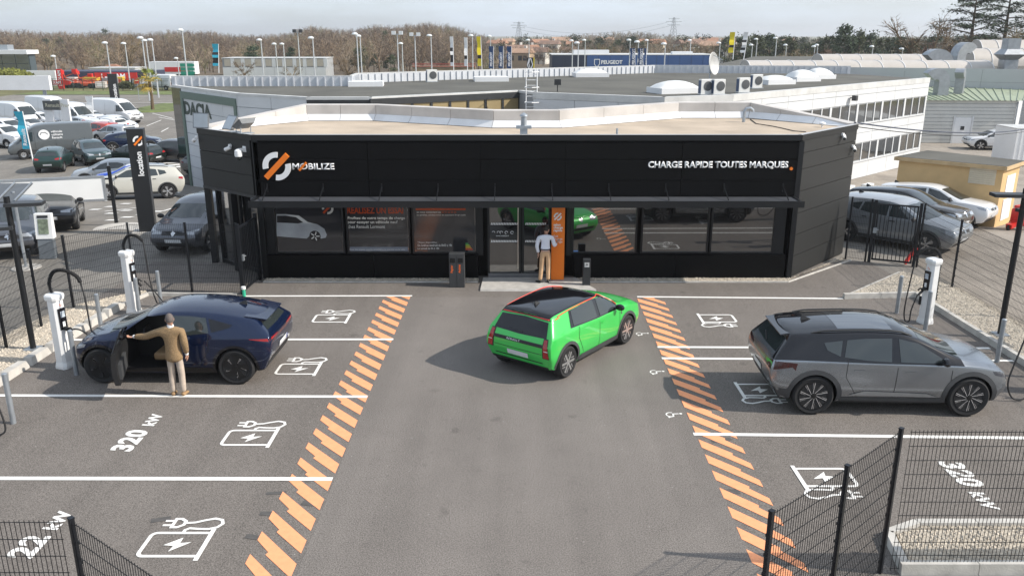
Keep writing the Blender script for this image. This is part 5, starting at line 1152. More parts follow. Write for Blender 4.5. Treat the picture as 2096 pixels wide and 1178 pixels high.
def person(loc, rz, sc, label, arms, legs, cols, head, hem, hands):
    e = thing('person', label, 'person', loc, rz); e.scale = (sc,)*3
    top, trou, shoe, hairc, belt = cols; J = {}
    core = {'pelvis': ((0, 0, .93), (.135, .10)), 'waist': ((0, 0, 1.07), (.125, .095)), 'chest': ((0, .0, 1.27), (.15, .105)), 'upper': ((0, -.005, 1.40), (.12, .085)), 'neck': ((0, .0, 1.47), (.056, .056)), 'skull': ((head[0]*.6, head[1]*.6+.01, 1.54), (.055, .06))}
    E_ = [('pelvis', 'waist'), ('waist', 'chest'), ('chest', 'upper'), ('upper', 'neck'), ('neck', 'skull')]
    J.update(core); 
    for sd, (sh, el, wr) in arms.items():
        J['sh'+sd] = (sh, .052); J['el'+sd] = (el, .042); J['wr'+sd] = (wr, .028); E_ += [('upper', 'sh'+sd), ('sh'+sd, 'el'+sd), ('el'+sd, 'wr'+sd)]
    for sd, (hp, kn, an, toe) in legs.items():
        J['hp'+sd] = (hp, .082); J['kn'+sd] = (kn, .057); J['an'+sd] = (an, .038); E_ += [('pelvis', 'hp'+sd), ('hp'+sd, 'kn'+sd), ('kn'+sd, 'an'+sd)]
    hm, hr = head_mesh(Vector((head[0], head[1], 1.61)), head[2], head[3])
    ms = [skin(J, E_, 'pelvis'), hm]
    for sd, (dd, ss, cu) in hands.items(): ms += hand_mesh(J['wr'+sd][0], dd, ss, cu)
    link('body', join(ms), SKIN, e); link('hair', hr, hairc, e)
    # clothing: jacket or shirt
    g_ = hem['grow']; T = {'hem': ((0, 0, hem['z']), (.16+g_*2, .12+g_*2)), **({'hips': ((0, 0, hem['z']+.14), (.15+g_*1.5, .115+g_*1.5))} if hem['z'] < .85 else {}), 'waist': ((0, 0, 1.08), (.137+g_, .105+g_)), 'chest': ((0, 0, 1.27), (.165+g_, .115+g_)), 'upper': ((0, -.005, 1.405), (.125+g_, .09+g_)), 'collar': ((0, 0, 1.475), (.066, .066))}
    TE = ([('hem', 'hips'), ('hips', 'waist')] if hem['z'] < .85 else [('hem', 'waist')])+[('waist', 'chest'), ('chest', 'upper'), ('upper', 'collar')]
    for sd, (sh, el, wr) in arms.items():
        v = Vector(wr)-Vector(el); cuff = Vector(el)+v*.93; T['sh'+sd] = (sh, .066+g_); T['el'+sd] = (el, .053+g_); T['cf'+sd] = (tuple(cuff), .042+g_*.7); TE += [('upper', 'sh'+sd), ('sh'+sd, 'el'+sd), ('el'+sd, 'cf'+sd)]
    tp = link(hem['name'], skin(T, TE, 'upper'), top, e)
    if hem.get('cuffs'):
        for sd, (sh, el, wr) in arms.items():
            v = (Vector(wr)-Vector(el)).normalized(); MB().tube([Vector(wr)-v*.02, Vector(wr)+v*.012], .036, 10).build('shirt_cuff', WHITEP, tp)
        MB().lathe([(.064, 1.46), (.062, 1.51)], 14).build('shirt_collar', WHITEP, tp)
    L_ = {'pelvis': ((0, 0, .95), (.148, .112)) if belt else ((0, .01, .90), (.10, .075))}; LE = []
    for sd, (hp, kn, an, toe) in legs.items():
        L_['hp'+sd] = (hp, .094 if belt else .08); L_['kn'+sd] = (kn, .070); L_['an'+sd] = ((an[0], an[1], an[2]-.015), .062); LE += [('pelvis', 'hp'+sd), ('hp'+sd, 'kn'+sd), ('kn'+sd, 'an'+sd)]
    if belt: L_['top'] = ((0, 0, 1.03), (.135, .105)); LE.append(('pelvis', 'top'))
    tr = link('trousers', skin(L_, LE, 'pelvis'), trou, e)
    if belt: MB().lathe([(.149, 1.02), (.149, 1.05)], 20).build('belt', belt, tr).scale = (1, .78, 1)
    for sd, (hp, kn, an, toe) in legs.items():
        a_ = Vector(an); t_ = Vector(toe); d_ = (t_-a_); d_.z = 0; d_.normalize()
        S = {'heel': ((a_.x-d_.x*.05, a_.y-d_.y*.05, .035), (.04, .034)), 'mid': ((a_.x+d_.x*.06, a_.y+d_.y*.06, .035), (.043, .034)), 'toe': ((a_.x+d_.x*.17, a_.y+d_.y*.17, .025), (.04, .024)), 'up': ((a_.x, a_.y, .09), .045)}
        link('shoe', skin(S, [('heel', 'mid'), ('mid', 'toe'), ('heel', 'up')], 'mid', 2), shoe, e)
    return e
TWEED = mat('brown_tweed', (.25, .165, .085), .9, 0, .3, 55, 1.0, 13); CHINO = mat('stone_chino', (.46, .38, .31), .85, 0, .12, 9, .9, 11); TANSH = mat('tan_suede', (.32, .2, .1), .8, 0, .1)
HAIRG = mat('grey_hair', (.12, .10, .09), .8, 0, .3, 60, .6, 120); SHIRT = mat('pale_blue_shirt', (.70, .72, .79), .75, 0, .06, 7, .9, 11); BEIGE = mat('beige_trousers', (.52, .33, .19), .85, 0, .1, 8, .3, 25)
HAIRB = mat('dark_hair', (.025, .018, .013), .7, 0, .3, 60, .6, 120); BSHOE = mat('black_shoe', (.012, .012, .012), .4, 0, .1)
ML = Vector((-6.42, 14.72, 0)); sc = .955
hd = (Yp(268, 690, 14.86)-ML)/sc
lh = Vector((hd.x, hd.y, hd.z)); sh = Vector((-.20, 0, 1.385)); el = sh.lerp(lh, .5)+Vector((0, .0, -.05))
person(ML, 0, sc, 'grey haired man in brown tweed jacket holding the navy car door open',
       {'L': (tuple(sh), tuple(el), tuple(lh+Vector((.07, -.01, .02)))), 'R': ((.205, 0, 1.385), (.25, -.03, 1.12), (.235, .05, .88))},
       {'L': ((-.085, 0, .86), (-.1, .03, .48), (-.105, -.0, .09), (-.13, .2, 0)), 'R': ((.085, 0, .86), (.095, .02, .48), (.10, .0, .09), (.13, .2, 0))},
       (TWEED, CHINO, TANSH, HAIRG, None), (-.01, .02, .5, -.1), dict(z=.73, grow=.02, name='jacket', cuffs=True), {'L': ((-1, .1, -.15), (0, 1, 0), .6), 'R': ((0, .15, -1), (0, 1, 0), .35)})
MR = Vector((.92, 22.2, .045))
th = (Yp(1141, 497, 22.36)-MR)/.93
person(MR, 0, .93, 'man in pale blue shirt and beige trousers tapping the orange panel',
       {'L': ((-.2, 0, 1.385), (-.255, -.01, 1.12), (-.2, .03, .90)), 'R': ((.2, 0, 1.385), (.27, .03, 1.12), tuple(th-Vector((.03, .02, 0))))},
       {'L': ((-.085, 0, .86), (-.11, .02, .48), (-.15, -.03, .09), (-.3, .1, 0)), 'R': ((.085, 0, .86), (.09, .03, .48), (.09, .0, .09), (.12, .2, 0))},
       (SHIRT, BEIGE, BSHOE, HAIRB, mat('dark_belt', (.02, .015, .02), .5, 0, 0)), (.03, .03, -.5, -.25), dict(z=.97, grow=.006, name='shirt'), {'L': ((0, .1, -1), (0, 1, 0), .4), 'R': ((.5, .6, .5), (0, 0, -1), .5)})
# ================================================================= BUILDINGS BEHIND
def ray_wall(px, py, A, B):
    r = Vector(ray(px, py)); A = Vector(A); B = Vector(B); d = (B-A); L = d.length; d = d/L
    # CAM + t r = A + u d  (plan)
    det = r.x*(-d.y)-(-d.x)*r.y; t = (A.x*(-d.y)-(-d.x)*A.y)/det; u = (r.x*A.y-r.y*A.x)/det
    return u, CAM_H+r.z*t
def wall_box(mb, A, B, u0, u1, z0, z1, th=.06, out=0.0):
    A = Vector(A[:2]); B = Vector(B[:2]); d = (B-A).normalized(); n_ = Vector((d.y, -d.x)); a = A+d*u0+n_*out; b = A+d*u1+n_*out
    return mb.slab([(a.x, a.y, z0), (b.x, b.y, z0), (b.x, b.y, z1), (a.x, a.y, z1)], (-n_.x*th, -n_.y*th, 0))
def grid_panels(par, A, B, us, zs, m, name='wall_panel', gap=.03, out=.03, th=.05):
    for u0, u1 in zip(us[:-1], us[1:]):
        for z0, z1 in zip(zs[:-1], zs[1:]): wall_box(MB(), A, B, u0+gap/2, u1-gap/2, z0+gap/2, z1-gap/2, th, out).build(name, m, par)
def frange(a, b, n): return [a+(b-a)*i/n for i in range(n+1)]
ZR = 3.8
V2 = lambda *a: Vector(a)
D = [V2(-19.94, 50.04), V2(-13.86, 42.89), V2(-9.7, 40.18), V2(-6.65, 40.18), V2(.36, 45.17), V2(1.1, 43.63), V2(7.21, 40.18), V2(10.86, 41.83), V2(28.62, 58.62), V2(26.1, 66.15), V2(11.3, 67.9), V2(-5.44, 56.68), V2(-9.61, 53.72), V2(-9.4, 50.3)]
dac = thing('dealership', 'white panelled car dealership with grey flat roof behind the black station', 'building')
GREYW = mat('wall_core_grey', (.3, .31, .32), .7, 0, .08, 1); ROOFG = mat('grey_roof_felt', (.088, .085, .072), .95, 0, .25, .35, .3, 6, detail=8)
MB().prism(D, -2.3, ZR-.12).build('core', GREYW, dac); MB().prism(inset(D, .1), ZR-.12, ZR-.05).build('roof', ROOFG, dac)
LITW = mat('white_wall_panel', (.6, .61, .615), .45, 0, .05, .5)
d0 = (D[1]-D[0]).length
grid_panels(dac, D[0], D[1], [1.5, 3.4, 5.4, 7.4, d0], frange(-2, ZR, 9), LITW)
grid_panels(dac, D[1], D[2], frange(0, (D[2]-D[1]).length, 2), frange(-2, ZR, 9), LITW)
grid_panels(dac, D[2], D[3], [0, 3.05], frange(-2, ZR-.4, 4), LITW)
GREYP = mat('pale_grey_panel', (.6, .61, .62), .45, .1, .05, .5)
grid_panels(dac, D[5], D[6], frange(.0, (D[6]-D[5]).length, 3), [-2, .6, 2.1, 3.5], GREYP); grid_panels(dac, D[6], D[7], frange(0, (D[7]-D[6]).length, 2), [-2, .6, 2.1, 3.5], GREYP)
CAPM = mat('white_coping', (.56, .56, .545), .5, .1, .12, 1.5)
cop = MB()
for i in range(0, 8):
    a, b = D[i], D[i+1]; L = (b-a).length
    wall_box(cop, a, b, -.02, L+.02, ZR-.3 if i > 4 else ZR-.1, ZR+.03, .3, .045)
cop.build('coping', CAPM, dac); dac.children[-1]['kind'] = 'stuff' if False else None
del dac.children[-1]['kind']
# glass corner and green frame with lettering
wall_box(MB(), D[0], D[1], -.05, 1.4, -2, ZR, .05, .04).build('corner_glass', glass('corner_glass', (.02, .025, .028), .05, 1, 2.2), dac)
GF = mat('green_grey_frame', (.12, .17, .14), .5, .1, .06)
u1 = ray_wall(484, 200, D[0], D[1])[0]; top = ZR-.25
wall_box(MB(), D[0], D[1], 1.4, 1.75, -2, top, .06, .09).build('frame_post', GF, dac); wall_box(MB(), D[0], D[1], u1-.3, u1, -2, top, .06, .09).build('frame_post', GF, dac); wall_box(MB(), D[0], D[1], 1.76, u1-.31, top-.4, top, .06, .09).build('frame_lintel', GF, dac)
ua, za = ray_wall(379, 228, D[0], D[1]); ub, zb_ = ray_wall(432, 217, D[0], D[1]); dd = (D[1]-D[0]).normalized(); nn = Vector((dd.y, -dd.x, 0))
me = text_me('DACIA', 1.0, 0, .05); xs = [v.co.x for v in me.vertices]; sx = (ub-ua)/(max(xs)-min(xs))
for v in me.vertices: v.co = Vector((v.co.x*sx, v.co.y*.95, 0))
link('lettering', me, mat('dark_green_letters', (.03, .05, .04), .5, 0, 0), dac, mtx=face_mtx((D[0].x+dd.x*ua+nn.x*.045, D[0].y+dd.y*ua+nn.y*.045, za-.1), nn))
# bronze glazed showroom front
gl = (D[4]-D[3]).length; BRZ = mat('bronze_glass', (.36, .28, .15), .25, .25, .06, .6)
n = 8
for k in range(n): wall_box(MB(), D[3], D[4], gl*k/n+.06, gl*(k+1)/n-.06, -2, ZR-.36, .03, .03).build('window', BRZ, dac)
for k in range(n+1): wall_box(MB(), D[3], D[4], gl*k/n-.06, gl*k/n+.06, -2, ZR-.36, .1, .08).build('mullion', DARKG, dac)
wall_box(MB(), D[3], D[4], -.1, gl, ZR-.36, ZR-.05, .12, .1).build('fascia', DARKG, dac); wall_box(MB(), D[2], D[3], 0, 3.0, ZR-.4, ZR-.1, .1, .08).build('fascia', DARKG, dac)
# two storey right wing with window bands
A, B = D[7], D[8]; Lw = (B-A).length
zu1, zu0 = ray_wall(1885, 199, A, B)[1], ray_wall(1885, 231, A, B)[1]; zl1, zl0 = ray_wall(1880, 271, A, B)[1], ray_wall(1880, 300, A, B)[1]
up = frange(0, Lw, 9)
grid_panels(dac, A, B, up, [zu1+.05, (zu1+ZR)/2, ZR-.3], LITW); grid_panels(dac, A, B, up, [zl1+.05, (zl1+zu0)/2, zu0-.05], LITW); grid_panels(dac, A, B, up, [-2, zl0-.06], LITW)
ud0, ud1 = 7.0, Lw-.2; nw = 15
OFFG = glass('office_glass', (.03, .03, .028), .06, 1, 2.0)
for z0, z1 in ((zu0, zu1), (zl0, zl1)):
    for k in range(nw):
        a, b = ud0+(ud1-ud0)*k/nw, ud0+(ud1-ud0)*(k+1)/nw
        w_ = wall_box(MB(), A, B, a+.05, b-.05, z0, z1, .03, .02).build('window', OFFG, dac)
        wall_box(MB(), A, B, b-(.18 if k % 3 == 2 else .05), b+.05, z0-.04, z1+.04, .08, .06).build('mullion', LITW, w_)
    wall_box(MB(), A, B, ud0, ud1, z0-.12, z0-.05, .1, .1).build('sill', LITW, dac)
# far parapet with ribbed inner face
RIB = mat('ribbed_parapet', (.55, .57, .6), .5, .2, .08, 2)
for a, b in ((D[0], D[13]), (D[13], D[12]), (D[12], D[11]), (D[11], D[10]), (D[10], D[9])):
    d = b-a; L = d.length; d = d/L; n_ = Vector((d.y, -d.x)); mb = MB(); N = int(L/.45)
    mb.slab([(a.x, a.y, ZR-.1), (b.x, b.y, ZR-.1), (b.x, b.y, ZR+.5), (a.x, a.y, ZR+.5)], (n_.x*-.08, n_.y*-.08, 0))
    for k in range(N):
        p = a+d*(L*(k+.5)/N)+n_*.03; mb.box((p.x, p.y, ZR+.2), (.07, .07, .56), math.atan2(d.y, d.x))
    mb.build('parapet', RIB, dac)['kind'] = 'stuff'
    MB().slab([(a.x, a.y, ZR+.505), (b.x, b.y, ZR+.505), (b.x-n_.x*.2, b.y-n_.y*.2, ZR+.505), (a.x-n_.x*.2, a.y-n_.y*.2, ZR+.505)], (0, 0, .04)).build('parapet_cap', CAPM, dac)
# ---- roof fittings
def skylight(px, py, w_, d_, label, dome=.25, rz=.0):
    p = Zp(px, py, ZR-.05); e = thing('roof_skylight', label, 'skylight', p, rz, 'white roof skylights')
    MB().box((0, 0, .14), (w_, d_, .28)).build('kerb_frame', WHITE, e)
    mb = MB(); N = 8; vs = [(w_*.48*(2*i/N-1), d_*.48*(2*j/N-1), .28+dome*(1-(2*i/N-1)**2)**.6*(1-(2*j/N-1)**2)**.6) for i in range(N+1) for j in range(N+1)]
    mb.add(vs, [[i*(N+1)+j, (i+1)*(N+1)+j, (i+1)*(N+1)+j+1, i*(N+1)+j+1] for i in range(N) for j in range(N)]); mb.build('dome', mat('dome_plastic', (.72, .72, .7), .35, 0, .04, 2), e, True)
for a in ((750, 176, 2.0, 1.5, 'flat white skylight on the left of the dealership roof', .04), (1005, 166, 2.2, 1.6, 'flat white skylight in the middle of the dealership roof', .04), (1208, 157, 2.4, 1.8, 'ridged white skylight far back on the dealership roof', .3),
          (1380, 190, 2.4, 1.6, 'large domed skylight left of the air conditioning units', .35), (1585, 172, 2.0, 1.5, 'low domed skylight behind the twin cooling units', .25), (1640, 166, 1.9, 1.5, 'domed skylight, left of the rear pair', .45), (1675, 161, 1.8, 1.4, 'domed skylight, right of the rear pair', .45)):
    skylight(*a, rz=.35 if a[0] > 1300 else .1)
def ac_unit(p, rz, label, s_=1.0, group='rooftop cooling units'):
    e = thing('cooling_unit', label, 'air conditioner', p, rz, group)
    link('casing', bevel_box((.34*s_, .85*s_, .95*s_), .02), mat('ac_white', (.66, .66, .64), .5, 0, .06), e, loc=(0, 0, .5*s_))
    MB().lathe([(.3*s_, 0), (.3*s_, .02), (.02, .025)], 20, axis='x', c=(.17*s_, .08*s_, .55*s_)).build('fan_grille', mat('fan_dark', (.08, .085, .09), .6, .2, .1), e)
    MB().box((.0, -.43*s_, .5*s_), (.3*s_, .012, .8*s_)).build('coil', mat('coil_blue', (.06, .09, .16), .6, .2, .2, 20), e); MB().box((0, 0, .02), (.5*s_, .95*s_, .04)).build('feet', GREYM, e)
for px, py, l in ((1443, 194, 'taller cooling unit beneath the satellite dish'), (1469, 194, 'shorter cooling unit beneath the satellite dish'), (1520, 190, 'cooling unit right of the satellite dish, nearest the roof edge'), (1547, 181, 'cooling unit half behind the right one of the roof'), (884, 168, 'white cooling unit against the far left parapet')):
    ac_unit(Zp(px, py, ZR-.05), -1.25, l, .78)
p = Zp(1456, 184, ZR-.05); e = thing('satellite_dish', 'round white satellite dish on the dealership roof', 'satellite dish', (p.x, p.y+.6, ZR-.05))
MB().tube([(0, 0, 0), (0, 0, 1.1)], .04, 8).build('mast', GREYM, e)
mb = MB(); N = 16
prof = [(.02, 0), (.3, .05), (.55, .14), (.62, .2)]; mb.lathe(prof+[(.6, .21), (.3, .07), (.02, .02)], 20)
T_ = Matrix.Translation((0, -.05, 1.35)) @ Matrix.Rotation(R(75), 4, 'X') @ Matrix.Rotation(.9, 4, 'Y'); mb.v = [tuple(T_ @ Vector(v)) for v in mb.v]; mb.build('dish', mat('dish_grey', (.45, .45, .44), .5, .1, .06), e, True)
MB().tube([T_ @ Vector((0, .5, .1)), T_ @ Vector((0, .1, .7))], .015, 6).build('feed_arm', GREYM, e)
p = V2(1.0, 43.9); e = thing('roof_ladder', 'white caged access ladder at the dealership wall', 'ladder', (p.x, p.y-.35, 0))
for sx in (-.28, .28): MB().tube([(sx, 0, -1.95), (sx, 0, ZR+1.2)], .03, 6).build('rail', WHITE, e)
rg = MB().tube([(-.27, 0, 0), (.27, 0, 0)], .018, 6).mesh('rung'); rg.materials.append(WHITE)
for k in range(14): link('rung', rg, None, e, loc=(0, 0, 1.2+k*.27))
for k in range(4): MB().tube([(-.3, 0, 2.6+k*.75), (-.36, -.4, 2.6+k*.75), (0, -.65, 2.6+k*.75), (.36, -.4, 2.6+k*.75), (.3, 0, 2.6+k*.75)], .02, 6).build('hoop', WHITE, e)
p = Zp(1141, 186, ZR); e = thing('floodlight', 'small dark floodlight on the dealership roof edge', 'floodlight', (p.x, p.y, ZR-.05)); MB().tube([(0, 0, 0), (0, 0, .35)], .03, 6).build('stem', DARKG, e); MB().box((0, -.05, .5), (.35, .15, .3)).build('housing', DARKG, e)
pw = A.lerp(B, .52); e = thing('floodlight', 'dark floodlight on the white wing wall', 'floodlight', (pw.x+.12, pw.y-.12, ZR-.75)); MB().box((.1, -.1, 0), (.3, .25, .3), .8).build('housing', DARKG, e); MB().bar((-.1, .1, 0), (.05, -.05, 0), .06).build('arm', DARKG, e)
# ================================================================= WORKSHOP HALL WITH BARREL SKYLIGHTS
HC = [Yp(1420, 140, 86), Yp(2012, 140, 78), Yp(2300, 140, 74)]; HZ = 3.7
hall = thing('workshop_hall', 'long pale grey workshop hall with barrel roof lights behind the dealership', 'building')
hp = [HC[0].xy, HC[1].xy, HC[2].xy, V2(80, 135), V2(38, 135)]
MB().prism(hp, -2.3, HZ-.4).build('core', GREYW, hall); MB().prism(inset(hp, .2), HZ-.4, HZ-.3).build('roof', ROOFG, hall)
HW = mat('hall_panel', (.45, .465, .465), .5, .15, .06, .4); HW2 = mat('hall_panel_lit', (.58, .6, .61), .5, .15, .06, .4)
grid_panels(hall, hp[0], hp[1], frange(0, (hp[1]-hp[0]).length, 4), [-2, .1, 1.3, 2.5, HZ], HW); grid_panels(hall, hp[1], hp[2], frange(0, (hp[2]-hp[1]).length, 3), [-2, .1, 1.3, 2.5, HZ], HW)
VAULT = mat('barrel_plastic', (.47, .43, .385), .45, 0, .06, .8)
def vault(x0, x1, y, w_, h, z, label):
    e = thing('barrel_rooflight', label, 'roof light', (x0, y, z), 0, 'barrel roof lights'); L = x1-x0; n = max(3, round(L/2.2)); N = 10
    arc = [(-w_/2*math.cos(math.pi*i/N), h*math.sin(math.pi*i/N)**.85) for i in range(N+1)]
    for k in range(n):
        a, b = L*k/n+.03, L*(k+1)/n-.03; vs = [(a, p[0], p[1]) for p in arc]+[(b, p[0], p[1]) for p in arc]
        MB().add(vs, [[i, N+1+i, N+2+i, i+1] for i in range(N)][::1]+[list(range(N+1)), list(range(N+1, 2*N+2))[::-1]]).build('vault_panel', VAULT, e, True)
    rb = MB()
    for k in range(n+1):
        a = L*k/n
        for i in range(N): rb.bar((a, arc[i][0]*1.01, arc[i][1]*1.02), (a, arc[i+1][0]*1.01, arc[i+1][1]*1.02), .05, .05)
    rb.build('ribs', WHITE, e)
def xat(px, y): return Yp(px, 130, y).x
vault(xat(1525, 86), xat(2013, 86), 86, 4.2, 1.0, 3.2, 'nearest long barrel roof light on the workshop hall'); vault(xat(1672, 102), xat(1990, 102), 102, 4.2, 1.15, 3.3, 'second barrel roof light behind the nearest one')
vault(xat(1975, 95), xat(2120, 95), 95, 4.0, 1.9, 3.3, 'barrel roof light behind the tall square duct'); vault(xat(1992, 112), xat(2160, 112), 112, 4.0, 2.6, 3.4, 'farthest barrel roof light at the right edge')
DUCT = mat('duct_steel', (.33, .35, .37), .4, .5, .12, 3)
def duct_elbow(p, rz, h, s_, label):
    e = thing('duct_elbow', label, 'duct', p, rz, 'steel roof ducts')
    MB().box((0, 0, h/2), (s_, s_, h)).build('riser', DUCT, e)
    mb = MB(); N = 8; c0 = Vector((s_*.75, 0, h)); vs = []
    for i in range(N+1):
        a = math.pi-math.pi*.78*i/N
        for r in (s_*.25, s_*1.25):
            for y in (-s_/2, s_/2): vs.append((c0.x+r*math.cos(a), y, c0.z+r*math.sin(a)))
    fs = []
    for i in range(N):
        b = i*4; fs += [[b, b+4, b+5, b+1], [b+2, b+3, b+7, b+6], [b, b+2, b+6, b+4], [b+1, b+5, b+7, b+3]]
    mb.add(vs, fs+[[0, 1, 3, 2], [N*4, N*4+2, N*4+3, N*4+1]]); mb.build('bend', DUCT, e)
p = Yp(1960, 119, 92); duct_elbow((p.x, 92, 3.3), .3, 1.2, 1.1, 'tall curved steel duct on the workshop roof'); p = Yp(1935, 119, 90); duct_elbow((p.x, 90, 3.3), math.pi, .3, 1.3, 'low half round steel duct in front of the tall one')
p = Yp(2062, 138, 84); e = thing('square_chimney', 'large square flared steel chimney on the workshop roof', 'chimney', (p.x, 84, 3.3))
MB().box((0, 0, .5), (1.3, 1.2, 1.0)).build('base', DUCT, e); MB().prism([(-.6, -.55), (.6, -.55), (.6, .55), (-.6, .55)], 1.0, 1.5, top=[(-1.05, -.95), (1.05, -.95), (1.05, .95), (-1.05, .95)]).build('flare', DUCT, e)
MB().prism([(-1.05, -.95), (1.05, -.95), (1.05, .95), (-1.05, .95)], 1.51, 2.0, top=[(-.62, -.6), (.62, -.6), (.62, .6), (-.62, .6)]).build('hood', DUCT, e); MB().box((0, 0, 2.5), (1.2, 1.15, 1.0)).build('stack', DUCT, e)
# ---- shed with green roof
def siding(name, col, sc=6.0):
    m = mat(name, col, .55, .05, .05, .6); n = m.node_tree; t = n.nodes['Texture Coordinate']; wv = n.nodes.new('ShaderNodeTexWave'); wv.bands_direction = 'Z'; wv.inputs['Scale'].default_value = sc/3.2; wv.wave_profile = 'SAW'
    bp = n.nodes.new('ShaderNodeBump'); bp.inputs['Strength'].default_value = 1; bp.inputs['Distance'].default_value = .06; n.links.new(t.outputs['Object'], wv.inputs[0]); n.links.new(wv.outputs[1], bp.inputs['Height']); n.links.new(bp.outputs[0], n.nodes['Principled BSDF'].inputs['Normal']); return m
sh_ = thing('green_roof_shed', 'pale clad shed with light green corrugated roof and white door', 'shed')
S0, S1, S2, S3 = V2(34.0, 70), V2(41.3, 69.4), V2(46.5, 77.2), V2(34.0, 80)
MB().prism([S0, S1, S2, S3], -2.2, 1.45).build('core', GREYW, sh_)
nb = 12
SIDL = mat('shed_siding', (.56, .56, .53), .55, .05, .06, 1); SIDR = mat('shed_siding_white', (.7, .71, .72), .55, .05, .06, 1)
for k in range(nb):
    z0, z1 = -2+3.5*k/nb, -2+3.5*(k+1)/nb; wall_box(MB(), S0, S1, 0, 7.3, z0+.03, z1-.01, .05, .03).build('siding_board', SIDL, sh_); wall_box(MB(), S1, S2, .05, 9.3, z0+.03, z1-.01, .05, .03).build('siding_board', SIDR, sh_)
GRF = mat('green_roof_sheet', (.31, .355, .25), .55, .1, .15, 1.5)
rf = MB().add([(S0.x-1, S0.y-.3, 1.5), (S1.x+.3, S1.y-.3, 1.5), (S2.x+.3, S2.y, 1.95), (S3.x-1, S3.y, 2.05)], [(0, 1, 2, 3)]).build('roof', GRF, sh_)
for k in range(20):
    t = k/19; a = Vector((S0.x-1, S0.y-.3, 1.5)).lerp(Vector((S1.x+.3, S1.y-.3, 1.5)), t); b = Vector((S3.x-1, S3.y, 2.05)).lerp(Vector((S2.x+.3, S2.y, 1.95)), t); MB().bar(a+Vector((0, 0, .03)), b+Vector((0, 0, .03)), .08, .06).build('roof_rib', GRF, rf)
ud = ray_wall(1951, 270, S0, S1)[0]; dr_ = wall_box(MB(), S0, S1, ud, ud+1.3, -2, .1, .05, .07).build('door', WHITE, sh_); wall_box(MB(), S0, S1, ud-.15, ud-.01, -2, .22, .06, .1).build('door_frame', LITW, dr_); wall_box(MB(), S0, S1, ud+1.31, ud+1.45, -2, .22, .06, .1).build('door_frame', LITW, dr_); wall_box(MB(), S0, S1, ud+.5, ud+.8, -.9, -.6, .02, .09).build('door_sign', DARKG, dr_)
MB().tube([(S1.x+.05, S1.y-.1, -1.9), (S1.x+.05, S1.y-.1, 1.4)], .06, 8).build('downpipe', GREYM, sh_)
p = Yp(1925, 190, 73); duct_elbow((p.x, 73, 1.6), math.pi, 1.2, .9, 'short hooded duct on the green roof, left one'); p = Yp(1962, 188, 74); duct_elbow((p.x, 74, 1.7), -2.2, 1.3, .7, 'slim hooded duct on the green roof, right one')
# ---- ochre utility building
yb = thing('utility_kiosk', 'ochre rendered flat roofed utility building behind the parked white crossover', 'building')
K = [V2(15.25, 32.75), V2(17.95, 30.25), V2(19.35, 31.6), V2(17.2, 34.4)]
OCH = mat('ochre_render', (.60, .41, .20), .9, 0, .08, 2, .4, 30)
MB().prism(K, -.7, 1.92).build('walls', OCH, yb); rf = MB().prism(inset(K, -.14), 1.925, 2.06).build('roof', mat('kiosk_roof_edge', (.5, .36, .2), .9, 0, .15, 3), yb); MB().prism(inset(K, -.1), 2.062, 2.075).build('roof_felt', ROOFG, rf)
u0, z0 = ray_wall(1981, 374, K[0], K[1]); u1, z1 = ray_wall(2041, 346, K[0], K[1]); lv = wall_box(MB(), K[0], K[1], u0, u1, z0, z1, .03, .02).build('louvre', mat('louvre_cream', (.62, .55, .42), .6, 0, .05), yb)
for k in range(8): wall_box(MB(), K[0], K[1], u0+.03, u1-.03, z0+(z1-z0)*(k+.2)/8, z0+(z1-z0)*(k+.6)/8, .03, .045).build('louvre_blade', MATS['louvre_cream'], lv)
for z0, z1 in ((.9, 1.65), (-.05, .75)):
    for k in range(3): wall_box(MB(), K[1], K[2], .55+k*.33, .85+k*.33, z0, z1, .03, .02).build('vent_panel', WHITE, yb)
# ---- container, tyres, compressor, wires
e = thing('site_container', 'white steel container at the right edge of the picture', 'container', (37.2, 58.2, -2)); MB().box((0, 0, 1.3), (6, 2.5, 2.5)).build('box', WHITE, e)
for k in range(18): MB().box((-2.9+k*.34, -1.27, 1.3), (.12, .04, 2.3)).build('rib', WHITE, e)
MB().box((0, 0, 2.57), (6.05, 2.55, .06)).build('lid', CAPM, e)
for k in range(3): 
    q = Yp(2080, 258, 68)
    tag(link('tyre', MB().lathe([(.2, 0), (.34, .02), (.36, .11), (.34, .2), (.2, .22)], 18).mesh('tyre', True), TYRE, None, loc=(q.x+.3*k+.02, 66+.75*k, -2)), 'old black tyre lying beside the container, %s of three' % ('nearest', 'middle', 'farthest')[k], 'tyre', 'tyres by the container')
e = thing('compressor', 'red wheeled compressor standing by the ochre kiosk', 'compressor', (18.55, 29.75, gz(29.75)), .5)
link('tank', bevel_box((.45, .5, .62), .06, 3), RED, e, loc=(0, 0, .45)); link('cap', bevel_box((.34, .4, .1), .03), RED, e, loc=(0, 0, .82)); MB().bar((-.2, 0, .25), (-.62, 0, .16), .22, .16).build('drawbar', RED, e)
for y in (-.28, .28): MB().lathe([(.16, -.04), (.17, 0), (.16, .04), (.05, .05)], 16, axis='y', c=(.05, y, .17)).build('wheel', TYRE, e, True)
MB().lathe([(.1, -.04), (.11, 0), (.1, .04)], 12, axis='y', c=(-.6, 0, .11)).build('nose_wheel', TYRE, e, True)
wp = [Vector((RB.x-.1, RB.y, 4.1)).lerp(Vector((33, 52, 1.3)), t)+Vector((0, 0, -1.1*4*t*(1-t)*.35)) for t in frange(0, 1, 16)]
tag(MB().tube(wp, .025, 6).build('overhead_cable', mat('blue_black_cable', (.02, .03, .06), .6, 0, 0)), 'dark cable sagging from the station corner to the right', 'cable')
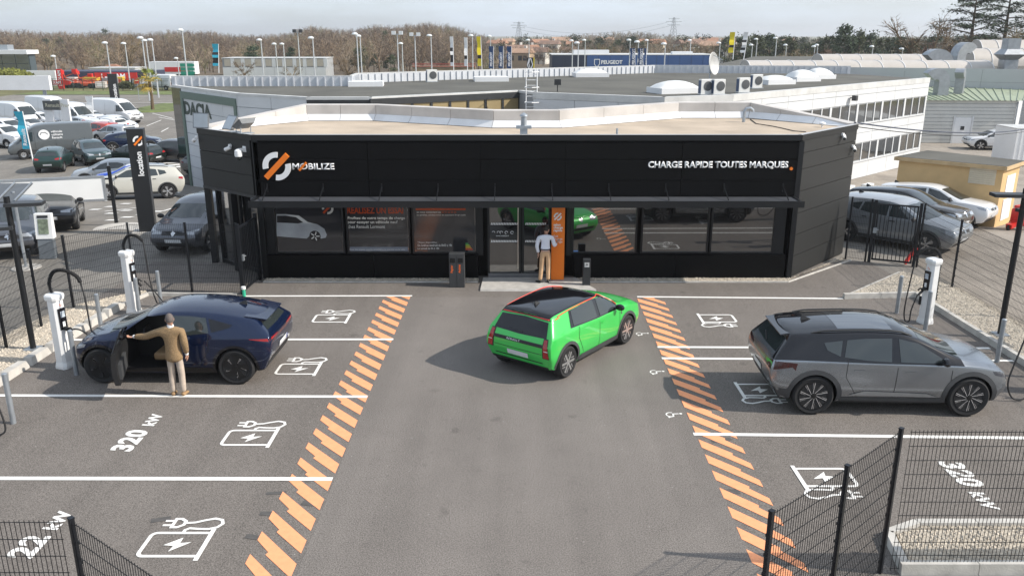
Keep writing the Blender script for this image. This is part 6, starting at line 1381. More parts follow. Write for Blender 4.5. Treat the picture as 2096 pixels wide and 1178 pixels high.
tag(MB().tube([q+Vector((.02, 0, -.12)) for q in wp], .015, 5).build('overhead_cable', RUBBER), 'thinner cable slung below the dark overhead cable', 'cable')
ac_unit((15.6, 38.2, gz(38.2)), -.8, 'ground cooling unit at the wing wall, nearer the station', .9, 'cooling units on the ground'); ac_unit((17.0, 39.4, gz(39.4)), -.8, 'ground cooling unit at the wing wall, farther one', .9, 'cooling units on the ground')
e = thing('guard_rail', 'low white guard rail in front of the ground cooling units', 'railing', (15.6, 36.6, gz(36.6)))
MB().bar((-1.6, -.6, .62), (1.6, 1.2, .55), .06, .1).build('rail', WHITE, e)
for t in (-1.4, 0, 1.5): MB().box((t, t*.56+.3, .2), (.08, .08, .8)).build('post', WHITE, e)
# ================================================================= PARKED CARS
def put(kind, px, py, head, pm, label, cat='car', group='cars parked behind the station', xy=None, roof=None, pillar=None, name='parked_car', **k):
    p = Vector((*xy, 0)) if xy else Gp(px, py)
    r = place(quick_car(kind, **k), pm, label, cat, group, (0, 0, 0), 0, name, roof, pillar); r.matrix_world = ground_pose(p.x, p.y, R(head)); return r
PG = paint('grey_metallic', (.10, .105, .12), .6); PGD = paint('anthracite_paint', (.035, .037, .042), .5); PW = paint('white_paint', (.68, .685, .69), .0, .3); PS = paint('silver_paint', (.42, .43, .44), .6)
PB = paint('beige_grey_paint', (.50, .49, .44), .1); PGR = paint('dark_green_paint', (.02, .05, .045), .4); PT = paint('teal_grey_paint', (.05, .085, .095), .4); PR = paint('red_paint', (.5, .05, .03), .2); PBL = paint('blue_paint', (.03, .09, .5), .3); PSL = paint('slate_van_paint', (.095, .105, .11), .1, .4)
PV = paint('pale_grey_paint', (.27, .29, .31), .5); PBR = paint('bronze_black_paint', (.04, .034, .028), .5); PBK = paint('black_green_paint', (.012, .02, .018), .4)
CAP = dict(dims=(-2.08, 2.15, 1.8, 1.58, 2.64, .345)); RG = 'parked cars right of the station'
d1 = (-1.55, 1.14); hR = math.degrees(math.atan2(-1.45, 1.2))
put('suv', 0, 0, -47, PV, 'pale grey crossover parked behind the pedestrian gate', group=RG, xy=(12.75, 26.95), roof=PS, **CAP)
put('suv', 0, 0, -47, PBR, 'dark bronze crossover between the pale grey and white ones', group=RG, xy=(14.0, 29.2), roof=GLOSSB, pillar=GLOSSB, **CAP)
put('suv', 0, 0, -42, PW, 'white crossover parked against the ochre kiosk', group=RG, xy=(15.9, 31.0), **CAP)
put('suv', 2035, 305, 172, PW, 'white crossover beside the white container at right', group=RG, style='five')
LG = 'cars in the left car park'
put('mono', 0, 0, -94, PG, 'dark grey hatchback facing the fence beside the black station', group=LG, xy=(-10.4, 27.2))
put('mono', 0, 0, -67, PG, 'dark grey hatchback at the left edge behind the thin pole', group=LG, xy=(-16.2, 26.55))
put('fast', 0, 0, -67, PGD, 'anthracite car half hidden by the hatchback at the left edge', group=LG, xy=(-17.2, 30.7), style='five')
put('suv', 0, 0, 203, PB, 'beige white crossover with grey cladding beside the tall black totem', group=LG, xy=(-18.8, 41.4), dims=(-2.2, 2.3, 1.81, 1.66, 2.7, .36), rails=True)
put('box', 0, 0, 200, PBL, 'blue hatchback with white roof behind the beige crossover', group=LG, xy=(-21.0, 46.0), roof=PW)
put('fast', 0, 0, 198, PS, 'silver hatchback behind the long white banner', group=LG, xy=(-24.3, 50.2), style='five')
put('mono', 115, 346, 105, PGR, 'dark green hatchback seen from behind near the grey van', group=LG, style='steel')
put('suv', 190, 332, -50, PT, 'teal grey crossover facing right behind the silver hatchback', group=LG, style='five', dims=(-2.1, 2.2, 1.8, 1.6, 2.65, .345))
put('mono', 278, 335, 163, PBK, 'near black green hatchback behind the black totem', group=LG, dims=(-2.0, 2.05, 1.75, 1.45, 2.58, .33))
put('van', 0, 0, 208, PSL, 'slate grey panel van with round white emblem on its side', 'van', LG, xy=(-34.1, 61.9), style='steel', name='panel_van')
put('fast', 0, 0, 18, NAVY, 'dark blue hatchback with bright wheels behind the black totem', group=LG, xy=(-29.6, 65.3), style='five')
put('suv', 240, 293, 150, PS, 'silver crossover between the red and dark blue cars', group=LG, style='five', dims=(-2.1, 2.2, 1.8, 1.6, 2.65, .345))
put('suv', 208, 288, 150, PR, 'red crossover among the white cars in the left car park', group=LG, style='five', dims=(-2.1, 2.2, 1.8, 1.65, 2.65, .345))
put('suv', 190, 280, 150, PW, 'white crossover next to the slate van rear', group=LG, style='five', dims=(-2.1, 2.2, 1.8, 1.62, 2.65, .345))
put('mono', 222, 274, 155, PW, 'white hatchback behind the red crossover', group=LG, style='steel')
put('mono', 168, 272, 150, PW, 'white small car behind the slate van roof', group=LG, style='steel')
put('van', 240, 252, -22, PW, 'white panel van facing right beside the palm tree', 'van', LG, style='steel', name='panel_van')
put('van', 150, 262, -25, PW, 'white panel van behind the white sign posts', 'van', LG, style='steel', name='panel_van')
put('van', 105, 245, -30, PW, 'white panel van left of the grey name sign', 'van', LG, style='steel', name='panel_van')
put('van', 40, 262, -28, PW, 'white panel van above the slate van cab', 'van', LG, style='steel', name='panel_van')
put('suv', 18, 285, -25, PW, 'white car at the left edge above the slate van', group=LG, style='steel', dims=(-2.2, 2.3, 1.84, 1.8, 2.7, .34))
put('suv', 10, 300, -20, PW, 'white car nose poking in at the left edge', group=LG, style='steel', dims=(-2.2, 2.3, 1.84, 1.8, 2.7, .34))
put('suv', 352, 329, 172, PGD, 'dark car just left of the dealership glass corner', group=LG, style='five')
put('van', 328, 184, 165, PW, 'white and blue van on the far road', 'van', LG, style='steel', name='panel_van')
# extra white cars packed at the back
for i, (px, py, l) in enumerate(((90, 262, 'white car in the packed back row, leftmost under the name sign'), (128, 255, 'white car in the packed back row, right of the name sign'), (188, 258, 'white car in the packed back row, below the white flag'), (205, 268, 'white car in the packed rows, right of the slate van roof'), (150, 285, 'white car in the packed rows, behind the slate van'), (240, 270, 'white car in the packed rows, nearest the big white van nose'), (60, 275, 'white car in the packed rows, over the slate van windscreen'))):
    put('mono', px, py, -25, PW, l, group=LG, style='steel')
drop_protos()
# emblem on the slate van
e = thing('van_emblem', 'round white emblem and small lettering on the slate van side', 'emblem'); hv = R(208); sd = Vector((-math.sin(hv), math.cos(hv), 0))
def vloc(x, z): f = Vector((math.cos(hv), math.sin(hv), 0)); return Vector((-34.1, 61.9, -2))+f*x+sd*1.045+Vector((0, 0, z))
mb = MB(); mb.prism([(.36*math.cos(t*.314), .36*math.sin(t*.314)) for t in range(20)], 0, .006); link('disc', mb.mesh('disc'), WPRINT, e, mtx=face_mtx(vloc(.35, 1.72), sd))
mb = MB(); mb.strip([(-.26, -.02), (-.16, .14), (.1, .15), (.24, 0)], .05, .009); link('car_outline', mb.mesh('car_outline'), PSL, e, mtx=face_mtx(vloc(.35, 1.72), sd))
for k, s in enumerate(('véhicule', 'utilitaire', 'Renault')): link('lettering', text_me(s, .22, 0, .004), WPRINT, e, mtx=face_mtx(vloc(-.12, 1.84-k*.22), sd))
bpy.context.view_layer.update()
vb = [o for o in bpy.data.objects if o.get('label', '').startswith('slate grey panel van')][0]
for ch in e.children: mw = ch.matrix_local.copy(); ch.parent = vb; ch.matrix_world = mw
bpy.data.objects.remove(e)
# ================================================================= CAR PARK SIGNS AND MARKINGS
def gline(pts, wd, label, m=WPAINT):
    P = [Gp(*p) for p in pts]; mb = MB(); mb.strip([(p.x, p.y) for p in P], wd); n = len(P)
    mb.v = [(x, y, gz(y)+.012) for x, y, z in mb.v]; return tag(mb.build('parking_line', m), label, 'road marking', 'car park lines')
for i, (a, b) in enumerate((((322, 382), (368, 395)), ((355, 405), (415, 393)), ((215, 433), (300, 423)), ((335, 432), (400, 412)), ((300, 313), (350, 308)), ((325, 286), (350, 291)), ((330, 270), (345, 262)), ((300, 258), (330, 246)), ((325, 240), (357, 246)), ((312, 232), (355, 243)), ((150, 330), (180, 326)), ((220, 412), (180, 408)))):
    gline((a, b), .12, 'white parking line in the left car park, %s' % ('beneath the beige crossover tail', 'between beige crossover and station', 'in front of the beige crossover', 'beside the dark grey hatchback', 'right of the dark blue hatchback', 'left of the dealership corner', 'curving below the palm', 'nearer the white van nose', 'far right of the palm', 'beyond the palm', 'behind the slate van', 'under the white banner')[i])
zb_ = thing('zebra_crossing', 'white zebra crossing behind the black totem', 'road marking')
for k in range(6):
    a, b = Gp(322-k*.6, 322+k*4.6), Gp(352+k*4, 319+k*4.4); mb = MB(); mb.strip([(a.x, a.y), (b.x, b.y)], .55); mb.v = [(x, y, gz(y)+.012) for x, y, z in mb.v]; mb.build('zebra_bar', WPAINT, zb_)
ck = thing('checker_marking', 'white chequered floor marking beside the white banner post', 'road marking')
for i in range(7):
    for j in range(3):
        if (i+j) % 2: continue
        a = Gp(180+i*16+j*16, 430-i*3+j*11); mb = MB(); mb.flat([(a.x, a.y), (a.x+.42, a.y+.02), (a.x+.46, a.y+.4), (a.x+.04, a.y+.38)]); mb.v = [(x, y, gz(y)+.012) for x, y, z in mb.v]; mb.build('checker', WPAINT, ck)
p = Gp(246, 467); tag(MB().lathe([(.0, .0), (.5, .004), (.62, .03), (.9, .03), (.95, 0)], 28, c=(p.x, p.y, p.z)).build('manhole', CONC), 'round concrete manhole surround in the left car park', 'manhole')
# location totem
tp = Vector((-12.82, 28.6, 0)); tt = thing('totem_sign', 'tall black wedge totem reading location upwards', 'sign', (tp.x, tp.y, 0), .25)
MB().prism([(-.27, -.16), (.27, -.2), (.27, .2), (-.27, .2)], -.05, 3.6).build('column', mat('totem_black', (.02, .021, .023), .4, .1, .06), tt)
MB().prism([(-.5, -.36), (.5, -.36), (.5, .36), (-.5, .36)], -.05, .05).build('footing', CONC, tt)
mb = MB(); logo_ring(mb, .17, 0, .004); fm = face_mtx((.08, -.198, 3.2), (.06, -1, 0)); link('logo_ring', mb.mesh('logo_ring'), LIT, tt, mtx=fm); mb = MB(); logo_bar(mb, .17, 0, .006); link('logo_bar', mb.mesh('logo_bar'), ORANGE, tt, mtx=fm)
link('lettering', text_me('location', .26, 0, .008), LIT, tt, mtx=face_mtx((.13, -.203, 2.0), (.06, -1, 0)) @ Matrix.Rotation(math.pi/2, 4, 'Z'))
# long white banner
bp = Vector((-14.99, 30.83, gz(30.83))); bn = thing('banner_frame', 'long white banner in an aluminium frame on black posts', 'banner', bp, .3)
for x in (0, -4.9): MB().box((x, 0, 1.1), (.12, .12, 2.3)).build('post', BLACKM, bn)
ALU = mat('aluminium', (.5, .52, .54), .35, .7, .06)
MB().box((-2.45, -.05, 1.87), (4.5, .06, .08)).box((-2.45, -.05, 1.0), (4.5, .06, .08)).box((-.22, -.05, 1.43), (.08, .06, .8)).box((-4.68, -.05, 1.43), (.08, .06, .8)).build('frame', ALU, bn)
MB().box((-2.45, -.05, 1.435), (4.36, .02, .78)).build('banner', mat('banner_white', (.82, .82, .8), .6, 0, .04, 1), bn)
for z in (1.1, 1.78): MB().box((-.1, -.03, z), (.2, .05, .06)).build('bracket', BLACKM, bn)
# white info totem
e = thing('info_totem', 'slanted white information board on a grey foot', 'sign', (-14.42, 25.05, 0), .1)
MB().prism([(-.24, -.14), (.24, -.14), (.2, .14), (-.2, .14)], 0, .62, top=[(-.22, -.1), (.22, -.1), (.2, .14), (-.2, .14)]).build('foot', mat('totem_grey', (.16, .18, .2), .5, 0, .08), e)
MB().prism([(-.25, -.12), (.25, -.12), (.25, .12), (-.25, .12)], .63, 1.4, top=[(-.25, -.02), (.25, -.02), (.25, .12), (-.25, .12)]).build('head', WHITEP, e)
MB().add([(-.15, -.117, .78), (.15, -.117, .78), (.15, -.052, 1.24), (-.15, -.052, 1.24)], [(0, 1, 2, 3)]).build('poster', mat('poster_green', (.2, .24, .17), .5, 0, .6, 9), e); MB().add([(-.16, -.05, 1.27), (.16, -.05, 1.27), (.16, -.036, 1.35), (-.16, -.036, 1.35)], [(0, 1, 2, 3)]).build('display', SCREEN, e)
# thin pole with a little sheet roof
q = Gp(54, 548); e = thing('roofed_pole', 'thin grey pole carrying a small sheet metal roof at left edge', 'pole', q)
MB().tube([(0, 0, 0), (0, 0, 2.3)], .045, 8).build('pole', GREYM, e); MB().lathe([(.42, 0), (.4, .03), (.1, .04)], 16).build('foundation', CONC, e)
MB().add([(-.9, -.5, 2.1), (.35, -.5, 2.1), (.35, .5, 2.45), (-.9, .5, 2.45)], [(0, 1, 2, 3)]).bar((-.9, -.5, 2.08), (.35, -.5, 2.08), .05, .06).build('sheet_roof', mat('roof_sheet_grey', (.14, .15, .16), .5, .4, .1, 5), e)
for k in range(3): MB().bar((-.7+k*.5, -.5, 2.13), (-.7+k*.5, .5, 2.48), .04, .03).build('roof_rib', GREYM, e)
# renault pro name sign on two white posts
q = Gp(118, 282); e = thing('name_sign', 'dark grey lettered board on two white posts among the vans', 'sign', (q.x, q.y-2, -2), -.12)
def signpx(px, py): r_ = Yp(px, py, q.y-2); return r_.x-q.x, r_.z+2
x0, zt = signpx(88, 203); x1, zb2 = signpx(128, 228); x2 = signpx(145, 220)[0]
MB().box(((x0+x1)/2, 0, (zt+zb2)/2), (x1-x0, .2, (zt-zb2)*.75)).build('board', mat('board_grey', (.075, .08, .08), .5, 0, .05), e)
for x in (x0+.3, x1+.35): MB().box((x, .12, zt/2), (.75, .18, zt)).build('post', WHITE, e)
link('lettering', text_me('Renault Pro+', .42, 0, .006), mat('sign_beige', (.5, .48, .36), .5, 0, 0), e, mtx=face_mtx((x0+.2, -.103, (zt+zb2)/2-.12), (0, -1, 0)))
def flag(px, base, top, wpx, cols, label, lean=0, letters=None, group='tall feather flags', lc=None, Y=None):
    g_ = Gp(*base) if Y is None else Yp(base[0], base[1], Y); y = g_.y; tz = Yp(top[0], top[1], y); e = thing('feather_flag', label, 'flag', (g_.x, y, g_.z)); h = tz.z-g_.z; dx = tz.x-g_.x
    MB().tube([(0, 0, 0), (dx, 0, h)], [.05, .03], 6).build('mast', WHITE, e)
    s_ = (y*.957+2)/FPX; w_ = wpx*s_; mb = MB(); N = 8
    for i in range(N):
        z0, z1 = h*(.25+.75*i/N), h*(.25+.75*(i+1)/N); k0, k1 = w_*(1+.1*math.sin(i*1.9)), w_*(1+.1*math.sin((i+1)*1.9)); a0, a1 = dx*z0/h, dx*z1/h
        mb.add([(a0, -.02, z0), (a0-k0, .12*math.sin(i*1.3), z0), (a1-k1, .12*math.sin((i+1)*1.3), z1), (a1, -.02, z1)], [(0, 1, 2, 3)], 0 if i > 4 else min(len(cols)-1, i % 3))
    mb.build('cloth', cols, e, True)
    if letters: link('lettering', text_me(letters, w_*.7, 0, w_*.02), lc or WPRINT, e, mtx=Matrix.Translation((-w_*.25, -.16, h*.32)) @ face_mtx((0, 0, 0), (0, -1, 0)) @ Matrix.Rotation(math.pi/2, 4, 'Z'))
    return e
FBL = mat('flag_turquoise', (.04, .42, .58), .7, 0, .06); FW = mat('flag_white', (.76, .76, .75), .7, 0, .05); FY = mat('flag_yellow', (.75, .6, .02), .7, 0, .05); FBK = mat('flag_black', (.02, .02, .022), .7, 0, .05); FNB = mat('flag_navy', (.02, .06, .16), .7, 0, .05)
flag(0, (68, 330), (46, 228), 16, [FBL], 'turquoise feather flag in front of the slate van', letters='Renault')
flag(0, (192, 262), (189, 197), 14, [FW], 'white feather flag between the white vans')
q = Gp(180, 305); e = thing('speed_sign', 'round red and white speed sign on a pole beside the slate van', 'sign', q); MB().tube([(0, 0, 0), (0, 0, 1.9)], .03, 6).build('pole', GREYM, e); MB().lathe([(.28, 0), (.28, .02)], 20, axis='y', c=(0, -.04, 2.0)).build('rim', RED, e); MB().lathe([(.21, 0), (.21, .012)], 20, axis='y', c=(0, -.055, 2.0)).build('face', WPRINT, e); link('lettering', text_me('20', .22, 0, .006, 0, 'CENTER'), DARKP, e, mtx=face_mtx((0, -.058, 1.92), (0, -1, 0)))
q = Gp(237, 212); e = thing('totem_sign', 'small dark totem beside the far road', 'sign', (q.x, q.y, -2), .2); MB().box((0, 0, 1.9), (1.1, .4, 3.8)).build('column', MATS['totem_black'], e); link('lettering', text_me('location', .62, 0, .02), LIT, e, mtx=face_mtx((.35, -.21, .5), (0, -1, 0)) @ Matrix.Rotation(math.pi/2, 4, 'Z'))
# palm on its grass island
q = Gp(313, 226); 
tag(MB().lathe([(.1, .12), (2.6, .11), (3.0, .0)], 24, c=(q.x, q.y, -2)).build('palm_island', VERGE), 'small round grass island under the palm', None, None, 'structure')
e = thing('palm_tree', 'short fan palm with yellowing fronds by the white van', 'palm', (q.x, q.y, -1.9)); rnd = random.Random(5)
MB().tube([(0, 0, 0), (.05, 0, 1.6), (0, 0, 3.2)], [.22, .17, .2], 8).build('trunk', mat('palm_trunk', (.12, .085, .05), .95, 0, .3, 8, .8, 20), e)
FG = [mat('palm_green', (.16, .20, .03), .6, 0, .25, 3), mat('palm_yellow', (.36, .25, .04), .7, 0, .25, 3)]
for i in range(34):
    a = rnd.random()*6.28; el = rnd.uniform(-.7, 1.2); L = rnd.uniform(.8, 1.3); d = Vector((math.cos(a)*math.cos(el), math.sin(a)*math.cos(el), math.sin(el))); b = Vector((0, 0, 3.2)); t_ = b+d*L; s_ = d.cross(Vector((0, 0, 1))).normalized(); u = s_.cross(d); mb = MB(); mb.bar(b, t_, .03)
    for k in range(9):
        f = -1.2+2.4*k/8; v = (d*math.cos(f)+s_*math.sin(f)).normalized(); tip = t_+v*rnd.uniform(.8, 1.1)-Vector((0, 0, .3)); q1 = t_+v*.35
        mb.add([t_, q1+u*.02+s_*.06, tip, q1-s_*.06+u*.02], [(0, 1, 2, 3)])
    mb.build('frond', FG[1 if el < .25 or rnd.random() < .3 else 0], e)
# white railing at the far left
e = thing('white_railing', 'white picket railing behind the packed white vans', 'railing', (-62, 92, -2)); rl = MB()
for k in range(46): MB().box((k*.42, 0, .9), (.14, .06, 1.3)).build('picket', WHITE, e)
MB().box((9.5, 0, 1.55), (19.3, .1, .1)).build('rail', WHITE, e); MB().box((9.5, 0, .4), (19.3, .1, .1)).build('rail', WHITE, e)
e = thing('white_canopy_sign', 'long white horizontal sign beam behind the railing', 'sign', (-68, 99, -2)); MB().box((6, 0, 3.3), (17, .5, 1.6)).build('beam', WHITE, e)
for x in (0, 6, 13.5): MB().box((x, .3, 1.25), (.3, .3, 2.5)).build('post', GREYM, e)
q = Gp(84, 252); person((q.x, q.y-1.2, -2), .6, 1.0, 'person in red jacket among the white vans', {'L': ((-.2, 0, 1.385), (-.3, .1, 1.15), (-.35, .3, 1.2)), 'R': ((.2, 0, 1.385), (.25, 0, 1.12), (.23, .05, .88))},
       {'L': ((-.085, 0, .86), (-.1, .02, .48), (-.1, 0, .09), (-.1, .2, 0)), 'R': ((.085, 0, .86), (.1, .02, .48), (.1, 0, .09), (.1, .2, 0))}, (RED, DARKG, BSHOE, HAIRB, None), (0, .02, 0, 0), dict(z=.9, grow=.02, name='jacket'), {'L': ((-.2, 1, 0), (1, 0, 0), .4), 'R': ((0, .1, -1), (0, 1, 0), .4)})
# ================================================================= FAR BACKGROUND
import numpy as np
def bare_tree(seed, n_limb=9, twigs=150, spread=.34):
    """unit-height leafless tree: trunk mesh and a rounded crown of limbs and fine twigs in clumps"""
    rnd = random.Random(seed); T = MB(); C = MB()
    T.tube([(0, 0, 0), (rnd.uniform(-.01, .01), 0, .2), (rnd.uniform(-.03, .03), rnd.uniform(-.02, .02), .42)], [.022, .017, .011], 5)
    cl = []
    for i in range(n_limb+5):
        u = i/(n_limb+4); z = .26+.68*u; a = i*2.4+rnd.random()*.8; w_ = (.44*math.sin(math.pi*min(1, .22+.78*(1-u)*.95))**.8)*rnd.uniform(.45, 1.0); p = Vector((w_*math.cos(a), w_*math.sin(a), z+rnd.uniform(-.04, .04)))
        b = Vector((0, 0, rnd.uniform(.15, min(.42, z*.6)))); C.tube([b, b.lerp(p, .5)+Vector((0, 0, .03)), p], [.010, .006, .002], 3, cap=False); cl.append((p, rnd.uniform(.09, .15), b))
    for i in range(int(twigs*1.25)):
        p, r_, b = rnd.choice(cl); o = Vector((rnd.gauss(0, 1), rnd.gauss(0, 1), rnd.gauss(.25, .85))).normalized(); q0 = p.lerp(b, rnd.random()*.3); q = p+o*r_*rnd.uniform(.6, 1.15); s_ = o.cross(Vector((rnd.uniform(-1, 1), rnd.uniform(-1, 1), rnd.uniform(-1, 1)))).normalized()*.005
        C.add([q0-s_, q0+s_, q], [(0, 1, 2)])
        for k in range(3):
            w_ = (o+Vector((rnd.uniform(-1, 1), rnd.uniform(-1, 1), rnd.uniform(-.5, .8)))*.9).normalized(); m_ = q0.lerp(q, rnd.uniform(.35, 1)); C.add([m_-s_*.8, m_+s_*.8, m_+w_*rnd.uniform(.03, .08)], [(0, 1, 2)])
    m = max(v[2] for v in C.v); C.v = [(x/m, y/m, z/m) for x, y, z in C.v]; T.v = [(x/m, y/m, z/m) for x, y, z in T.v]
    return T, C
def tint_mat(name, cols, rough=.9):
    m = bpy.data.materials.new(name); m.use_nodes = True; n = m.node_tree; b = n.nodes['Principled BSDF']; b.inputs['Roughness'].default_value = rough; b.inputs['Specular IOR Level'].default_value = .1
    a = n.nodes.new('ShaderNodeAttribute'); a.attribute_name = 'tint'; r = n.nodes.new('ShaderNodeValToRGB'); el = r.color_ramp.elements
    while len(el) < len(cols): el.new(.5)
    for i, c in enumerate(cols): el[i].position = i/(len(cols)-1); el[i].color = (*c, 1)
    n.links.new(a.outputs['Fac'], r.inputs[0]); n.links.new(r.outputs[0], b.inputs['Base Color']); MATS[name] = m; return m
WOODM = tint_mat('bare_twig_wood', [(.10, .075, .058), (.19, .145, .11), (.14, .105, .08), (.26, .19, .125), (.30, .245, .18), (.17, .16, .08)])
def tris(mb):
    f = []
    for q in mb.f:
        for i in range(1, len(q)-1): f.append((q[0], q[i], q[i+1]))
    return np.array(mb.v, dtype=np.float32), np.array(f, dtype=np.int32)
BP_ = [bare_tree(s, 8+s % 3, 120+20*(s % 3)) for s in range(7)]
BT = []
for T, C in BP_:
    vt, ft = tris(T); vc, fc = tris(C); BT.append((np.vstack([vt, vc]), np.vstack([ft, fc+len(vt)])))
SKYL = [(-100, 58), (0, 58), (100, 61), (200, 62), (300, 65), (360, 60), (430, 60), (500, 69), (590, 65), (640, 49), (700, 58), (780, 49), (880, 44), (930, 50), (965, 64), (1010, 72), (1100, 71), (1200, 66), (1260, 60), (1330, 62), (1420, 70), (1500, 72), (1600, 72), (1800, 72), (2200, 70)]
def skyl(px): return float(np.interp(px, [a for a, b in SKYL], [b for a, b in SKYL]))
def scatter(trees, name, label, protos, m, parent=None):
    V, F, Tn = [], [], []; o = 0
    for i, (x, y, z, h, wd, rz, tint) in enumerate(trees):
        v, f = protos[i % len(protos)]; c, s_ = math.cos(rz), math.sin(rz); q = v*np.array([h*wd, h*wd, h], dtype=np.float32); q = np.stack([q[:, 0]*c-q[:, 1]*s_+x, q[:, 0]*s_+q[:, 1]*c+y, q[:, 2]+z], 1)
        V.append(q); F.append(f+o); o += len(v); Tn.append(np.full(len(v), tint, dtype=np.float32))
    V = np.vstack(V); F = np.vstack(F); me = bpy.data.meshes.new(name)
    me.vertices.add(len(V)); me.vertices.foreach_set('co', V.ravel()); me.loops.add(len(F)*3); me.loops.foreach_set('vertex_index', F.ravel()); me.polygons.add(len(F)); me.polygons.foreach_set('loop_start', np.arange(0, len(F)*3, 3, dtype=np.int32))
    me.update(); at = me.attributes.new('tint', 'FLOAT', 'POINT'); at.data.foreach_set('value', np.concatenate(Tn)); me.materials.append(m)
    ob = bpy.data.objects.new(name, me); COL.objects.link(ob); return tag(ob, label, None, None, 'stuff')
rnd = random.Random(11); TR = []
LITTER = mat('forest_floor', (.12, .088, .055), .95, 0, .35, .05, detail=8)
sheet('forest_floor', (-700, -100, 20), (188, 300, 1100), LITTER, .02); sheet('hill_floor', (20, 200, 900), (175, 300, 1100), mat('hill_grass', (.13, .12, .06), .95, 0, .3, .03), .02)
for y in [198+i*9 for i in range(12)]+[315+i*22 for i in range(14)]+[650+i*60 for i in range(6)]:
    n = 30 if y < 320 else (44 if y < 640 else 44)
    for k in range(n):
        px = rnd.uniform(-60, 1000); 
        if 430 < px < 690 and y < 206: continue
        x = (px-CX)/FPX*(y*CP+7*SP); t = min(1, (y-198)/170); top = skyl(px)+(1-t)*rnd.uniform(8, 48)+t*rnd.uniform(0, 9)
        zt = CAM_H+(71-top)/FPX*y; h = max(3.5, zt+2)
        TR.append((x, y+rnd.uniform(-4, 4), -2, h, rnd.uniform(.8, 1.3) if h > 6 else 1.4, rnd.random()*6.28, min(1, max(0, .5+.42*math.sin(px*.017+y*.021)*math.cos(px*.041-y*.008)+rnd.gauss(0, .2)))))
scatter(TR, 'leafless_wood', 'brown leafless wood covering the far slope', BT, WOODM)
# far side between the houses and on the right: sparse bare trees and a distant wood line
TR = []
for y in [230, 260, 300, 340, 390, 450, 520, 600, 700, 820]:
    for k in range(int(60+y*.08)):
        px = rnd.uniform(985, 2150); x = (px-CX)/FPX*(y*CP+7*SP)
        top = skyl(px)+(rnd.uniform(12, 34) if y < 400 else rnd.uniform(1, 12)); zt = CAM_H+(71-top)/FPX*y
        TR.append((x, y+rnd.uniform(-12, 12), -2, max(3, zt+2), rnd.uniform(.9, 1.5), rnd.random()*6.28, rnd.random()))
scatter(TR, 'leafless_grove', 'brown leafless trees among the far houses', BT, WOODM)
# ---------------------------------------------------------------- evergreens as single trees
def needle_crown(seed, n=420, tiers=None, base=.25, rad=.26):
    r = random.Random(seed); mb = MB(); cl = []
    for i in range(16):
        z = r.uniform(base, .93); w_ = rad*(1-((z-base)/(1-base))**2.2)*r.uniform(.5, 1.05); a = r.random()*6.28; cl.append((Vector((w_*math.cos(a), w_*math.sin(a), z)), r.uniform(.07, .13)))
    for i in range(n):
        c0, s_ = r.choice(cl); p = c0+Vector((r.gauss(0, .55), r.gauss(0, .55), r.gauss(0, .42)))*s_; d = Vector((r.uniform(-1, 1), r.uniform(-1, 1), r.uniform(-.3, .8))).normalized()*r.uniform(.05, .1); q = d.orthogonal().normalized()*r.uniform(.014, .03); q = Matrix.Rotation(r.random()*6.28, 3, d) @ q
        mb.add([p-q, p+d*.5+q*.2, p+d, p+q], [(0, 1, 2, 3)])
    m = max(v[2] for v in mb.v); mb.v = [(x/m, y/m, z/m) for x, y, z in mb.v]; return mb
PINEM = [mat('pine_needles', (.038, .062, .028), .8, 0, .45, 7), mat('pine_needles_olive', (.06, .075, .03), .8, 0, .45, 7)]
BARK = mat('bark', (.10, .075, .055), .95, 0, .3, 4, .6, 8)
PM = []
for s_ in range(4):
    me = needle_crown(20+s_, 1500, base=.22+.06*(s_ % 3), rad=.24+.05*(s_ % 2)).mesh('crown'); me.materials.append(PINEM[s_ % 2]); PM.append(me)
tm = MB().tube([(0, 0, 0), (.01, 0, .4), (0, .01, .85)], [.02, .015, .005], 6).mesh('trunk'); tm.materials.append(BARK)
def pine(px, top, y, wd, label, i, group='evergreen trees beyond the roofs'):
    x = (px-CX)/FPX*(y*CP+7*SP); h = CAM_H+(71-top)/FPX*y+2; e = thing('pine_tree', label, 'tree', (x, y, -2), i*1.7, group)
    link('trunk', tm, None, e).scale = (h, h, h); link('crown', PM[i % 4], None, e).scale = (h*wd, h*wd, h)
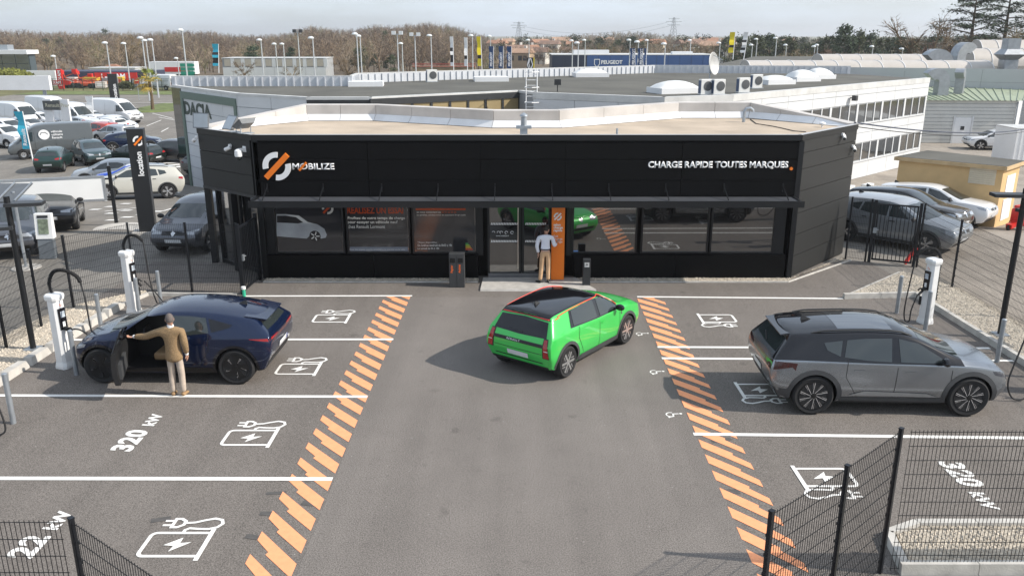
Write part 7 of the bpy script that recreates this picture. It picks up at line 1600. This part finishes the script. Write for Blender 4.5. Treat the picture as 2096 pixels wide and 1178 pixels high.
PN = [(1512, 64, 190, 1.0, 'dark pine left of the white waving flag'), (1545, 60, 185, 1.1, 'dark pine right of the white waving flag'), (1573, 66, 200, 1.0, 'smaller pine beside the tall street lamp'), (1610, 68, 195, 1.2, 'pine at the right end of the left pine group'), (1672, 74, 180, 1.0, 'low pine left of the tallest pine'), (1693, 62, 178, .9, 'slender pine just left of the tallest pine'),
      (1722, 48, 170, .95, 'tallest dark pine beyond the barrel roofs'), (1752, 54, 172, .7, 'narrow pine attached to the tallest one'), (1775, 58, 176, .8, 'pointed pine right of the tallest pine'), (1800, 66, 180, 1.0, 'broad low pine in the right row'), (1830, 70, 170, 1.1, 'mid row pine left of the bare oak'), (1858, 74, 168, 1.0, 'low pine under the bare oak, left'), (1905, 66, 190, 1.2, 'pine behind the bare oak'), (1648, 80, 210, 1.2, 'small far pine between the two pine groups'),
      (1290, 72, 260, 1.3, 'dark pine behind the blue dealership flags'), (1262, 76, 265, 1.2, 'dark pine left of the blue flags'), (1315, 78, 255, 1.2, 'dark pine right of the blue flags'), (1200, 76, 300, 1.3, 'pine among the terracotta roofs, left one'), (1225, 74, 310, 1.2, 'pine among the terracotta roofs, right one'), (1482, 70, 240, 1.1, 'pine beside the yellow flag'),
      (522, 86, 192, 1.3, 'dark evergreen behind the long white shed'), (738, 88, 200, 1.2, 'dark conifer in front of the wood, left of a pair'), (765, 104, 198, 1.3, 'low dark conifer in front of the wood, middle'), (800, 106, 196, 1.4, 'low dark conifer in front of the wood, right'), (632, 108, 205, 1.2, 'olive bush tree behind the white shed end'), (905, 112, 215, 1.5, 'dark bush below the red barrier'), (597, 92, 215, 1.0, 'ivy green tree behind the white shed'), (125, 72, 330, .8, 'isolated dark conifer on the left slope'), (220, 56, 520, .9, 'dark conifer on the left skyline'), (790, 57, 330, .6, 'slender conifer within the brown wood'), (95, 77, 330, 1.2, 'evergreen on the left slope'), (176, 138, 190, 1.6, 'green bush near the red hire yard')]
for i, (px, top, y, wd, l) in enumerate(PN): pine(px, top, y, wd, l, i)
rr = random.Random(77); TR = []; LOWC = []
for k_ in range(3): LOWC.append(tris(needle_crown(60+k_, 330, base=.12, rad=.3)))
for k_ in range(130):
    y = rr.choice((300, 360, 430, 520, 640)); px = rr.uniform(1010, 1500) if k_ % 3 == 0 else rr.uniform(1480, 2120); top = rr.uniform(71, 80) if px > 1480 else rr.uniform(66, 84)
    TR.append(((px-CX)/FPX*(y*CP+7*SP), y, -2, max(4, CAM_H+(71-top)/FPX*y+2), rr.uniform(1.0, 1.7), rr.random()*6.28, rr.random()))
scatter(TR, 'far_evergreen_wood', 'dark evergreen belt on the far horizon', LOWC, tint_mat('far_evergreen', [(.035, .055, .03), (.055, .07, .035), (.08, .075, .045)]))
# cedars at the right edge: horizontal plates of foliage
def cedar(px, top, y, label, seed, hw):
    r = random.Random(seed); x = (px-CX)/FPX*(y*CP+7*SP); h = CAM_H+(71-top)/FPX*y+2; e = thing('cedar_tree', label, 'tree', (x, y, -2), 0, 'cedars at the right edge'); T = MB(); C = MB()
    T.tube([(0, 0, 0), (.1, 0, h*.4), (0, 0, h*.97)], [.45, .32, .05], 8)
    for i in range(30):
        z = h*(.3+.67*i/29); a = i*2.4+r.random(); L = hw*(1.15-.75*((z/h-.3)/.7))*r.uniform(.6, 1.1); d = Vector((math.cos(a), math.sin(a), r.uniform(-.05, .25))); p0 = Vector((0, 0, z-.5)); p1 = p0+d*L; T.tube([p0, p0.lerp(p1, .5)+Vector((0, 0, .2)), p1], [.1, .06, .02], 4)
        for k in range(170):
            t = r.uniform(.25, 1.08); s_ = Vector((-d.y, d.x, 0))*r.gauss(0, .2)*L*(.5+.5*t); q = p0.lerp(p1, t)+s_+Vector((0, 0, r.gauss(.1, .16))); v = Vector((r.uniform(-1, 1), r.uniform(-1, 1), r.uniform(-.35, .25))).normalized()*r.uniform(.35, .75); w_ = v.cross(Vector((r.uniform(-.4, .4), r.uniform(-.4, .4), 1))).normalized()*r.uniform(.12, .22)
            C.add([q-w_, q+v*.5+w_*.3, q+v, q+w_], [(0, 1, 2, 3)])
    T.build('trunk', BARK, e); C.build('crown', PINEM[0], e)
cedar(1972, -14, 125, 'tall dark cedar at the top right, left of the pair', 1, 6.2); cedar(2040, -25, 132, 'tall dark cedar at the top right, right of the pair', 4, 6.5); cedar(2120, -30, 128, 'dark cedar cut by the right picture edge', 9, 6.0)
def lone_bare(px, top, y, label, seed, wd=1.2, tint=None, group='single leafless trees'):
    x = (px-CX)/FPX*(y*CP+7*SP); h = CAM_H+(71-top)/FPX*y+2; T, C = bare_tree(seed, 11, 330); e = thing('leafless_tree', label, 'tree', (x, y, -2), seed, group); W_ = mat('twig_%d' % (seed % 4), [(.15, .105, .06), (.20, .15, .08), (.12, .09, .06), (.2, .12, .085)][seed % 4], .9, 0, .2, 3)
    o = T.build('trunk', W_, e); o.scale = (h*1.6, h*1.6, h); o = C.build('crown', W_, e); o.scale = (h*wd, h*wd, h)
for a in ((1893, 28, 120, 'gnarled bare oak left of the cedars', 40, 1.35), (1690, 92, 150, 'reddish bare tree in front of the tallest pine', 43, 1.5), (1640, 96, 160, 'bare tree between the pine groups', 41, 1.5), (1990, 60, 118, 'pale bare tree in front of the cedars, left', 42, 1.2), (2070, 40, 116, 'pale bare tree in front of the cedars, right', 45, 1.2), (1925, 70, 122, 'bare tree under the cedars', 47, 1.5),
          (500, 118, 165, 'bare rounded shrub left of the white shed', 48, 1.5), (598, 128, 165, 'bare rounded shrub in front of the white shed', 49, 1.9), (712, 108, 168, 'wide bare shrub right of the white shed', 52, 1.6), (268, 60, 205, 'tall yellowish willow in front of the wood', 53, 1.0), (1145, 82, 230, 'bare yellowish tree near the houses, left', 57, 1.5), (1245, 88, 220, 'bare yellowish tree behind the blue dealership', 61, 1.6), (1400, 82, 225, 'bare brown tree behind the blue dealership', 60, 1.6), (1440, 86, 215, 'bare brown tree at the right end of the blue dealership', 64, 1.5), (1250, 132, 150, 'small bare tree at the blue dealership front', 66, 1.3)):
    lone_bare(*a)
def shrub(px0, px1, top, base, y, m, label):
    a, b = Yp(px0, base, y), Yp(px1, base, y); hw = (b.x-a.x)/2; h = Yp(px0, top, y).z-a.z; e = thing('evergreen_shrub', label, 'shrub', ((a.x+b.x)/2, y, a.z)); r = random.Random(int(px1)); mb = MB()
    for i in range(1500):
        u, v = r.uniform(-1, 1), r.uniform(-1, 1); z = h*r.random()**.6*(1-.35*u*u)*(1-.2*v*v); p = Vector((u*hw, v*hw*.5, z)); d = Vector((r.uniform(-1, 1), r.uniform(-1, 1), r.uniform(-.2, 1))).normalized()*.35; q = d.orthogonal().normalized()*.14; mb.add([p-q, p+d, p+q], [(0, 1, 2)])
    mb.build('foliage', m, e); MB().tube([(0, 0, 0), (0, 0, h*.4)], .1, 6).build('stem', BARK, e)
shrub(-20, 66, 140, 172, 140, mat('yellow_green_leaf', (.16, .17, .03), .8, 0, .4, 1.5), 'yellow green clipped shrub in front of the glass office'); shrub(246, 272, 168, 182, 138, mat('grey_green_leaf', (.06, .07, .03), .8, 0, .3, 2), 'low grey green bush by the far road')
# ---------------------------------------------------------------- glass office, hire yard, white shed
BLUE0 = mat('office_core', (.06, .08, .09), .5, 0, .1)
e = thing('glass_office', 'glass office block with white roof slab at the far left', 'building', (-96, 158, -2)); gx = xat(62, 158)+96
MB().box((gx-10, 1, 2.6), (20, 2, 5.2)).build('core', BLUE0, e)
for k in range(8):
    for j in range(3): MB().box((gx-1.3-k*2.5, -.05, .9+j*1.75), (2.4, .1, 1.68)).build('window', glass('office_blue_glass', (.04, .06, .07), .06, 1, 2.0), e)
MB().box((gx-10.5, .5, 5.6), (22, 4, .7)).build('roof_slab', WHITE, e); MB().box((gx-12, 1.5, 6.4), (16, 2, .9)).build('roof_plant', GREYM, e)
LX = 146; q = Yp(170, 165, LX)
e = thing('hire_yard_building', 'low dark building with red lettered board in the hire yard', 'building', (q.x-6, LX+6, -2)); MB().box((6, 4, 1.2), (17, 8, 2.4)).build('walls', mat('navy_wall', (.03, .035, .07), .6, 0, .1), e); MB().box((9, -.1, 1.55), (7.5, .2, 1.3)).build('red_board', RED, e); link('lettering', text_me('LOXAM', 1.25, 0, .04), WPRINT, e, mtx=face_mtx((6.4, -.22, 1.15), (0, -1, 0))); MB().box((-4, -.4, 1.3), (5, .3, 2.6)).build('white_wall', WHITE, e)
q = Yp(126, 178, LX-4); e = thing('hire_yard_totem', 'red vertical lettered totem of the hire yard', 'sign', (q.x, LX-4, -2)); MB().box((0, 0, 1.6), (.8, .4, 3.2)).build('column', RED, e); link('lettering', text_me('LOXAM', .72, 0, .02), WPRINT, e, mtx=face_mtx((.26, -.21, .5), (0, -1, 0)) @ Matrix.Rotation(math.pi/2, 4, 'Z'))
q = Yp(116, 172, LX-5); e = thing('hire_yard_banner', 'red horizontal lettered banner on the yard fence', 'banner', (q.x, LX-5.5, -2)); MB().box((0, 0, 1.1), (5.0, .12, .7)).build('board', RED, e); link('lettering', text_me('LOXAM', .62, 0, .015), WPRINT, e, mtx=face_mtx((-1.1, -.07, .9), (0, -1, 0)))
REDO = mat('orange_red_steel', (.6, .09, .03), .5, .1, .1)
r = random.Random(3)
for i, px in enumerate((138, 150, 166, 178, 200)):
    q = Yp(px, 170, LX+r.uniform(-2, 3)); e = thing('boom_lift', 'red boom lift in the hire yard, %s' % ('leftmost beside the red totem', 'second from the red totem', 'middle one with raised arm', 'left of the red board', 'in front of the red board')[i], 'machine', (q.x, q.y, -2), 0, 'red boom lifts'); link('chassis', bevel_box((1.9, 1.3, .5), .1), REDO, e, loc=(0, 0, .65))
    for sx in (-.9, .9): MB().lathe([(.4, -.9), (.42, 0), (.4, .9)], 12, axis='y', c=(sx, 0, .42)).build('wheels', TYRE, e)
    h = r.uniform(1.9, 3.0); MB().bar((.6, 0, 1.0), (-1.2, 0, h*.6), .16).bar((-1.2, 0, h*.6), (1.6*(-1)**i, 0, h), .13).build('boom', REDO, e); MB().box((1.8*(-1)**i, 0, h), (.7, .6, .6)).build('basket', RED, e)
OB = [mat('crate_orange', (.55, .18, .04), .6, 0, .1), mat('crate_pale', (.55, .5, .46), .6, 0, .1), mat('crate_red', (.45, .08, .05), .6, 0, .1), mat('crate_grey', (.3, .31, .33), .6, 0, .1), WHITE, mat('crate_yellow', (.6, .42, .05), .6, 0, .1)]
for i in range(22):
    px = 140+i*9.6; q = Yp(px, 172, LX-3+r.uniform(-1, 12)); w_ = r.uniform(1.2, 2.8)
    e = thing('site_cabin', 'small hire yard unit, number %s along the fence from the red totem' % ('first second third fourth fifth sixth seventh eighth ninth tenth eleventh twelfth thirteenth fourteenth fifteenth sixteenth seventeenth eighteenth nineteenth twentieth twenty-first twenty-second'.split()[i]), 'equipment', (q.x, q.y, -2), r.uniform(-.2, .2), 'stored hire equipment'); h = r.uniform(.6, 1.5)
    MB().box((0, 0, h/2+.12), (w_, 1.4, h)).build('casing', OB[i % 6], e); MB().box((0, 0, .06), (w_*.9, 1.2, .12)).build('skid', DARKG, e); MB().box((0, -.72, h*.6), (w_*.6, .04, h*.4)).build('panel', OB[(i+3) % 6], e)
q = Yp(235, 163, 172); e = thing('white_cabin', 'white flat roofed cabin beside the hire yard', 'building', (q.x, 172, -2)); MB().box((0, 2, 1.1), (9, 5, 2.2)).build('walls', WHITE, e); MB().box((0, 2, 2.28), (9.4, 5.4, .14)).build('roof', CAPM, e); MB().box((3, -.52, 1.4), (1.0, .06, .8)).build('window', GLASS, e)
q = Yp(215, 138, 186); e = thing('brick_hut', 'small hut with red pyramid roof beyond the hire yard', 'hut', (q.x, 190, -2)); MB().box((0, 0, .6), (4.6, 4, 1.2)).build('walls', mat('hut_wall', (.3, .26, .2), .9, 0, .1), e); MB().prism([(-2.6, -2.4), (2.6, -2.4), (2.6, 2.4), (-2.6, 2.4)], 1.21, 2.4, top=[(-.6, -.2), (.6, -.2), (.6, .2), (-.6, .2)]).build('roof', mat('terracotta', (.26, .13, .08), .9, 0, .2, 1), e)
fence_pts = [Yp(px, 185, 138) for px in (90, 380)]; e = thing('yard_fence', 'dark green mesh fence along the far road verge', 'fence', (fence_pts[0].x, 138, -2))
for k in range(16): MB().box((k*1.6, 0, .95), (.08, .08, 1.9)).build('post', mat('fence_green', (.03, .06, .045), .6, .2, .1), e)
for z in (.3, .9, 1.5, 1.85): MB().box((12, 0, z), (24, .03, .03)).build('rail', MATS['fence_green'], e)
mb = MB()
for k in range(160): mb.box((k*.15, .01, .95), (.012, .012, 1.85))
mb.build('wires', MATS['fence_green'], e)['kind'] = 'stuff'
A_, B_ = Yp(458, 158, 183), Yp(668, 158, 183)
e = thing('white_shed', 'long white corrugated shed with grey windows at the wood edge', 'building', (A_.x, 183, -2)); L_ = B_.x-A_.x
MB().box((L_/2, 4, 1.9), (L_, 8, 3.8)).build('core', GREYW, e)
for k in range(10): MB().box((L_*(k+.5)/10, -.06, 1.0), (L_/10-.05, .1, 1.95)).build('wall_panel', LITW, e); MB().box((L_*(k+.5)/10, -.06, 2.95), (L_/10-.9, .1, 1.5)).build('window', mat('beige_shutter', (.4, .36, .3), .6, 0, .1), e); MB().box((L_*(k+1)/10, -.05, 2.95), (.8, .12, 1.8)).build('pier', LITW, e)
MB().box((L_/2, 4, 3.87), (L_+.3, 8.3, .12)).build('roof', CAPM, e)
e = thing('trailer', 'white and red lorry trailer parked left of the white shed', 'trailer', (A_.x-6, 172, -2)); MB().box((0, 0, 2.3), (9, 2.4, 2.4)).build('box', WHITE, e); MB().box((1, -1.22, 2.0), (5, .05, .9)).build('red_band', RED, e)
for x in (-3, 2, 3.2): MB().lathe([(.45, -1.1), (.5, 0), (.45, 1.1)], 12, axis='y', c=(x, 0, .5)).build('axle_wheels', TYRE, e)
MB().box((0, 0, .95), (8.5, 1, .25)).build('chassis', DARKG, e)
# road sign panel (green direction boards)
q = Yp(386, 172, 125); e = thing('direction_sign', 'green stacked direction arrows on a pole', 'sign', (q.x, 125, -2)); MB().tube([(0, 0, 0), (0, 0, 4.6)], .06, 6).build('pole', GREYM, e)
for k in range(4): MB().prism([(-1.0, 0), (.8, 0), (1.15, .25), (.8, .5), (-1.0, .5)], -.04, .04).build('arrow_board', mat('sign_green', (.01, .24, .15), .5, 0, .05), e, mtx=Matrix.Translation((.1, -.1, 2.5+k*.55)) @ Matrix.Rotation(math.pi/2, 4, 'X'))
q = Yp(281, 172, 118); e = thing('no_entry_sign', 'round red no entry sign on a pole near the palm', 'sign', (q.x, 118, -2)); MB().tube([(0, 0, 0), (0, 0, 2.5)], .04, 6).build('pole', GREYM, e); MB().lathe([(.36, 0), (.36, .03)], 18, axis='y', c=(0, -.06, 2.6)).build('disc', RED, e); MB().box((0, -.1, 2.6), (.45, .02, .12)).build('bar', WPRINT, e)
# ---------------------------------------------------------------- street lamps
LH = mat('lamp_globe', (.7, .72, .72), .3, .2, .05)
def street_lamp(px, top, y, label, kind=0):
    p = Yp(px, top, y); h = p.z+2; e = thing('street_lamp', label, 'street lamp', (p.x, y, -2), 0, 'far street lamps'); MB().tube([(0, 0, 0), (0, 0, h)], [.13, .07], 6).build('mast', mat('lamp_mast', (.5, .52, .53), .5, .4, .05), e)
    if kind == 0:
        MB().lathe([(.05, 0), (.42, .04), (.44, .12), (.3, .3), (.05, .36)], 12, c=(-.25, 0, h)).build('globe', LH, e, True); MB().bar((0, 0, h-.1), (-.25, 0, h+.05), .08).build('arm', GREYM, e)
    else:
        for s_ in (-.5, .5): MB().box((s_, 0, h+.1), (.55, .4, .5)).build('projector', DARKG if kind == 2 else LH, e)
        MB().box((0, 0, h-.1), (1.4, .1, .1)).build('arm', GREYM, e)
SL = [(112, 117, 150, 'beside the glass office', 0), (218, 90, 128, 'left of the two lamps above the hire yard', 0), (256, 91, 140, 'second above the hire yard', 0), (291, 80, 116, 'third above the hire yard with its head to the left', 0), (299, 85, 132, 'close twin of the third lamp', 0), (311, 84, 122, 'fourth above the hire yard', 0), (373, 64, 112, 'tallest left of the dealership', 0), (363, 121, 165, 'short one behind the direction sign', 0), (534, 84, 130, 'first behind the dealership parapet', 0), (564, 92, 145, 'second behind the dealership parapet', 0), (580, 92, 150, 'third behind the dealership parapet', 0), (609, 65, 140, 'twin projector mast behind the white shed', 2), (640, 80, 120, 'fifth behind the dealership parapet', 0), (730, 72, 118, 'left of the close pair near the middle', 0), (737, 76, 128, 'right of the close pair near the middle', 0), (813, 69, 120, 'boxy head mast in the middle', 1), (823, 91, 150, 'short twin beside the boxy head mast', 0), (849, 72, 125, 'twin head mast right of the middle', 1), (882, 75, 130, 'right of the twin head mast', 0), (967, 75, 140, 'between the white and yellow flags', 0), (1004, 76, 150, 'right of the yellow flag', 0), (1083, 84, 160, 'above the black diamond sign', 0), (1172, 85, 165, 'left above the blue dealership', 0), (1184, 90, 130, 'in front of the blue dealership left', 0), (1198, 84, 165, 'second above the blue dealership', 0), (1290, 84, 150, 'behind the blue flags', 0), (1307, 88, 128, 'right of the blue flags', 0), (1362, 92, 128, 'right part of the blue dealership', 0), (1474, 90, 150, 'beside the yellow waving flag', 0), (1414, 84, 175, 'over the brown trees', 0), (1326, 84, 180, 'thin one over the brown trees', 0), (1590, 80, 150, 'in front of the left pines', 0), (1540, 94, 160, 'below the left pines', 0), (1550, 82, 170, 'curved one among the left pines', 0), (1610, 94, 165, 'globe at the end of the left pines', 0), (1668, 97, 160, 'left of the tallest pine', 0), (1674, 94, 166, 'close twin left of the tallest pine', 0), (1787, 97, 160, 'right of the tallest pine', 0), (1848, 102, 150, 'below the bare oak', 0), (1905, 104, 140, 'right of the bare oak', 0)]
for px, top, y, l, k in SL: street_lamp(px, top, y, 'street lamp, '+l, k)
# ---------------------------------------------------------------- flags and blue dealership
flag(0, (448, 150), (447, 90), 12, [FBL, FBK], 'turquoise and black flag above the left parapet', Y=110)
flag(0, (929, 155), (927, 75), 6, [FW, FBK], 'white feather flag, first from the middle', Y=95); flag(0, (957, 155), (956, 77), 6, [FW, FW, FBK], 'white feather flag, second from the middle', Y=95); flag(0, (987, 155), (984, 75), 8, [FY, FY, FBK], 'yellow feather flag in the middle', Y=95); flag(0, (1500, 122), (1505, 66), 10, [FY, FY, FBK], 'yellow waving flag left of the pines', Y=98); flag(0, (1522, 122), (1532, 66), 9, [FW, FBK, FW], 'black and white waving flag left of the pines', Y=98)
for px, l in ((1010, 'left of three'), (1030, 'middle of three'), (1047, 'right of three')): flag(0, (px, 155), (px, 95), 9, [FNB], 'navy lettered flag, %s left of the diamond sign' % l, letters='PEUGEOT', Y=112)
for px, l in ((1300, 'left'), (1316, 'middle'), (1323, 'right slim')): flag(0, (px, 148), (px, 99), 10 if px < 1320 else 4, [FNB], 'navy lettered flag before the blue dealership, %s' % l, letters='PEUGEOT', Y=125)
q = Yp(1085, 150, 84); e = thing('diamond_sign', 'black sign board with white diamond stripes and yellow edge', 'sign', (q.x, 84, 0)); zt = Yp(1085, 118, 84).z; zb_ = Yp(1085, 146, 84).z; h = zt-zb_
MB().box((0, 0, (zb_-2)/2), (.14, .14, zb_+2)).build('post', GREYM, e); MB().box((0, 0, (zt+zb_)/2), (.65, .16, h)).build('board', FBK, e); MB().box((.37, 0, (zt+zb_)/2), (.08, .18, h)).build('yellow_edge', FY, e)
mb = MB(); mb.strip([(-.1, h*.44), (-.26, 0), (-.1, -h*.44)], .07); mb.strip([(.05, h*.44), (.24, 0), (.05, -h*.44)], .07); mb.strip([(.0, h*.44), (-.14, .1), (.05, -h*.38)], .06); link('diamond', mb.mesh('diamond'), WPRINT, e, mtx=face_mtx((0, -.085, (zt+zb_)/2), (0, -1, 0)))
BLUE = mat('blue_ribbed_wall', (.03, .085, .24), .5, .1, .08, .5); BLUE2 = mat('blue_dark_wall', (.012, .022, .05), .5, .1, .08, .5)
y = 168; x0, x1 = xat(1130, y), xat(1462, y); z0 = Yp(1200, 113, y).z; e = thing('blue_dealership', 'long blue car dealership beyond the grey roof', 'building', (x0, y, -2)); L_ = x1-x0
MB().box((L_/2, 6, (z0+2)/2), (L_, 12, z0+2)).build('core', BLUE2, e)
nP = 14
for k in range(nP): MB().box((L_*(k+.5)/nP, -.05, (z0+2)*.5), (L_/nP-.06, .1, z0+1.9)).build('wall_panel', BLUE2 if k < 3 else BLUE, e)
MB().box((L_/2, 6, z0+2.06), (L_+.2, 12.2, .12)).build('roof', CAPM, e); MB().box((L_*.25, 4, z0+2.5), (7, 2, .8)).build('roof_plant', WHITE, e); MB().box((L_*.82, 4, z0+2.35), (4, 2, .5)).build('roof_plant', WHITE, e)
link('lettering', text_me('PEUGEOT', .95, 0, .03), WPRINT, e, mtx=face_mtx((xat(1230, y)-x0, -.12, z0+.35), (0, -1, 0))); mb = MB(); mb.strip([(-.5, .7), (.5, .7), (.5, -.2), (0, -.8), (-.5, -.2)], .12, close=True); link('shield', mb.mesh('shield'), WPRINT, e, mtx=face_mtx((xat(1225, y)-x0-.3, -.12, z0+.5), (0, -1, 0)))
e = thing('white_annex', 'low white annex with small posters left of the blue dealership', 'building', (xat(1047, 130), 130, -2)); MB().box((4.4, 3, 1.3), (8.8, 6, 3.1)).build('walls', WHITE, e); MB().box((3.2, -.05, 1.9), (1.2, .06, .8)).build('poster', FBL, e); MB().box((5, -.05, 1.9), (.8, .06, .8)).build('poster', FNB, e); MB().box((4.4, 3, 2.9), (9, 6.2, .1)).build('roof', CAPM, e)
e = thing('red_barrier', 'red and white road barrier on the slope in front of the wood', 'barrier', (xat(850, 178), 178, -2)); bz = Yp(900, 133, 178).z
MB().box((6, 0, (bz+1.6)/2), (13, 2.2, bz+1.9)).build('embankment', mat('embankment_earth', (.26, .19, .12), .95, 0, .3, .6), e)
for k in range(3): MB().box((6, -1.15, bz+1.9+k*.3-.2), (13, .08, .12)).build('rail', mat('barrier_red', (.38, .07, .05), .6, 0, .2, 2), e)
# ---------------------------------------------------------------- houses and pylons
HWALL = [mat('house_cream', (.5, .43, .33), .9, 0, .08), mat('house_white', (.6, .57, .52), .9, 0, .06), mat('house_ochre', (.42, .31, .2), .9, 0, .08)]; HROOF = [mat('roof_terracotta', (.30, .16, .10), .9, 0, .25, .4), mat('roof_brown', (.20, .125, .09), .9, 0, .25, .4), mat('roof_pale_tile', (.36, .23, .155), .9, 0, .25, .4)]
r = random.Random(8)
HS = [(1018, 82, 340, 9), (1058, 92, 260, 10), (1066, 99, 240, 8), (1082, 92, 275, 8), (1100, 97, 265, 9), (1035, 79, 420, 10), (1105, 80, 400, 11), (1125, 83, 350, 10), (1150, 76, 480, 14), (1178, 84, 380, 10), (1165, 95, 300, 8), (1240, 76, 450, 10), (1335, 80, 330, 12), (1412, 80, 340, 13), (1462, 84, 300, 11), (1478, 79, 340, 13), (1495, 92, 270, 9), (1600, 78, 400, 14), (1450, 77, 500, 14)]
ordn = 'first second third fourth fifth sixth seventh eighth ninth tenth eleventh twelfth thirteenth fourteenth fifteenth sixteenth seventeenth eighteenth nineteenth'.split()
order = sorted(range(len(HS)), key=lambda i: HS[i][0]); rank = {i: ordn[k] for k, i in enumerate(order)}
for i, (px, top, y, w_) in enumerate(HS):
    w_ *= .8
    p = Yp(px, top, y); h = max(4.5, p.z+2); d_ = w_*.7; wh = h-w_*.17; e = thing('house', 'far house with tiled roof, %s from the left among the trees' % rank[i], 'house', (p.x, y, -2), r.uniform(-.5, .5), 'far houses')
    MB().box((0, 0, wh/2), (w_, d_, wh)).build('wall', HWALL[i % 3], e)
    rf = MB().add([(-w_*.56, -d_*.6, wh-.1), (w_*.56, -d_*.6, wh-.1), (w_*.56, d_*.6, wh-.1), (-w_*.56, d_*.6, wh-.1), (-w_*.5, 0, h), (w_*.5, 0, h)], [(0, 1, 5, 4), (2, 3, 4, 5), (1, 2, 5), (3, 0, 4), (0, 3, 2, 1)]).build('roof', HROOF[i % 3], e); MB().box((w_*.2, d_*.1, h), (.7, .7, 1.4)).build('chimney', HWALL[1], rf)
    for s_ in (-.28, .1, .32): MB().box((w_*s_, -d_/2-.03, wh-1.5), (1.1, .08, 1.3)).build('window', DARKG, e)
def pylon(px, top, y, label):
    p = Yp(px, top, y); h = p.z+2; e = thing('pylon', label, 'pylon', (p.x, y, -2), .4, 'power pylons'); mb = MB(); b = 3.2
    def wdt(z): return b*(1-z/h)+.6
    lv = frange(0, h, 8)
    for sx in (-1, 1):
        for sy in (-1, 1): mb.bar((sx*b, sy*b, 0), (sx*.6, sy*.6, h), .3)
    for a, c_ in zip(lv[:-1], lv[1:]):
        for sy in (-1, 1): mb.bar((-wdt(a), sy*wdt(a), a), (wdt(c_), sy*wdt(c_), c_), .2); mb.bar((wdt(a), sy*wdt(a), a), (-wdt(c_), sy*wdt(c_), c_), .2)
    mb.build('lattice', mat('pylon_steel', (.3, .33, .36), .6, .4, .05), e)
    for z, L in ((h*.72, 7), (h*.84, 9), (h*.95, 6)): MB().bar((-L, 0, z), (L, 0, z), .5, .6).build('cross_arm', MATS['pylon_steel'], e)
pylon(1062, 45, 900, 'lattice power pylon above the houses, left'); pylon(1380, 36, 850, 'lattice power pylon above the houses, right')
p1, p2 = Yp(1062, 52, 900), Yp(1380, 42, 850)
for k, dz in enumerate((0, -4)): tag(MB().tube([p1.lerp(p2, t)+Vector((0, 0, dz-10*4*t*(1-t))) for t in frange(0, 1, 14)], .12, 4).build('power_line', MATS['pylon_steel']), '%s power line between the two pylons' % ('upper', 'lower')[k], 'cable', 'power lines')
# dark teal annex, verges
for a, b, c_, d_, l in ((-75, -40, 128, 136, 'grass verge beyond the far road at left'), (-38, 10, 128, 150, 'grass verge behind the dealership'), (-46, -30, 104, 112, 'grass verge right of the palm')):
    sheet('grass_verge', (a, b), (c_, d_), VERGE, .03, label=l)
sheet('far_kerb_line', (-75, -20), (111.7, 112.2), KERB, .04, label='pale kerb of the far road')
hz_ = MB().box((0, 1960, 16), (5200, 4200, 40)).build('haze', None); hm_ = bpy.data.materials.new('haze_air'); hm_.use_nodes = True; hn = hm_.node_tree; hn.nodes.remove(hn.nodes['Principled BSDF']); pv = hn.nodes.new('ShaderNodeVolumePrincipled')
pv.inputs['Color'].default_value = (.92, .93, .95, 1); pv.inputs['Density'].default_value = .0003; pv.inputs['Anisotropy'].default_value = .3; hn.links.new(pv.outputs[0], hn.nodes['Material Output'].inputs['Volume']); hz_.data.materials.append(hm_); tag(hz_, 'thin pale haze over the whole place', None, None, 'stuff')
